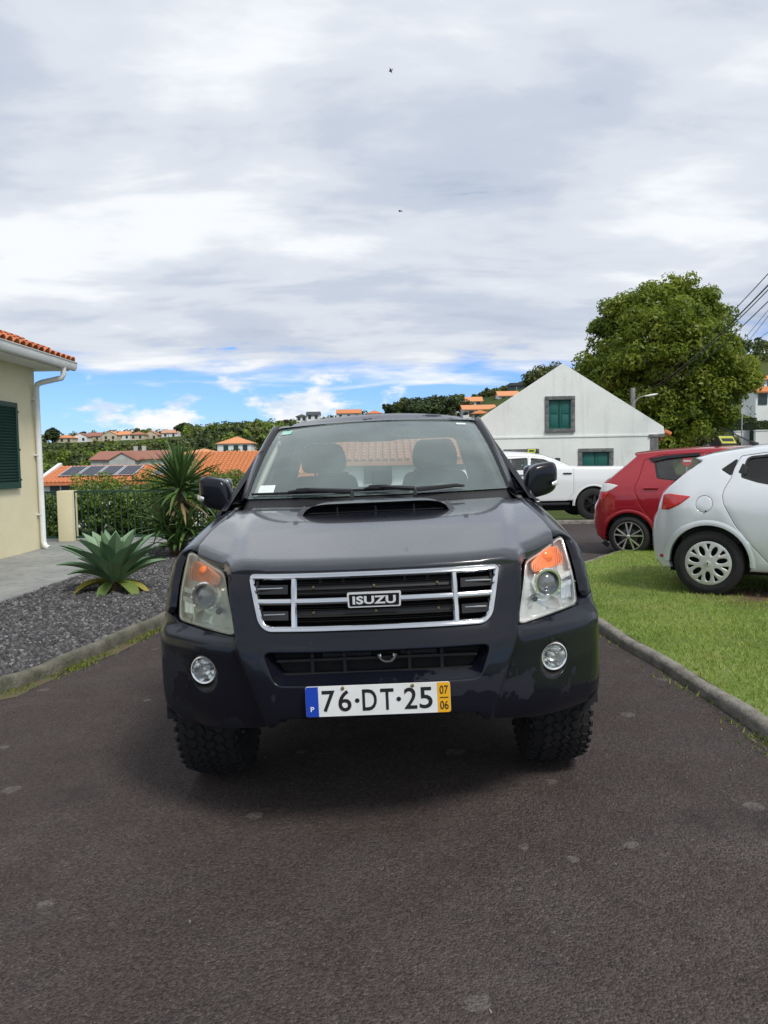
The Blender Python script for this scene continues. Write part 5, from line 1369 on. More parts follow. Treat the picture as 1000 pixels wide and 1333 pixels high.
q = MB(); panel(q, poly, lambda x, z: (x, HY, z), holes, step=1.2, rnd=0, thick=.35, inward=lambda a, b: (0, 1, 0), edge=.6); 
q.span((xl, HY + .36, WHB), (xl + .3, HY + 9, sill)); q.span((xr - .3, HY + .36, WHB), (xr, HY + 9, sill)); q.span((xl, HY + 8.7, WHB), (xr, HY + 9.05, sill))
wch(q.build('wall', MAT['limewashed_wall'], WH, smooth=30))
q = MB(); strz = atY(780, 567.5, HY).z; q.span((xl, HY - .025, strz - .03), (xr, HY + .002, strz + .03)); wch(q.build('string_course', MAT['limewashed_wall'], WH))
q = MB(); q.span((xr - .24, HY - .03, WHB), (xr + .03, HY + .2, sill - .03)); q.span((xr - .30, HY - .05, sill - .10), (xr + .24, HY + .25, sill - .005)); wch(q.build('corner_stone', MAT['basalt'], WH, smooth=20))
for w, (x0, x1, z0, z1) in enumerate(wr):
    wf = empty('window', (0, 0, 0)); wf.parent = WH; wch(wf)
    nb = 4; hs_ = (z0 - z1 - 2 * fr) / nb
    for s in (0, 1):
        for k in range(nb):
            xa = x0 if s == 0 else x1 - fr; MB().box((xa + fr / 2, HY - .005 - .004 * ((k + s) % 2), z1 + fr + hs_ * (k + .5)), (fr - .002, .07, hs_ - .008)).build('stone', MAT['basalt'], wf, bevel=.006)
    ww = (x1 - x0) / 2
    for k in range(2):
        MB().box((x0 + ww * (k + .5), HY - .012, z0 - fr / 2), (ww - .006, .09, fr)).build('lintel', MAT['basalt'], wf, bevel=.006)
        MB().box((x0 + ww * (k + .5), HY - .02, z1 + fr / 2), (ww - .006, .11, fr)).build('sill', MAT['basalt'], wf, bevel=.006)
    ia, ib, ja, jb = x0 + fr, x1 - fr, z1 + fr, z0 - fr
    if w < 2:
        for k in range(2):
            a = lerp(ia, ib, k / 2) + .006; b = lerp(ia, ib, (k + 1) / 2) - .006
            q = MB(); q.span((a, HY + .07, ja + .01), (b, HY + .10, jb - .01)); 
            for (pa, pb) in (((ja + .09), (ja + jb) / 2 - .03), ((ja + jb) / 2 + .03, jb - .09)): q.span((a + .07, HY + .055, pa), (b - .07, HY + .072, pb))
            q.box(((b if k == 0 else a), HY + .06, (ja + jb) / 2), (.04, .03, jb - ja - .03)); q.build('shutter', MAT['teal_paint'], wf, bevel=.008)
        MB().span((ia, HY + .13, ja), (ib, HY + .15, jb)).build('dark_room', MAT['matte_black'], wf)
    else:
        m_ = atY(673, 600, HY).x
        for a, b in ((ia, m_ - .22), (m_ + .22, ib)): MB().span((a + .004, HY + .05, ja + .01), (b - .004, HY + .08, jb - .01)).build('shutter', MAT['teal_paint'], wf, bevel=.008)
        q = MB(); 
        for x in (m_ - .2, m_, m_ + .2): q.span((x - .022, HY + .09, ja), (x + .022, HY + .12, jb))
        for z in (ja + .03, (ja + jb) / 2, jb - .03): q.span((m_ - .22, HY + .092, z - .02), (m_ + .22, HY + .118, z + .02))
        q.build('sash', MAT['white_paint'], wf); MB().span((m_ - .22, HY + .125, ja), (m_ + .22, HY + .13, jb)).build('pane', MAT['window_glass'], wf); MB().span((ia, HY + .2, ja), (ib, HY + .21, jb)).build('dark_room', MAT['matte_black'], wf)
# roof slopes with tile courses
for sg in (1, -1):
    q = MB(); n_c = 40
    def rz(x): return gz(ap.x + sg * x) - .46
    for j in range(n_c):
        y = HY + .30 + j * .22; rows = []
        for x in (0.0, hw_ + .05): rows.append([(ap.x + sg * x, y + .105 * math.cos(math.pi * i / 5), rz(x) + .09 * math.sin(math.pi * i / 5)) for i in range(6)])
        loft(q, rows, closed=False, cap=False)
    q.add([(ap.x, HY + .05, rz(0)), (ap.x + sg * (hw_ + .05), HY + .05, rz(hw_ + .05)), (ap.x + sg * (hw_ + .05), HY + 9.2, rz(hw_ + .05)), (ap.x, HY + 9.2, rz(0))], [(0, 1, 2, 3)])
    wch(q.build('roof_slope', MAT['clay_tile'], WH, smooth=60))
wch(MB().tube([(xr + .30, HY + .16, sill + .10), (xr + .52, HY + .16, sill - .01)], .085, 8).build('eave_tile', MAT['clay_tile'], WH))
for px in (680,): 
    pass

# ---------------------------------------------------------------- trees
def tree(name, c, rad, m, r, per, size, mat, label, trunk_r=.3, seed=0, ground=None, inner=.55, low=-.75, lump=.16, group=None, squash=.75):
    g = ZT(c[0], c[1]) if ground is None else ground; t = empty(name, (c[0], c[1], g), (0, 0, 0), label, 'tree', group); cz = c[2] - g
    C = crown_centres((0, 0, cz), rad, m, inner, low, lump, seed); P, N, tn = clump_cloud(C, r, per, squash); leaf_mesh('crown', P, N, size, mat, t, tn)
    rg = random.Random(seed); trunk_mesh((0, 0, -.3), (0, 0, cz + rad[2] * .25), trunk_r, [(rg.uniform(-.7, .7) * rad[0], rg.uniform(-.7, .7) * rad[1], cz + rg.uniform(-.4, .7) * rad[2]) for _ in range(16)], t, seed=seed)
    return t
TY = 41.0
tl_, tr_, tp = atY(748, 470, TY), atY(986, 470, TY), atY(880, 362, TY)
cz_ = 4.9; rzz = tp.z - cz_
bt = empty('broadleaf_tree', ((tl_.x + tr_.x) / 2 - .3, TY, ZT(14.5, TY)), (0, 0, 0), 'large round crowned green tree behind the white house', 'tree'); bz_ = bt.location.z
CC = np.concatenate([crown_centres((0, 0, 6.0 - bz_), ((tr_.x - tl_.x) / 2 - .85, 4.2, tp.z - 6.6), 560, .70, -.9, .13, 3), crown_centres((-1.4, -.6, 3.0 - bz_), (3.1, 3.2, 2.6), 240, .6, -1, .10, 4), crown_centres((.3, 0, 8.4 - bz_), (2.6, 2.6, tp.z - 8.7), 90, .6, -.3, .2, 6)])
P, N, tn = clump_cloud(CC, .62, 150, .8); leaf_mesh('crown', P, N, .105, MAT['plane_leaf'], bt, tn)
rg = random.Random(3); trunk_mesh((0, 0, -.3), (0, 0, 7.5), .42, [(rg.uniform(-3.4, 3.4), rg.uniform(-3, 3), rg.uniform(3.5, 9.5)) for _ in range(26)], bt, seed=3)
c = atY(708, 492, 46); tree('dark_tree', (c.x, 46, c.z - .8), (1.15, 1.1, 1.5), 80, .45, 90, .10, MAT['olive_leaf'], 'small dark tree showing above the left slope of the white gable', .2, 8)

# ---------------------------------------------------------------- utility pole, street lamp, overhead cables
pbr('pole_concrete', (.30, .30, .29), .9, col2=(.22, .22, .21), vscale=4)
PY = 37.0; ptop = atY(824, 505, PY); pg = ZT(ptop.x, PY)
UP = empty('utility_pole', (ptop.x, PY, pg), (0, 0, 0), 'grey concrete utility pole with a street lamp arm behind the white house', 'pole')
hp = ptop.z - pg
MB().tube([(0, 0, -.3), (0, 0, hp)], [.16, .11], 10).build('shaft', MAT['pole_concrete'], UP)
la = atY(833, 517, PY); lb = atY(851, 514.5, PY)
MB().tube([(0, 0, la.z - pg - .35), (.18, 0, la.z - pg - .12), (la.x - ptop.x, 0, la.z - pg), (lb.x - ptop.x - .25, -.05, lb.z - pg)], .03, 8).build('lamp_arm', MAT['pole_concrete'], UP)
q = MB(); cL = Vector((lb.x - ptop.x - .12, -.05, lb.z - pg)); q.lathe([(.0005, -.35), (.06, -.32), (.10, -.1), (.11, .15), (.07, .30), (.0005, .34)], Matrix.Translation(cL) @ Matrix.Rotation(R(82), 4, 'Y') @ Matrix.Diagonal((.55, 1, 1, 1)), 14); q.build('lamp_head', MAT['white_paint'], UP)
for z in (hp - .12, hp - .4, hp - .7): MB().box((0, 0, z), (.34, .06, .05)).build('bracket', MAT['grey_metal'], UP)
pbr('cable_black', (.015, .015, .016), .6)
def cable(a, b, sag, label, r=.016, group=None):
    a = Vector(a); b = Vector(b); n = 26; q = MB(); q.tube([(a.lerp(b, k / n) - Vector((0, 0, sag * 4 * (k / n) * (1 - k / n)))) for k in range(n + 1)], r, 6)
    return tag(q.build('overhead_cable', MAT['cable_black']), label, 'cable', group)
cab = [((1000, 352), -.12, 'uppermost thin black cable running up from the utility pole across the tree', .010), ((1000, 367), -.35, 'middle thick black cable running from the utility pole across the tree', .016), ((1000, 373), -.45, 'second of the two close middle cables crossing the big tree', .011), ((1000, 388), -.75, 'lowest of the cables crossing the front of the big tree', .011)]
for (u, v), dz_, lab, rr in cab:
    e = atY(u, v, 16.0); s_ = Vector((ptop.x + .1, PY - .1, ptop.z + dz_)); far = s_ + (e - s_) * 1.35; far.z += .55
    cable(s_, far, .62, lab, rr)
for (u0, v0, u1, v1, lab) in ((975, 440, 1006, 400, 'thin cable beside the right edge of the big tree crown, steeper one'), (978, 446, 1006, 408, 'thin cable close under the steeper one right of the tree'), (984, 444, 1006, 428, 'thin low slanting cable above the hillside right of the tree')):
    a = atY(u0 - 60, v0 + (v0 - v1) / (u1 - u0) * 45, 62); b = atY(u1 + 40, v1 - (v0 - v1) / (u1 - u0) * 42, 30); cable(a, b, .25, lab, .012)

# ---------------------------------------------------------------- street to the right, hedge, low wall, signs
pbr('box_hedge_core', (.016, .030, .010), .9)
def box_hedge(x0, x1, y0, y1, z0, z1, label, n=9000, size=.06):
    t = empty('clipped_hedge', ((x0 + x1) / 2, (y0 + y1) / 2, z0), (0, 0, 0), label, 'hedge'); L, D, Hh = x1 - x0, y1 - y0, z1 - z0
    P = RNG.uniform([-L / 2, -D / 2, 0], [L / 2, D / 2, Hh], (n, 3)); f = RNG.integers(0, 3, n); N = RNG.normal(0, .5, (n, 3))
    P[f < 2, 1] = -D / 2 + RNG.normal(0, .03, (f < 2).sum()); N[f < 2, 1] -= 1; P[f == 2, 2] = Hh + RNG.normal(0, .03, (f == 2).sum()); N[f == 2, 2] += 1
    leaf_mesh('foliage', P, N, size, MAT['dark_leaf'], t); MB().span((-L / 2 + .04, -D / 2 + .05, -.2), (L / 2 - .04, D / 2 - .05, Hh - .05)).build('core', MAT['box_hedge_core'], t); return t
hy = 52.0
a = atY(961, 545, hy); b = atY(985, 566, hy); box_hedge(a.x, b.x, hy, hy + 2, b.z - .6, a.z, 'dark clipped hedge above the low white wall', 5000)
a2 = atY(982, 549, 50); b2 = atY(1030, 562, 50); box_hedge(a2.x, b2.x, 50, 51.5, b2.z - .6, a2.z, 'lighter clipped hedge nearer the road by the low white wall', 5000)
a = atY(957, 562, hy - 1.2); b = atY(978, 568, hy - 1.2); q = MB().span((a.x, hy - 1.3, b.z - .9), (b.x, hy - 1.05, a.z)); q.span((a.x - .03, hy - 1.34, a.z), (b.x + .03, hy - 1.01, a.z + .06)); tag(q.build('garden_wall', MAT['white_render']), 'low white garden wall in front of the dark hedge', 'wall')
a = atY(983, 561, 48.5); b = atY(1040, 570, 48.5); q = MB().span((a.x, 48.4, b.z - .9), (b.x, 48.65, a.z)); q.span((a.x - .03, 48.36, a.z), (b.x + .03, 48.69, a.z + .06)); tag(q.build('garden_wall', MAT['white_render']), 'low white garden wall beside the gap, in front of the lighter hedge', 'wall')
st0, st1 = atZ(935, 590, ZT(20, 46) + .05), 0
q = MB(); rows = []
for y in (18.4, 22, 27, 33, 40, 46, 55, 70): 
    xc = 13.2 + (y - 18) * .34; rows.append([(xc - 2.4 + d, y, ZT(xc - 2.4 + d, y) + .07) for d in (0, 1.6, 3.2, 4.8)])
loft(q, rows, closed=False); tag(q.build('street', MAT['street_asphalt'], smooth=60), kind='structure')
pbr('galvanised', (.50, .51, .50), .45, metal=.4)
pbr('sign_red', (.62, .018, .022), .45)
sp0 = atY(966, 532, 44); sg_ = ZT(sp0.x, 44); t = empty('sign_post', (sp0.x, 44, sg_), (0, 0, 0), 'thin pale sign post with small plate before the clipped hedge', 'sign post'); MB().tube([(0, 0, -.2), (0, 0, sp0.z - sg_)], .035, 8).build('pole', MAT['galvanised'], t); MB().box((.06, -.04, sp0.z - sg_ - .15), (.24, .02, .32)).build('plate', MAT['galvanised'], t)
ne = atY(894, 600, 33); ng = ZT(ne.x, 33); t = empty('no_entry_sign', (ne.x, 33, ng), (0, 0, 0), 'round red no entry sign with white bar seen through the red car window', 'road sign')
MB().tube([(0, 0, -.2), (0, 0, ne.z - ng + .3)], .03, 8).build('pole', MAT['galvanised'], t)
MX = Matrix.Translation((0, -.05, ne.z - ng)) @ Matrix.Rotation(R(90), 4, 'X')
MB().lathe([(.0005, .008), (.225, .008), (.23, 0), (.225, -.008), (.0005, -.008)], MX, 32).build('disc', MAT['sign_red'], t); MB().box((0, -.062, ne.z - ng), (.33, .006, .08)).build('bar', MAT['ink_white'], t)
bush('street_bush', (atY(955, 560, 56).x, 56, atY(955, 552, 56).z - .8), (1.5, 1.0, 1.3), 70, .4, 70, .10, MAT['lime_leaf'], 'light green bush between the big tree and the clipped hedge', 'bush', seed=51)
bush('street_bush', (atY(930, 575, 47).x, 47, atY(930, 575, 47).z), (1.6, .8, .55), 60, .25, 70, .08, MAT['olive_leaf'], 'low rough green bush under the big tree by the street', 'bush', seed=52)
# ---------------------------------------------------------------- parked cars
pbr('silver_white_paint', (.71, .745, .77), .32, metal=.12, coat=1.0, col2=(.69, .725, .755), vscale=2)
pbr('red_paint', (.37, .008, .018), .30, metal=.35, coat=1.0)
pbr('white_car_paint', (.76, .78, .78), .30, coat=1.0)
pbr('hubcap_silver', (.62, .63, .60), .35, metal=.35)
pbr('machined_alloy', (.72, .72, .72), .22, metal=.9)
pbr('lamp_white', (.75, .74, .74), .15, coat=1.0)
pbr('reflector_red', (.42, .01, .01), .3, coat=1.0)
pbr('sign_yellow', (.42, .45, .05), .6)
glassmat('cabin_glass', (.80, .84, .84), 1.0, .07, (.6, .62, .62))
def shrink(poly, d):
    P = [Vector(p) for p in poly]; n = len(P); A = sum(P[i].x * P[(i + 1) % n].y - P[(i + 1) % n].x * P[i].y for i in range(n)); s = 1 if A > 0 else -1; out = []
    for i in range(n):
        t = (P[(i + 1) % n] - P[i - 1]); t.normalize(); out.append((P[i].x - t.y * d * s, P[i].y + t.x * d * s))
    return out
def road_wheel(T, l, side, r, rim, style, yo, steer=0):
    """side -1 = right of the car"""
    w = empty('wheel', (l, side * yo, r)); w.parent = T; w.rotation_euler = (0, 0, 0 if side < 0 else math.pi)
    M = Matrix.Rotation(R(90), 4, 'X')          # lathe axis -> -y (outwards on the right side)
    tw = .19
    MB().lathe([(rim - .01, -tw), (r - .05, -tw - .002), (r - .012, -tw + .012), (r, -tw + .05), (r, -.05), (r - .010, -.012), (r - .05, .002), (rim + .035, .004), (rim + .006, -.004), (rim - .004, -.02)], M, 48).build('tyre', MAT['rubber'], w, smooth=40)
    rm = MB().lathe([(rim + .004, -.005), (rim - .006, -.006), (rim - .014, -.03), (rim - .02, -.10), (.05, -.10), (.0005, -.10)], M, 40).build('rim', MAT['rim_dark'], w, smooth=40)
    q = MB()
    if style == 'cover':
        hl = []
        for k in range(7):
            a = k * 2 * math.pi / 7 + .22; e = ellipse(0, 0, .048, .024, 18); hl.append([((rim * .60 + x) * math.cos(a) - y * math.sin(a), (rim * .60 + x) * math.sin(a) + y * math.cos(a)) for x, y in e])
            a2 = a + math.pi / 7; tr = rounded([(rim * .62, -.004), (rim * .62, .004), (rim * .88, .018), (rim * .88, -.018)], .006, 3); hl.append([(x * math.cos(a2) - y * math.sin(a2), x * math.sin(a2) + y * math.cos(a2)) for x, y in tr])
        panel(q, ellipse(0, 0, rim + .002, rim + .002, 48), lambda x, z: (x, .004 + .012 * sstep(.04, .10, math.hypot(x, z)) * 0 - .016 * (1 - (math.hypot(x, z) / rim) ** 2), z), hl, step=.03, rnd=.006, thick=.02, inward=lambda a, b: (0, 1, 0)); q.build('wheel_cover', MAT['hubcap_silver'], w, smooth=50)
        MB().lathe([(.026, .008), (.024, .018), (.0005, .021)], M, 16).build('hub_cap', MAT['hubcap_silver'], w)
        q = MB(); q.add([(0, -.0225, .014), (.009, -.0225, 0), (0, -.0225, -.014), (-.009, -.0225, 0)], [(0, 1, 2, 3)]); q.build('hub_emblem', MAT['chrome'], w)
    else:
        nsp, dbl = (5, .17) if style == 'alloy' else (6, 0)
        mt = MAT['machined_alloy'] if style == 'alloy' else MAT['rim_dark']
        for k in range(nsp):
            for s in ((-1, 1) if dbl else (0,)):
                a0 = k * 2 * math.pi / nsp + .3; a1 = a0 + s * dbl * 1.35; p0 = Vector((math.cos(a0 + s * .05) * .035, -.012, math.sin(a0 + s * .05) * .035)); p1 = Vector((math.cos(a1) * (rim - .008), .004, math.sin(a1) * (rim - .008)))
                d = (p1 - p0); n_ = Vector((-d.z, 0, d.x)).normalized(); w0, w1 = (.010, .011) if dbl else (.028, .024)
                q.add([p0 - n_ * w0, p0 + n_ * w0, p1 + n_ * w1, p1 - n_ * w1, p0 - n_ * w0 * 1.3 + Vector((0, .03, 0)), p0 + n_ * w0 * 1.3 + Vector((0, .03, 0)), p1 + n_ * w1 * 1.4 + Vector((0, .03, 0)), p1 - n_ * w1 * 1.4 + Vector((0, .03, 0))], [(0, 1, 2, 3), (0, 4, 5, 1), (1, 5, 6, 2), (2, 6, 7, 3), (3, 7, 4, 0)])
        q.build('spokes', mt, rm, smooth=30)
        MB().lathe([(.030, -.02), (.028, .014), (.022, .018), (.0005, .019)], M, 18).build('hub_cap', mt, w)
        MB().lathe([(rim + .006, -.004), (rim + .004, .004), (rim - .006, .004), (rim - .010, -.02)], M, 44).build('rim_lip', mt if style == 'alloy' else MAT['rim_dark'], w)
        MB().lathe([(.12, -.07), (.12, -.06), (.0005, -.06)], M, 24).build('brake_disc', MAT['grey_metal'], w)
    return w
def make_car(name, label, cat, loc_, rz, paint, sil, bottom, wb, wr, ar, Wz, taper_r, taper_f, doors, panes, lamps, extra, wheel_style, rim, yo, glass, crown, bumper_black=None, group=None, flap=None):
    T = empty(name, loc_, (0, 0, rz), label, cat, group)
    lr = min(p[0] for p in sil); lf = max(p[0] for p in sil)
    def W(l, z): return Wz(z) - taper_r(l) - taper_f(l)
    fs = lambda l, z: (l, -W(l, z), z); inn = lambda a, b: (0, 1, 0)
    arc = lambda c, a0, a1: [(c + ar * math.cos(R(a)), wr + ar * math.sin(R(a))) for a in range(a0, a1, -8)]
    bt = bottom
    low = [(wb + ar * math.cos(R(-18)), bt)] + [(wb + ar * math.cos(R(a)), wr + ar * math.sin(R(a))) for a in range(0, 181, 9)] + [(wb - ar * .96, bt)] + [(ar * .96, bt)] + [(ar * math.cos(R(a)), wr + ar * math.sin(R(a))) for a in range(0, 181, 9)] + [(-ar * .93, bt)]
    pts = [(p[0], p[1]) for p in sil]
    out = pts + low
    holes = [d[1] for d in doors] + ([flap] if flap else [])
    q = MB(); rn = .028; panel(q, out, fs, holes + [p for nm, p in panes if nm == 'quarter_window'], step=.06, rnd=rn, hrnd=.005, thick=.05, inward=inn)
    for M_ in (q, q.flipped(1)): M_.build('body_side', paint, T, smooth=55)
    # lips of the rear wheel arches
    for c in (0, wb):
        q = MB(); loft(q, [[(c + (ar + d) * math.cos(R(a)), -(W(c + ar * math.cos(R(a)), wr + ar * math.sin(R(a))) + o_), wr + (ar + d) * math.sin(R(a))) for a in range(-4, 186, 8)] for d, o_ in ((.05, -.003), (.03, .003), (.010, .007), (-.006, .004), (-.010, -.06))], closed=False)
        for M_ in (q, q.flipped(1)): M_.build('arch_lip', paint, T, smooth=60)
        q = MB(); loft(q, [[(c + (ar - .004) * math.cos(R(a)), -y, wr + (ar - .004) * math.sin(R(a))) for a in range(-20, 202, 12)] for y in (Wz(wr) - .06, Wz(wr) - .32)], closed=False)
        for M_ in (q, q.flipped(1)): M_.build('arch_liner', MAT['matte_black'], T)
    # skin over the top, split at its tags
    segs = []; cur = [sil[0]]
    for p in sil[1:]:
        cur.append(p)
        if p[2] != cur[0][2]: segs.append((cur[0][2], cur)); cur = [p]
    if len(cur) > 1: segs.append((cur[0][2], cur))
    n = len(pts); nm_ = {}
    for i, p in enumerate(pts):
        a = Vector(pts[max(0, i - 1)]); b = Vector(pts[min(n - 1, i + 1)]); t = (b - a).normalized(); nm_[p] = Vector((-t.y, t.x))
    for tg, ps in segs:
        rows = []
        for p in ps:
            N = nm_[(p[0], p[1])]; w = W(p[0], p[1]) - rn; cr = crown.get(p[2], .03)
            row = []
            for j in range(17):
                s = -1 + j / 8; o_ = cr * (1 - abs(s) ** 2.6); row.append((p[0] + N.x * o_, s * (w + .002), p[1] + N.y * o_))
            rows.append(row)
        q = MB(); loft(q, rows, closed=False); m = glass if tg in ('rear_window', 'windscreen') else MAT['black_plastic'] if tg in ('bumper_valance',) else paint
        q.build(tg, m, T, smooth=50)
    for nm, ol, wins, hd in doors:
        q = MB(); panel(q, shrink(ol, .0035), fs, wins, step=.06, rnd=.006, thick=.03, inward=inn); 
        d1 = q.build(nm, paint, T, smooth=55); d2 = q.flipped(1).build(nm, paint, T, smooth=55)
        for wn_ in wins:
            q = MB(); panel(q, shrink(wn_, -.004), lambda l, z: (l, -W(l, z) + .010, z), step=.1, rnd=0, thick=0, inward=inn)
            t_ = MB(); panel(t_, shrink(wn_, -.006), lambda l, z: (l, -W(l, z) - .002, z), [shrink(wn_, .014)], step=.1, rnd=0, thick=.02, inward=inn)
            for dd_, a, b in ((d1, q, t_), (d2, q.flipped(1), t_.flipped(1))): a.build('window', glass, dd_); b.build('window_trim', MAT['black_plastic'], dd_)
        if hd:
            (hl, hz), hmat = hd
            for dd_, s in ((d1, -1), (d2, 1)):
                MB().box((hl, s * (W(hl, hz) + .016), hz), (.20, .026, .030)).build('handle', hmat, dd_, bevel=.011, seg=3)
    for nm, ol in panes:
        q = MB(); panel(q, shrink(ol, -.004), lambda l, z: (l, -W(l, z) + .008, z), step=.1, rnd=0, thick=0, inward=inn)
        for M_ in (q, q.flipped(1)): M_.build(nm, glass, T)
    if flap:
        q = MB(); panel(q, shrink(flap, .003), fs, step=.05, rnd=.004, thick=.02, inward=inn); q.build('fuel_flap', paint, T, smooth=55)
    for nm, ol, mt, pr in lamps:
        q = MB(); panel(q, ol, lambda l, z: (l, -W(l, z) - pr, z), step=.03, rnd=.008, thick=.03, inward=inn)
        for M_ in (q, q.flipped(1)): M_.build(nm, MAT[mt], T, smooth=55)
    # dark inner tub, seats
    belt = extra['belt']; q = MB(); q.span((lr + .35, -.62, .22), (lf - .45, .62, belt - .35)); q.build('cabin_tub', MAT['matte_black'], T)
    ib = MB()
    for s in (-1, 1): ib.add([(l, s * (W(l, z) - .055), z) for l, z in ((lr + .30, .5), (lf - .9, .5), (lf - .9, belt - .06), (lr + .30, belt - .06))], [(0, 1, 2, 3)])
    ib.build('door_lining', MAT['matte_black'], T)
    for l in extra['seats']:
        for y in (-.36, .36):
            q = MB(); q.prism(rounded([(l, .45), (l + .14, .45), (l - .10, belt + .12), (l - .22, belt + .12)], .05), lambda a, b: (a, y - .23, b), lambda a, b: (a, y + .23, b)); s_ = q.build('seat', MAT['seat_cloth'], T, bevel=.03)
            MB().box((l - .19, y, belt + .22), (.09, .25, .15)).build('headrest', MAT['seat_cloth'], s_, bevel=.03)
    MB().span((extra['dash'], -.66, .6), (extra['dash'] + .5, .66, belt - .02)).build('dashboard', MAT['dash_plastic'], T, bevel=.05)
    q = MB(); q.span((lr + .2, -.70, bt - .04), (lf - .2, .70, bt + .10)); q.build('underbody', MAT['matte_black'], T)
    for l in (0, wb):
        for s in (-1, 1): road_wheel(T, l, s, wr, rim, wheel_style, yo)
    return T, W
# --- pale silver hatchback
tr = Interp([(-.60, .30), (-.54, .20), (-.48, .125), (-.40, .062), (-.30, .018), (-.18, 0), (9, 0)]); tf = Interp([(-9, 0), (2.5, 0), (3.0, .05), (3.25, .14), (3.40, .28), (3.5, .36)])
Wz = Interp([(.18, .80), (.35, .842), (.6, .868), (.80, .862), (.93, .835), (1.02, .800), (1.12, .755), (1.25, .690), (1.38, .610), (1.45, .54)])
sil = [(-.43, .22, 'bumper_valance'), (-.505, .30, 'rear_bumper'), (-.54, .42, 'rear_bumper'), (-.545, .58, 'rear_bumper'), (-.525, .70, 'rear_bumper'), (-.49, .76, 'tailgate'), (-.47, .85, 'tailgate'), (-.44, .94, 'tailgate'), (-.37, 1.02, 'rear_window'), (-.23, 1.145, 'rear_window'), (-.10, 1.250, 'spoiler'), (-.155, 1.285, 'roof'), (.0, 1.328, 'roof'), (.16, 1.355, 'roof'), (.35, 1.380, 'roof'), (.6, 1.402, 'roof'), (1.0, 1.418, 'roof'), (1.4, 1.405, 'roof'), (1.68, 1.36, 'windscreen'), (2.0, 1.20, 'windscreen'), (2.42, .97, 'bonnet'), (2.75, .91, 'bonnet'), (3.1, .82, 'bonnet'), (3.28, .70, 'front_bumper'), (3.38, .52, 'front_bumper'), (3.38, .32, 'front_bumper'), (3.25, .22, 'front_bumper')]
rdoor = rounded([(.175, 1.100), (.125, 1.00), (.112, .935), (.128, .860), (.226, .675), (.36, .50), (.50, .34), (.60, .27), (1.09, .27), (1.10, .90), (1.06, 1.345), (.45, 1.330), (.245, 1.300), (.195, 1.19)], .02)
rwin = rounded([(.262, 1.110), (.40, 1.065), (.60, 1.025), (1.03, 1.005), (1.00, 1.318), (.55, 1.312), (.330, 1.292), (.300, 1.27)], .02)
fdoor = rounded([(1.115, .27), (2.05, .27), (2.20, .55), (2.20, .93), (1.62, 1.325), (1.085, 1.345), (1.125, .90)], .03); fwin = rounded([(1.12, 1.005), (2.0, .98), (1.62, 1.27), (1.09, 1.315)], .03)
qwin = rounded([(.085, 1.175), (.16, 1.125), (.178, 1.122), (.222, 1.262), (.205, 1.268)], .012)
tl_ = [('tail_lamp', rounded([(-.155, .932), (-.36, .955), (-.425, .945), (-.440, .800), (-.36, .800), (-.25, .855)], .015), 'tail_red', .006), ('bumper_reflector', rounded([(-.46, .335), (-.40, .330), (-.395, .365), (-.455, .37)], .006), 'reflector_red', .004)]
CLIO, Wc = make_car('hatchback_car', 'pale silver hatchback with white wheel covers parked on the lawn', 'car', (3.461, 7.796, .113), R(-33), MAT['silver_white_paint'], sil, .245, 2.59, .310, .362, Wz, tr, tf,
    [('rear_door', rdoor, [rwin], None), ('front_door', fdoor, [fwin], ((1.22, .93), MAT['silver_white_paint']))], [('quarter_window', qwin)], tl_, {'belt': 1.02, 'seats': (.35, 1.15), 'dash': 1.95}, 'cover', .205, .845, MAT['dark_glass'], {'rear_bumper': .09, 'tailgate': .08, 'rear_window': .06, 'spoiler': .03, 'roof': .03, 'windscreen': .09, 'bonnet': .05, 'front_bumper': .16, 'bumper_valance': .07}, flap=ellipse(-.038, .861, .074, .078, 30))
q = MB(); q.prism(rounded([(.235, 1.150), (.300, 1.125), (.312, 1.20), (.265, 1.235)], .012), lambda a, b: (a, -Wc(a, b) - .004, b), lambda a, b: (a, -Wc(a, b) + .02, b)); q.build('rear_handle', MAT['black_plastic'], CLIO, bevel=.004)
q = MB(); q.tube([(.30, 0, 1.40), (.24, 0, 1.435)], [.03, .018], 8); q.tube([(.25, 0, 1.43), (-.06, 0, 1.60)], [.008, .003], 6); q.build('aerial', MAT['black_plastic'], CLIO)
q = MB(); q.box((-.02, -Wc(-.02, .78) - .004, .795), (.012, .006, .014)); q.build('flap_notch', MAT['matte_black'], CLIO)
for s in (-1, 1): MB().box((1.98, s * .90, 1.0), (.13, .17, .12)).build('door_mirror', MAT['silver_white_paint'], CLIO, bevel=.04, seg=3)
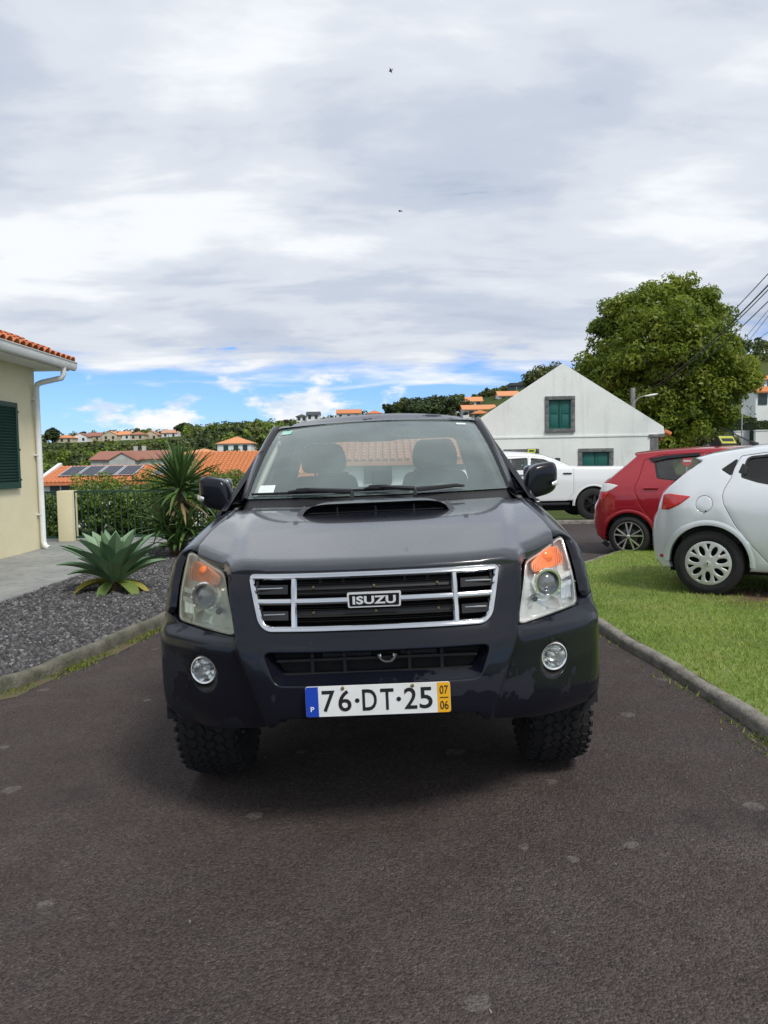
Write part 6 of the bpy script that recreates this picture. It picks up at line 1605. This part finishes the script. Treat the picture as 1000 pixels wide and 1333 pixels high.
# --- red hatchback
tr = Interp([(-.62, .30), (-.54, .19), (-.48, .12), (-.40, .06), (-.30, .018), (-.18, 0), (9, 0)]); tf = Interp([(-9, 0), (2.4, 0), (2.9, .05), (3.12, .14), (3.27, .28), (3.4, .36)])
Wz = Interp([(.15, .79), (.3, .832), (.5, .850), (.70, .852), (.85, .846), (1.0, .815), (1.10, .780), (1.25, .715), (1.42, .635), (1.56, .55)])
sil = [(-.40, .23, 'bumper_valance'), (-.49, .30, 'rear_bumper'), (-.535, .42, 'rear_bumper'), (-.545, .58, 'rear_bumper'), (-.52, .70, 'rear_bumper'), (-.47, .80, 'tailgate'), (-.44, .92, 'tailgate'), (-.39, 1.05, 'tailgate'), (-.30, 1.11, 'rear_window'), (-.12, 1.27, 'rear_window'), (.055, 1.44, 'spoiler'), (.02, 1.475, 'roof'), (.20, 1.495, 'roof'), (.45, 1.515, 'roof'), (.8, 1.535, 'roof'), (1.2, 1.535, 'roof'), (1.55, 1.49, 'windscreen'), (1.95, 1.25, 'windscreen'), (2.35, 1.0, 'bonnet'), (2.7, .93, 'bonnet'), (3.0, .82, 'bonnet'), (3.17, .68, 'front_bumper'), (3.26, .50, 'front_bumper'), (3.25, .32, 'front_bumper'), (3.1, .23, 'front_bumper')]
rdoor = rounded([(.175, 1.39), (.145, 1.25), (.130, 1.15), (.075, 1.00), (.085, .92), (.145, .76), (.28, .56), (.42, .35), (.52, .27), (1.02, .27), (1.03, 1.0), (.98, 1.475), (.40, 1.455)], .02)
rwin = rounded([(.375, 1.125), (.70, 1.085), (.96, 1.065), (.92, 1.44), (.45, 1.405), (.315, 1.385)], .02)
fdoor = rounded([(1.045, .27), (1.98, .27), (2.12, .55), (2.12, .97), (1.50, 1.44), (1.005, 1.475), (1.05, 1.0)], .03); fwin = rounded([(1.04, 1.065), (1.92, 1.03), (1.48, 1.38), (1.0, 1.43)], .03)
tl_ = [('tail_lamp', rounded([(-.155, 1.025), (-.30, 1.055), (-.395, 1.05), (-.415, .925), (-.33, .925), (-.25, .96)], .012), 'lamp_white', .006), ('brake_lamp', rounded([(-.335, .918), (-.414, .918), (-.435, .80), (-.36, .815), (-.27, .945)], .01), 'tail_red', .008)]
YAR, Wy = make_car('hatchback_car', 'red hatchback with black and silver alloy wheels and a roof sign', 'car', (3.93, 11.72, -.015), R(-30), MAT['red_paint'], sil, .24, 2.51, .292, .350, Wz, tr, tf,
    [('rear_door', rdoor, [rwin], ((.30, .985), MAT['red_paint'])), ('front_door', fdoor, [fwin], ((1.18, .985), MAT['red_paint']))], [], tl_, {'belt': 1.07, 'seats': (.35, 1.15), 'dash': 1.9}, 'alloy', .205, .845, MAT['cabin_glass'], {'rear_bumper': .10, 'tailgate': .08, 'rear_window': .06, 'spoiler': .03, 'roof': .035, 'windscreen': .09, 'bonnet': .05, 'front_bumper': .16, 'bumper_valance': .07})
q = MB(); q.prism([(.245, 1.405), (.30, 1.355), (.50, 1.405), (.92, 1.440), (.92, 1.47), (.45, 1.445)], lambda a, b: (a, -Wy(a, b) - .02, b), lambda a, b: (a, -Wy(a, b) + .005, b)); q.build('wind_deflector', MAT['black_gloss'], YAR)
for s in (-1, 1): MB().box((1.90, s * .90, 1.05), (.13, .17, .12)).build('door_mirror', MAT['red_paint'], YAR, bevel=.04, seg=3)
q = MB(); q.tube([(-.38, -Wy(-.38, .30) - .002, .20), (-.30, -Wy(-.30, .2) + .03, .14)], .03, 6); q.build('mud_flap', MAT['black_plastic'], YAR)
def roof_sign(M, label, L=.62, h=.16, w=.13):
    t = empty('roof_sign', M.translation, M.to_euler(), label, 'roof sign')
    q = MB(); q.prism([(-w, 0), (w, 0), (0, h)], lambda a, b: (-L / 2, a, b), lambda a, b: (L / 2, a, b)); q.build('body', MAT['ink_black'], t, smooth=20)
    q = MB(); N = Vector((0, -h, w)).normalized()
    def fc(a, b): return Vector((a, -w + w * b, h * b)) + N * .004
    q.add([fc(-L / 2 + .02, .08), fc(L / 2 - .02, .08), fc(L / 2 - .02, .9), fc(-L / 2 + .02, .9)], [(0, 1, 2, 3)]); q.build('yellow_face', MAT['sign_yellow'], t, recalc=False)
    q = MB()
    for i in range(8):
        x = -L / 2 + .07 + i * (L - .14) / 7; q.add([fc(x - .018, .30) + N * .003, fc(x + .014, .30) + N * .003, fc(x + .018, .62) + N * .003, fc(x - .012, .66) + N * .003], [(0, 1, 2, 3)])
    q.build('lettering', MAT['ink_black'], t, smooth=0, recalc=False)['kind'] = 'stuff'
    MB().span((-L / 2 - .02, -w - .01, -.02), (L / 2 + .02, w + .01, 0)).build('base', MAT['ink_black'], t); return t
bpy.context.view_layer.update()
roof_sign(YAR.matrix_world @ Matrix.Translation((1.16, .05, 1.59)) @ Matrix.Rotation(R(62), 4, 'Z'), 'black and yellow wedge shaped sign on the roof of the red hatchback', .38, .13, .08)
# --- white pickup by the white house
hc = atY(772, 656, 17.9); wrH = .375
tr = Interp([(-1.2, .05), (-.98, .03), (-.85, 0), (9, 0)]); tf = Interp([(-9, 0), (3.5, 0), (3.9, .10), (4.05, .22), (4.2, .3)])
Wz = Interp([(.3, .85), (.5, .89), (.9, .90), (1.1, .88), (1.2, .86), (1.4, .74), (1.6, .64), (1.7, .58)])
sil = [(-.98, .48, 'rear_bumper'), (-1.03, .60, 'rear_bumper'), (-1.0, .68, 'tailgate'), (-.97, 1.18, 'bed_cover'), (-.90, 1.235, 'bed_cover'), (.30, 1.245, 'bed_cover'), (.50, 1.26, 'rear_window'), (.66, 1.34, 'rear_window'), (.86, 1.43, 'roof'), (1.10, 1.52, 'roof'), (1.4, 1.56, 'roof'), (1.9, 1.59, 'roof'), (2.2, 1.55, 'windscreen'), (2.55, 1.36, 'windscreen'), (2.85, 1.17, 'bonnet'), (3.4, 1.12, 'bonnet'), (3.85, 1.02, 'bonnet'), (3.98, .85, 'front_bumper'), (4.05, .60, 'front_bumper'), (4.0, .42, 'front_bumper')]
rdoor = rounded([(.46, 1.235), (.46, .62), (.60, .46), (1.48, .46), (1.50, 1.2), (1.46, 1.52), (1.08, 1.475), (.80, 1.36)], .02); rwin = rounded([(.86, 1.215), (1.45, 1.20), (1.42, 1.47), (1.12, 1.435), (.90, 1.335)], .03)
fdoor = rounded([(1.50, .46), (2.62, .46), (2.68, 1.17), (2.18, 1.495), (1.48, 1.52), (1.52, 1.2)], .03); fwin = rounded([(1.52, 1.20), (2.58, 1.18), (2.16, 1.445), (1.50, 1.475)], .03)
HIL, Wh = make_car('pickup_truck', 'white pickup truck parked beside the white gabled house', 'pickup truck', (hc.x, hc.y + .86, hc.z - wrH), math.pi, MAT['white_car_paint'], sil, .46, 3.08, wrH, .43, Wz, tr, tf,
    [('rear_door', rdoor, [rwin], ((.60, 1.10), MAT['black_gloss'])), ('front_door', fdoor, [fwin], ((1.66, 1.08), MAT['chrome']))], [], [('tail_lamp', rounded([(-.80, 1.19), (-.97, 1.19), (-.98, .98), (-.86, 1.03)], .015), 'lamp_white', .006)], {'belt': 1.17, 'seats': (.9, 1.75), 'dash': 2.4}, 'dark', .215, .885, MAT['cabin_glass'], {'roof': .05, 'windscreen': .10, 'rear_window': .06, 'front_bumper': .15, 'bonnet': .05, 'bed_cover': .02})
for s in (-1, 1):
    MB().span((.55, s * .80, .36), (2.6, s * .90, .42)).build('side_step', MAT['black_plastic'], HIL, bevel=.01)
    MB().box((2.5, s * .98, 1.20), (.12, .18, .16)).build('door_mirror', MAT['white_car_paint'], HIL, bevel=.04)
bpy.context.view_layer.update()
roof_sign(HIL.matrix_world @ Matrix.Translation((1.25, .02, 1.585)) @ Matrix.Rotation(R(150), 4, 'Z'), 'small black and yellow sign on the roof of the white pickup', .24, .11, .08)
# ---------------------------------------------------------------- houses below and behind the garden
pbr('far_window', (.03, .045, .05), .3); pbr('grey_render', (.48, .49, .47), .9, col2=(.34, .35, .33), vscale=.7)
pbr('beige_render', (.56, .49, .36), .9, col2=(.48, .42, .31), vscale=.7); pbr('dark_slab', (.05, .055, .065), .7)
pbr('panel_cell', (.014, .017, .036), .25, spec=.15); pbr('panel_frame', (.55, .56, .57), .35, metal=.7)
HRECT = []
def project(p):
    d = Vector(p) - Vector((0, 0, CAM_H)); cf = Vector((0, math.cos(PITCH), -math.sin(PITCH))); cu = Vector((0, math.sin(PITCH), math.cos(PITCH)))
    k = d.dot(cf); a, b = d.x / k, d.dot(cu) / k; c, s = math.cos(ROLL), math.sin(ROLL); a, b = a * c - b * s, a * s + b * c
    return 500 + a * FPX, 666.5 - b * FPX
def far_house(label, u0, u1, v_ridge, v_eave, v_base, Y, wall='white_render', roof='clay_tile', depth=None, kind='gable', wins=(), yaw=0.0, group=None, tiles=False, chimney=None, name='house', over=.35):
    """front wall laid out from its picture extent at distance Y; ridge runs along the front (gable) or away from us (front)"""
    HRECT.append((u0 - 1, u1 + 1, v_ridge - 1, lerp(v_eave, v_base, .75), Y)); A = atY(u0, v_eave, Y); B = atY(u1, v_eave, Y); w = B.x - A.x; ez = (A.z + B.z) / 2; um = (u0 + u1) / 2; bz = atY(um, v_base, Y).z; d = depth or w * .8
    rise = atY(um, v_ridge, Y + (d / 2 if kind != 'front' else 0)).z - ez; gz_ = min(bz, ZT((A.x + B.x) / 2, Y)) - 2.5
    t = empty(name, ((A.x + B.x) / 2, Y, bz), (0, 0, yaw), label, 'house', group)
    h = ez - bz; g0 = gz_ - bz; q = MB()
    if kind == 'front': q.prism([(-w / 2, g0), (w / 2, g0), (w / 2, h), (0, h + rise), (-w / 2, h)], lambda a, b: (a, 0, b), lambda a, b: (a, d, b))
    elif kind == 'hip' or kind == 'flat': q.span((-w / 2, 0, g0), (w / 2, d, h))
    else: q.prism([(0, g0), (d, g0), (d, h), (d / 2, h + rise), (0, h)], lambda a, b: (-w / 2, a, b), lambda a, b: (w / 2, a, b))
    q.build('wall', MAT[wall], t, smooth=20)
    q = MB(); o_ = over; th = .14
    if kind == 'front':
        sl = rise / (w / 2)
        for s in (-1, 1): q.prism([(0, h + rise + th), (s * (w / 2 + o_), h - o_ * sl + th), (s * (w / 2 + o_), h - o_ * sl), (0, h + rise)], lambda a, b: (a, -.15, b + .02), lambda a, b: (a, d + .15, b + .02))
    elif kind == 'flat': q.span((-w / 2 - .2, -.3, h), (w / 2 + .2, d + .3, h + max(.2, rise)))
    elif kind == 'hip':
        k = min(w, d) / 2; rr = max(.01, w / 2 - k); a, b_ = w / 2 + o_, o_
        q.add([(-a, -b_, h), (a, -b_, h), (a, d + b_, h), (-a, d + b_, h), (-rr, d / 2, h + rise), (rr, d / 2, h + rise), (-a, -b_, h - .12), (a, -b_, h - .12), (a, d + b_, h - .12), (-a, d + b_, h - .12)], [(0, 1, 5, 4), (1, 2, 5), (2, 3, 4, 5), (3, 0, 4), (0, 6, 7, 1), (1, 7, 8, 2), (2, 8, 9, 3), (3, 9, 6, 0), (6, 9, 8, 7)])
    else:
        sl = rise / (d / 2)
        for y0, y1 in ((d / 2, -o_), (d / 2, d + o_)): q.prism([(y0, h + rise + th), (y1, h - o_ * sl + th), (y1, h - o_ * sl), (y0, h + rise)], lambda a, b: (-w / 2 - .2, a, b + .02), lambda a, b: (w / 2 + .2, a, b + .02))
    rf = q.build('roof', MAT[roof], t, smooth=20)
    if tiles:     # rows of rounded tiles as real relief
        sl = rise / (d / 2); L = math.hypot(rise, d / 2) + o_; q = MB(); nc = int((w + .4) / .235); nr = int(L / .36)
        for j in range(nc):
            x = -w / 2 - .1 + j * .235
            for k in range(nr):
                y0 = -o_ + k * .36 * math.cos(math.atan(sl)); y1 = y0 + .40 * math.cos(math.atan(sl)); f = lambda y: h + th + .03 + y * sl
                q.add([(x + r * math.cos(a), y, f(y) + dz2 + r * .8 * math.sin(a)) for y, r, dz2 in ((y0, .10, .035), (y1, .085, .005)) for a in (0, math.pi / 3, 2 * math.pi / 3, math.pi)], [(0, 1, 5, 4), (1, 2, 6, 5), (2, 3, 7, 6), (0, 3, 2, 1)])
        o = q.build('tile_rows', MAT[roof], rf, smooth=50, recalc=False); o['kind'] = 'stuff'
    for wi in wins:
        fx, fz, ww, wh = wi[:4]; p = MB().box((-w / 2 + fx * w, -.03, fz * h), (ww, .08, wh)).build('window', MAT[wi[4] if len(wi) > 4 else 'far_window'], t)
        if ww > 1.1: MB().box((-w / 2 + fx * w, -.075, fz * h), (.06, .02, wh)).build('mullion', MAT['white_paint'], p)
    for c in (chimney or ()): MB().box((-w / 2 + c * w, d * .5, h + rise + .35), (.6, .6, 1.2)).build('chimney', MAT[wall], t)
    return t, w, h, rise, d
# house with solar panels
SHs, w, h, rise, d = far_house('low house with red tiled roof carrying a row of solar panels', 56, 250, 610, 629, 648, 44, 'white_render', 'clay_tile', 6.4, 'gable', ((.12, .5, 1.2, 1.0), (.45, .5, 1.2, 1.0)), tiles=True)
q = MB(); q.prism([(-.5, h - .1), (d / 2, h + rise + .22), (d / 2, h + rise + .40), (-.5, h + .12)], lambda a, b: (-w / 2 - .42, a, b), lambda a, b: (-w / 2 - .18, a, b)); q.build('verge', MAT['white_paint'], SHs)
sl = rise / (d / 2); ca = math.cos(math.atan(sl)); Lr = (d / 2) / ca
bpy.context.view_layer.update()
for i, x in enumerate((.6, 1.72, 2.84, 3.96, 6.05, 7.17, 8.29)):
    y0 = .55; M = SHs.matrix_world @ Matrix.Translation((-w / 2 + x + .55, y0, h + .14 + .16 + y0 * sl)) @ Matrix.Rotation(math.atan(sl), 4, 'X')
    t = empty('solar_panel', M.translation, M.to_euler(), 'dark solar panel in the row on the red tiled roof', 'solar panel', 'solar panels on the red roof'); Lp = Lr - 1.15
    MB().span((-.54, 0, 0), (.54, Lp, .035)).build('frame', MAT['panel_frame'], t); q = MB()
    for a in range(4):
        for b in range(6): q.box((-.345 + a * .23, .06 + (Lp - .12) * (b + .5) / 6, .037), (.215, (Lp - .12) / 6 - .03, .006))
    o = q.build('cells', MAT['panel_cell'], t); o['kind'] = 'stuff'
far_house('house with a broad bright orange tiled roof beside the pickup', 246, 415, 591, 619, 640, 40, 'white_render', 'bright_tile', 7.0, 'gable', ((.2, .5, 1.2, 1.0),), tiles=True)
far_house('small orange roofed outbuilding showing above the broad orange roof', 247, 272, 584, 589, 600, 52, 'white_render', 'bright_tile', 3, 'hip')
far_house('pale house with tiled roof behind the pickup, seen through its windows', 440, 640, 574, 602, 640, 25, 'white_render', 'old_tile', 5.5, 'gable', ((.26, .70, .9, .7), (.75, .7, .9, .7)), tiles=True)
far_house('long grey walled shed with brown red roof in the valley', 118, 212, 588, 598, 612, 130, 'grey_render', 'brown_tile', 10, 'gable', chimney=(.5, .62))
far_house('grey gabled front of the valley shed', 142, 176, 590, 599, 612, 128, 'grey_render', 'brown_tile', 6, 'front')
far_house('white house with orange hipped roof and two windows above the orange roof', 283, 327, 568.5, 577, 589, 165, 'white_render', 'bright_tile', 7, 'hip', ((.25, .45, 1.0, 1.4, 'green_paint'), (.55, .45, 1.0, 1.4, 'green_paint'), (.82, .45, 1.0, 1.4)))
for (u0, u1, vr, ve, vb, Y, wl_, rf_, kd, lb) in ((67, 94, 566, 570, 577, 300, 'beige_render', 'bright_tile', 'hip', 'cream house with orange hipped roof at the left end of the ridge'), (95, 113, 564, 568.5, 576, 305, 'white_render', 'brown_tile', 'front', 'white gable with brown roof beside the cream ridge house'), (112, 131, 563.5, 567.5, 575, 310, 'beige_render', 'brown_tile', 'gable', 'brown roofed long house on the left ridge'),
        (133, 152, 561.5, 566, 574, 300, 'beige_render', 'bright_tile', 'front', 'cream house with orange front gable on the ridge'), (153, 169, 562, 565.5, 573, 305, 'white_render', 'bright_tile', 'gable', 'small white ridge house with orange roof'), (169, 187, 561.5, 565.5, 573, 298, 'beige_render', 'old_tile', 'hip', 'beige house with pale brown hipped roof on the ridge'), (187, 205, 561, 566, 573, 304, 'beige_render', 'old_tile', 'front', 'beige gabled house with pinkish roof on the ridge'), (210, 231, 560, 563.5, 570, 320, 'white_render', 'old_tile', 'gable', 'long low pale house alone on the ridge right of the others'),
        (386, 399, 539, 542, 549, 260, 'white_render', 'dark_slab', 'hip', 'small white house with dark roof above the pickup roof'), (399, 416, 536.5, 540, 547, 255, 'white_render', 'dark_slab', 'gable', 'white box house with grey roof above the pickup'), (438, 470, 533.5, 538, 547, 240, 'white_render', 'bright_tile', 'gable', 'orange roofed house just above the pickup roof centre'), (478, 497, 534, 538, 546, 240, 'white_render', 'bright_tile', 'hip', 'small orange roof right of the pickup roof centre'), (542, 560, 531.5, 536, 544, 200, 'beige_render', 'brown_tile', 'gable', 'low brown roof in front of the dark trees'), (571, 581, 531, 535, 542, 190, 'white_render', 'white_render', 'front', 'tiny white gable among the dark trees'),
        (595, 612, 521, 525, 535, 165, 'white_render', 'bright_tile', 'hip', 'red roofed house at the foot of the green slope'), (607, 628, 517.5, 522, 531, 175, 'white_render', 'bright_tile', 'gable', 'two storey white house with orange roof on the green slope'), (603, 646, 528, 533, 545, 150, 'white_render', 'bright_tile', 'gable', 'long orange roof below the two storey white house'), (616, 636, 533.5, 538, 550, 140, 'beige_render', 'bright_tile', 'hip', 'orange roof beside the left foot of the white gable'), (649, 676, 510, 515, 526, 170, 'white_render', 'bright_tile', 'gable', 'white house with orange roof close to the white gable slope'), (665, 690, 499.5, 502, 511, 190, 'dark_slab', 'dark_slab', 'flat', 'dark flat roofed modern house on the hill crest'),
        (968, 984, 488, 492, 500, 130, 'beige_render', 'bright_tile', 'hip', 'orange roof high on the slope right of the big tree'), (965, 980, 507, 511, 524, 95, 'white_render', 'bright_tile', 'gable', 'red orange roof between the big tree and the white houses'), (984, 1020, 505, 510, 531, 78, 'white_render', 'bright_tile', 'gable', 'white house with orange roof and dark window above the clipped hedge'), (995, 1030, 487, 493, 512, 100, 'white_render', 'bright_tile', 'hip', 'tall white house higher up behind the orange roofed one'), (912, 925, 507, 511, 520, 100, 'white_render', 'bright_tile', 'hip', 'orange roof glimpsed through the big tree crown')):
    w_ = (u1 - u0) / 1000 * Y; n_w = 2 if w_ < 7 else 3
    far_house(lb, u0, u1, vr, ve, vb, Y, wl_, rf_, max(3.0, min(9, w_)), kd, [((k + .5) / n_w, .55, .9, 1.1) for k in range(n_w)] if kd != 'flat' else ((.3, .5, 2.2, 1.4), (.7, .5, 1.6, 1.4)))

# ---------------------------------------------------------------- woods on the slopes
def wood(name, mat, spots, size, per, label, seed):
    P, N, Tn = [], [], []
    for i, (x, y, r, hh) in enumerate(spots):
        z = ZT(x, y); ut, vt = project((x, y, z + hh * 1.15)); ub, vb = project((x, y, z)); pr = r * 1.35 / y * FPX
        if any(Yh > y - 3 and ut + pr > a and ut - pr < b and vt < d_ and vb > c_ for a, b, c_, d_, Yh in HRECT): continue
        C = crown_centres((x, y, z + hh * .55), (r, r, hh * .5), 9, .4, -.6, .2, seed + i); p, n_, t_ = clump_cloud(C, r * .42, per, .8); P.append(p); N.append(n_); Tn.append(t_ * .8 + random.uniform(0, .2))
    P = np.concatenate(P); sz = np.full(len(P), size) * np.clip(P[:, 1] / 160, .45, 1.5)
    return tag(leaf_mesh(name, P, np.concatenate(N), sz, mat, None, np.concatenate(Tn), kind='stuff'), label, 'woodland')
rg = random.Random(12); lots = {'dark_leaf': [], 'olive_leaf': [], 'lime_leaf': []}
for i in range(900):
    y = 68 + 262 * rg.random() ** .8; a = rg.uniform(-.52, .10); x = a * y
    v_ok = True
    m = rg.choices(('dark_leaf', 'olive_leaf', 'lime_leaf'), (.42, .36, .22))[0]
    if math.sin(x * .045 + 1) * math.sin(y * .04) > .35: m = 'lime_leaf' if rg.random() < .6 else m
    lots[m].append((x, y, rg.uniform(1.5, 3.2) * (.6 + y / 420), rg.uniform(1.8, 4.2) * (.55 + y / 620)))
for i in range(150):
    a = rg.uniform(.26, .62); y = rg.uniform(58, 200); lots[rg.choice(('dark_leaf', 'olive_leaf', 'olive_leaf'))].append((a * y, y, rg.uniform(1.8, 3.4), rg.uniform(2.5, 4.5)))
for i in range(90):
    a = rg.uniform(.08, .24); y = rg.uniform(150, 232); lots['olive_leaf'].append((a * y, y, rg.uniform(.8, 1.8), rg.uniform(.8, 1.8)))
wood('woodland', MAT['dark_leaf'], lots['dark_leaf'], .42, 15, 'dark green trees covering the far hillside', 100)
wood('woodland', MAT['olive_leaf'], lots['olive_leaf'], .42, 15, 'olive green scrub covering the far hillside', 900)
wood('woodland', MAT['lime_leaf'], lots['lime_leaf'], .42, 15, 'pale green bushes scattered over the far hillside', 1900)
for i, (u, vt, vb, Y, rx, mt, lb) in enumerate(((508, 527, 540, 230, 2.2, 'dark_leaf', 'small lone dark tree above the pickup roof'), (530, 521, 540, 170, 2.4, 'olive_leaf', 'green tree left of the dark tree group above the pickup'), (545, 519, 540, 165, 3.0, 'dark_leaf', 'tree at the left of the dark group above the brown roof'), (566, 517.5, 540, 160, 3.4, 'dark_leaf', 'tallest dark tree of the group above the pickup'), (586, 518, 540, 158, 3.4, 'dark_leaf', 'round dark tree beside the red roofed house'), (555, 525, 542, 150, 2.6, 'dark_leaf', 'low dark tree between the brown roof and the tall trees'), (240, 552, 563, 310, 3.0, 'dark_leaf', 'round dark tree standing on the left ridge skyline'), (68, 559, 575, 300, 2.6, 'dark_leaf', 'dark tree beside the cream house on the ridge'), (975, 497, 515, 112, 2.6, 'lime_leaf', 'yellow green rounded tree on the slope right of the big tree'))):
    a = atY(u, vt, Y); b = atY(u, vb, Y); hh = a.z - b.z; tree('hillside_tree', (a.x, Y, b.z + hh * .55), (rx, rx, hh * .48), 60, rx * .3, 34, .30 * Y / 160, MAT[mt], lb, .25, 70 + i, ground=min(b.z, ZT(a.x, Y)))

# ---------------------------------------------------------------- birds
pbr('bird_dark', (.02, .02, .022), .8)
def bird(u, v, Y, span, bank, label):
    p = atY(u, v, Y); t = empty('bird', p, (0, bank, R(40)), label, 'bird', None); q = MB()
    q.lathe([(.0005, -.11), (.02, -.09), (.034, -.02), (.030, .04), (.02, .09), (.022, .11), (.0005, .14)], Matrix.Rotation(R(-90), 4, 'X'), 10)
    for s in (-1, 1):
        prof = [(0, .05, 0), (.35, .075, .05), (.75, .01, .03), (1, -.06, -.01), (.7, -.03, .025), (.35, -.03, .045), (0, -.05, 0)]
        q.add([(s * a * span / 2, b, c) for a, b, c in prof] + [(s * a * span / 2, b, c - .008) for a, b, c in prof], [tuple(range(7)), tuple(range(13, 6, -1))] + [(i, (i + 1) % 7, (i + 1) % 7 + 7, i + 7) for i in range(7)])
    q.add([(-.02, -.10, 0), (.02, -.10, 0), (.045, -.19, 0), (-.045, -.19, 0), (0, -.15, .006)], [(0, 1, 2, 4), (0, 4, 3)])
    q.build('body', MAT['bird_dark'], t, smooth=40); return t
bird(508.5, 92, 42, .30, R(55), 'small dark bird high in the clouds, wings tilted upright'); bird(521, 275, 46, .34, R(8), 'small dark bird gliding level below the other bird')
bpy.context.view_layer.update()
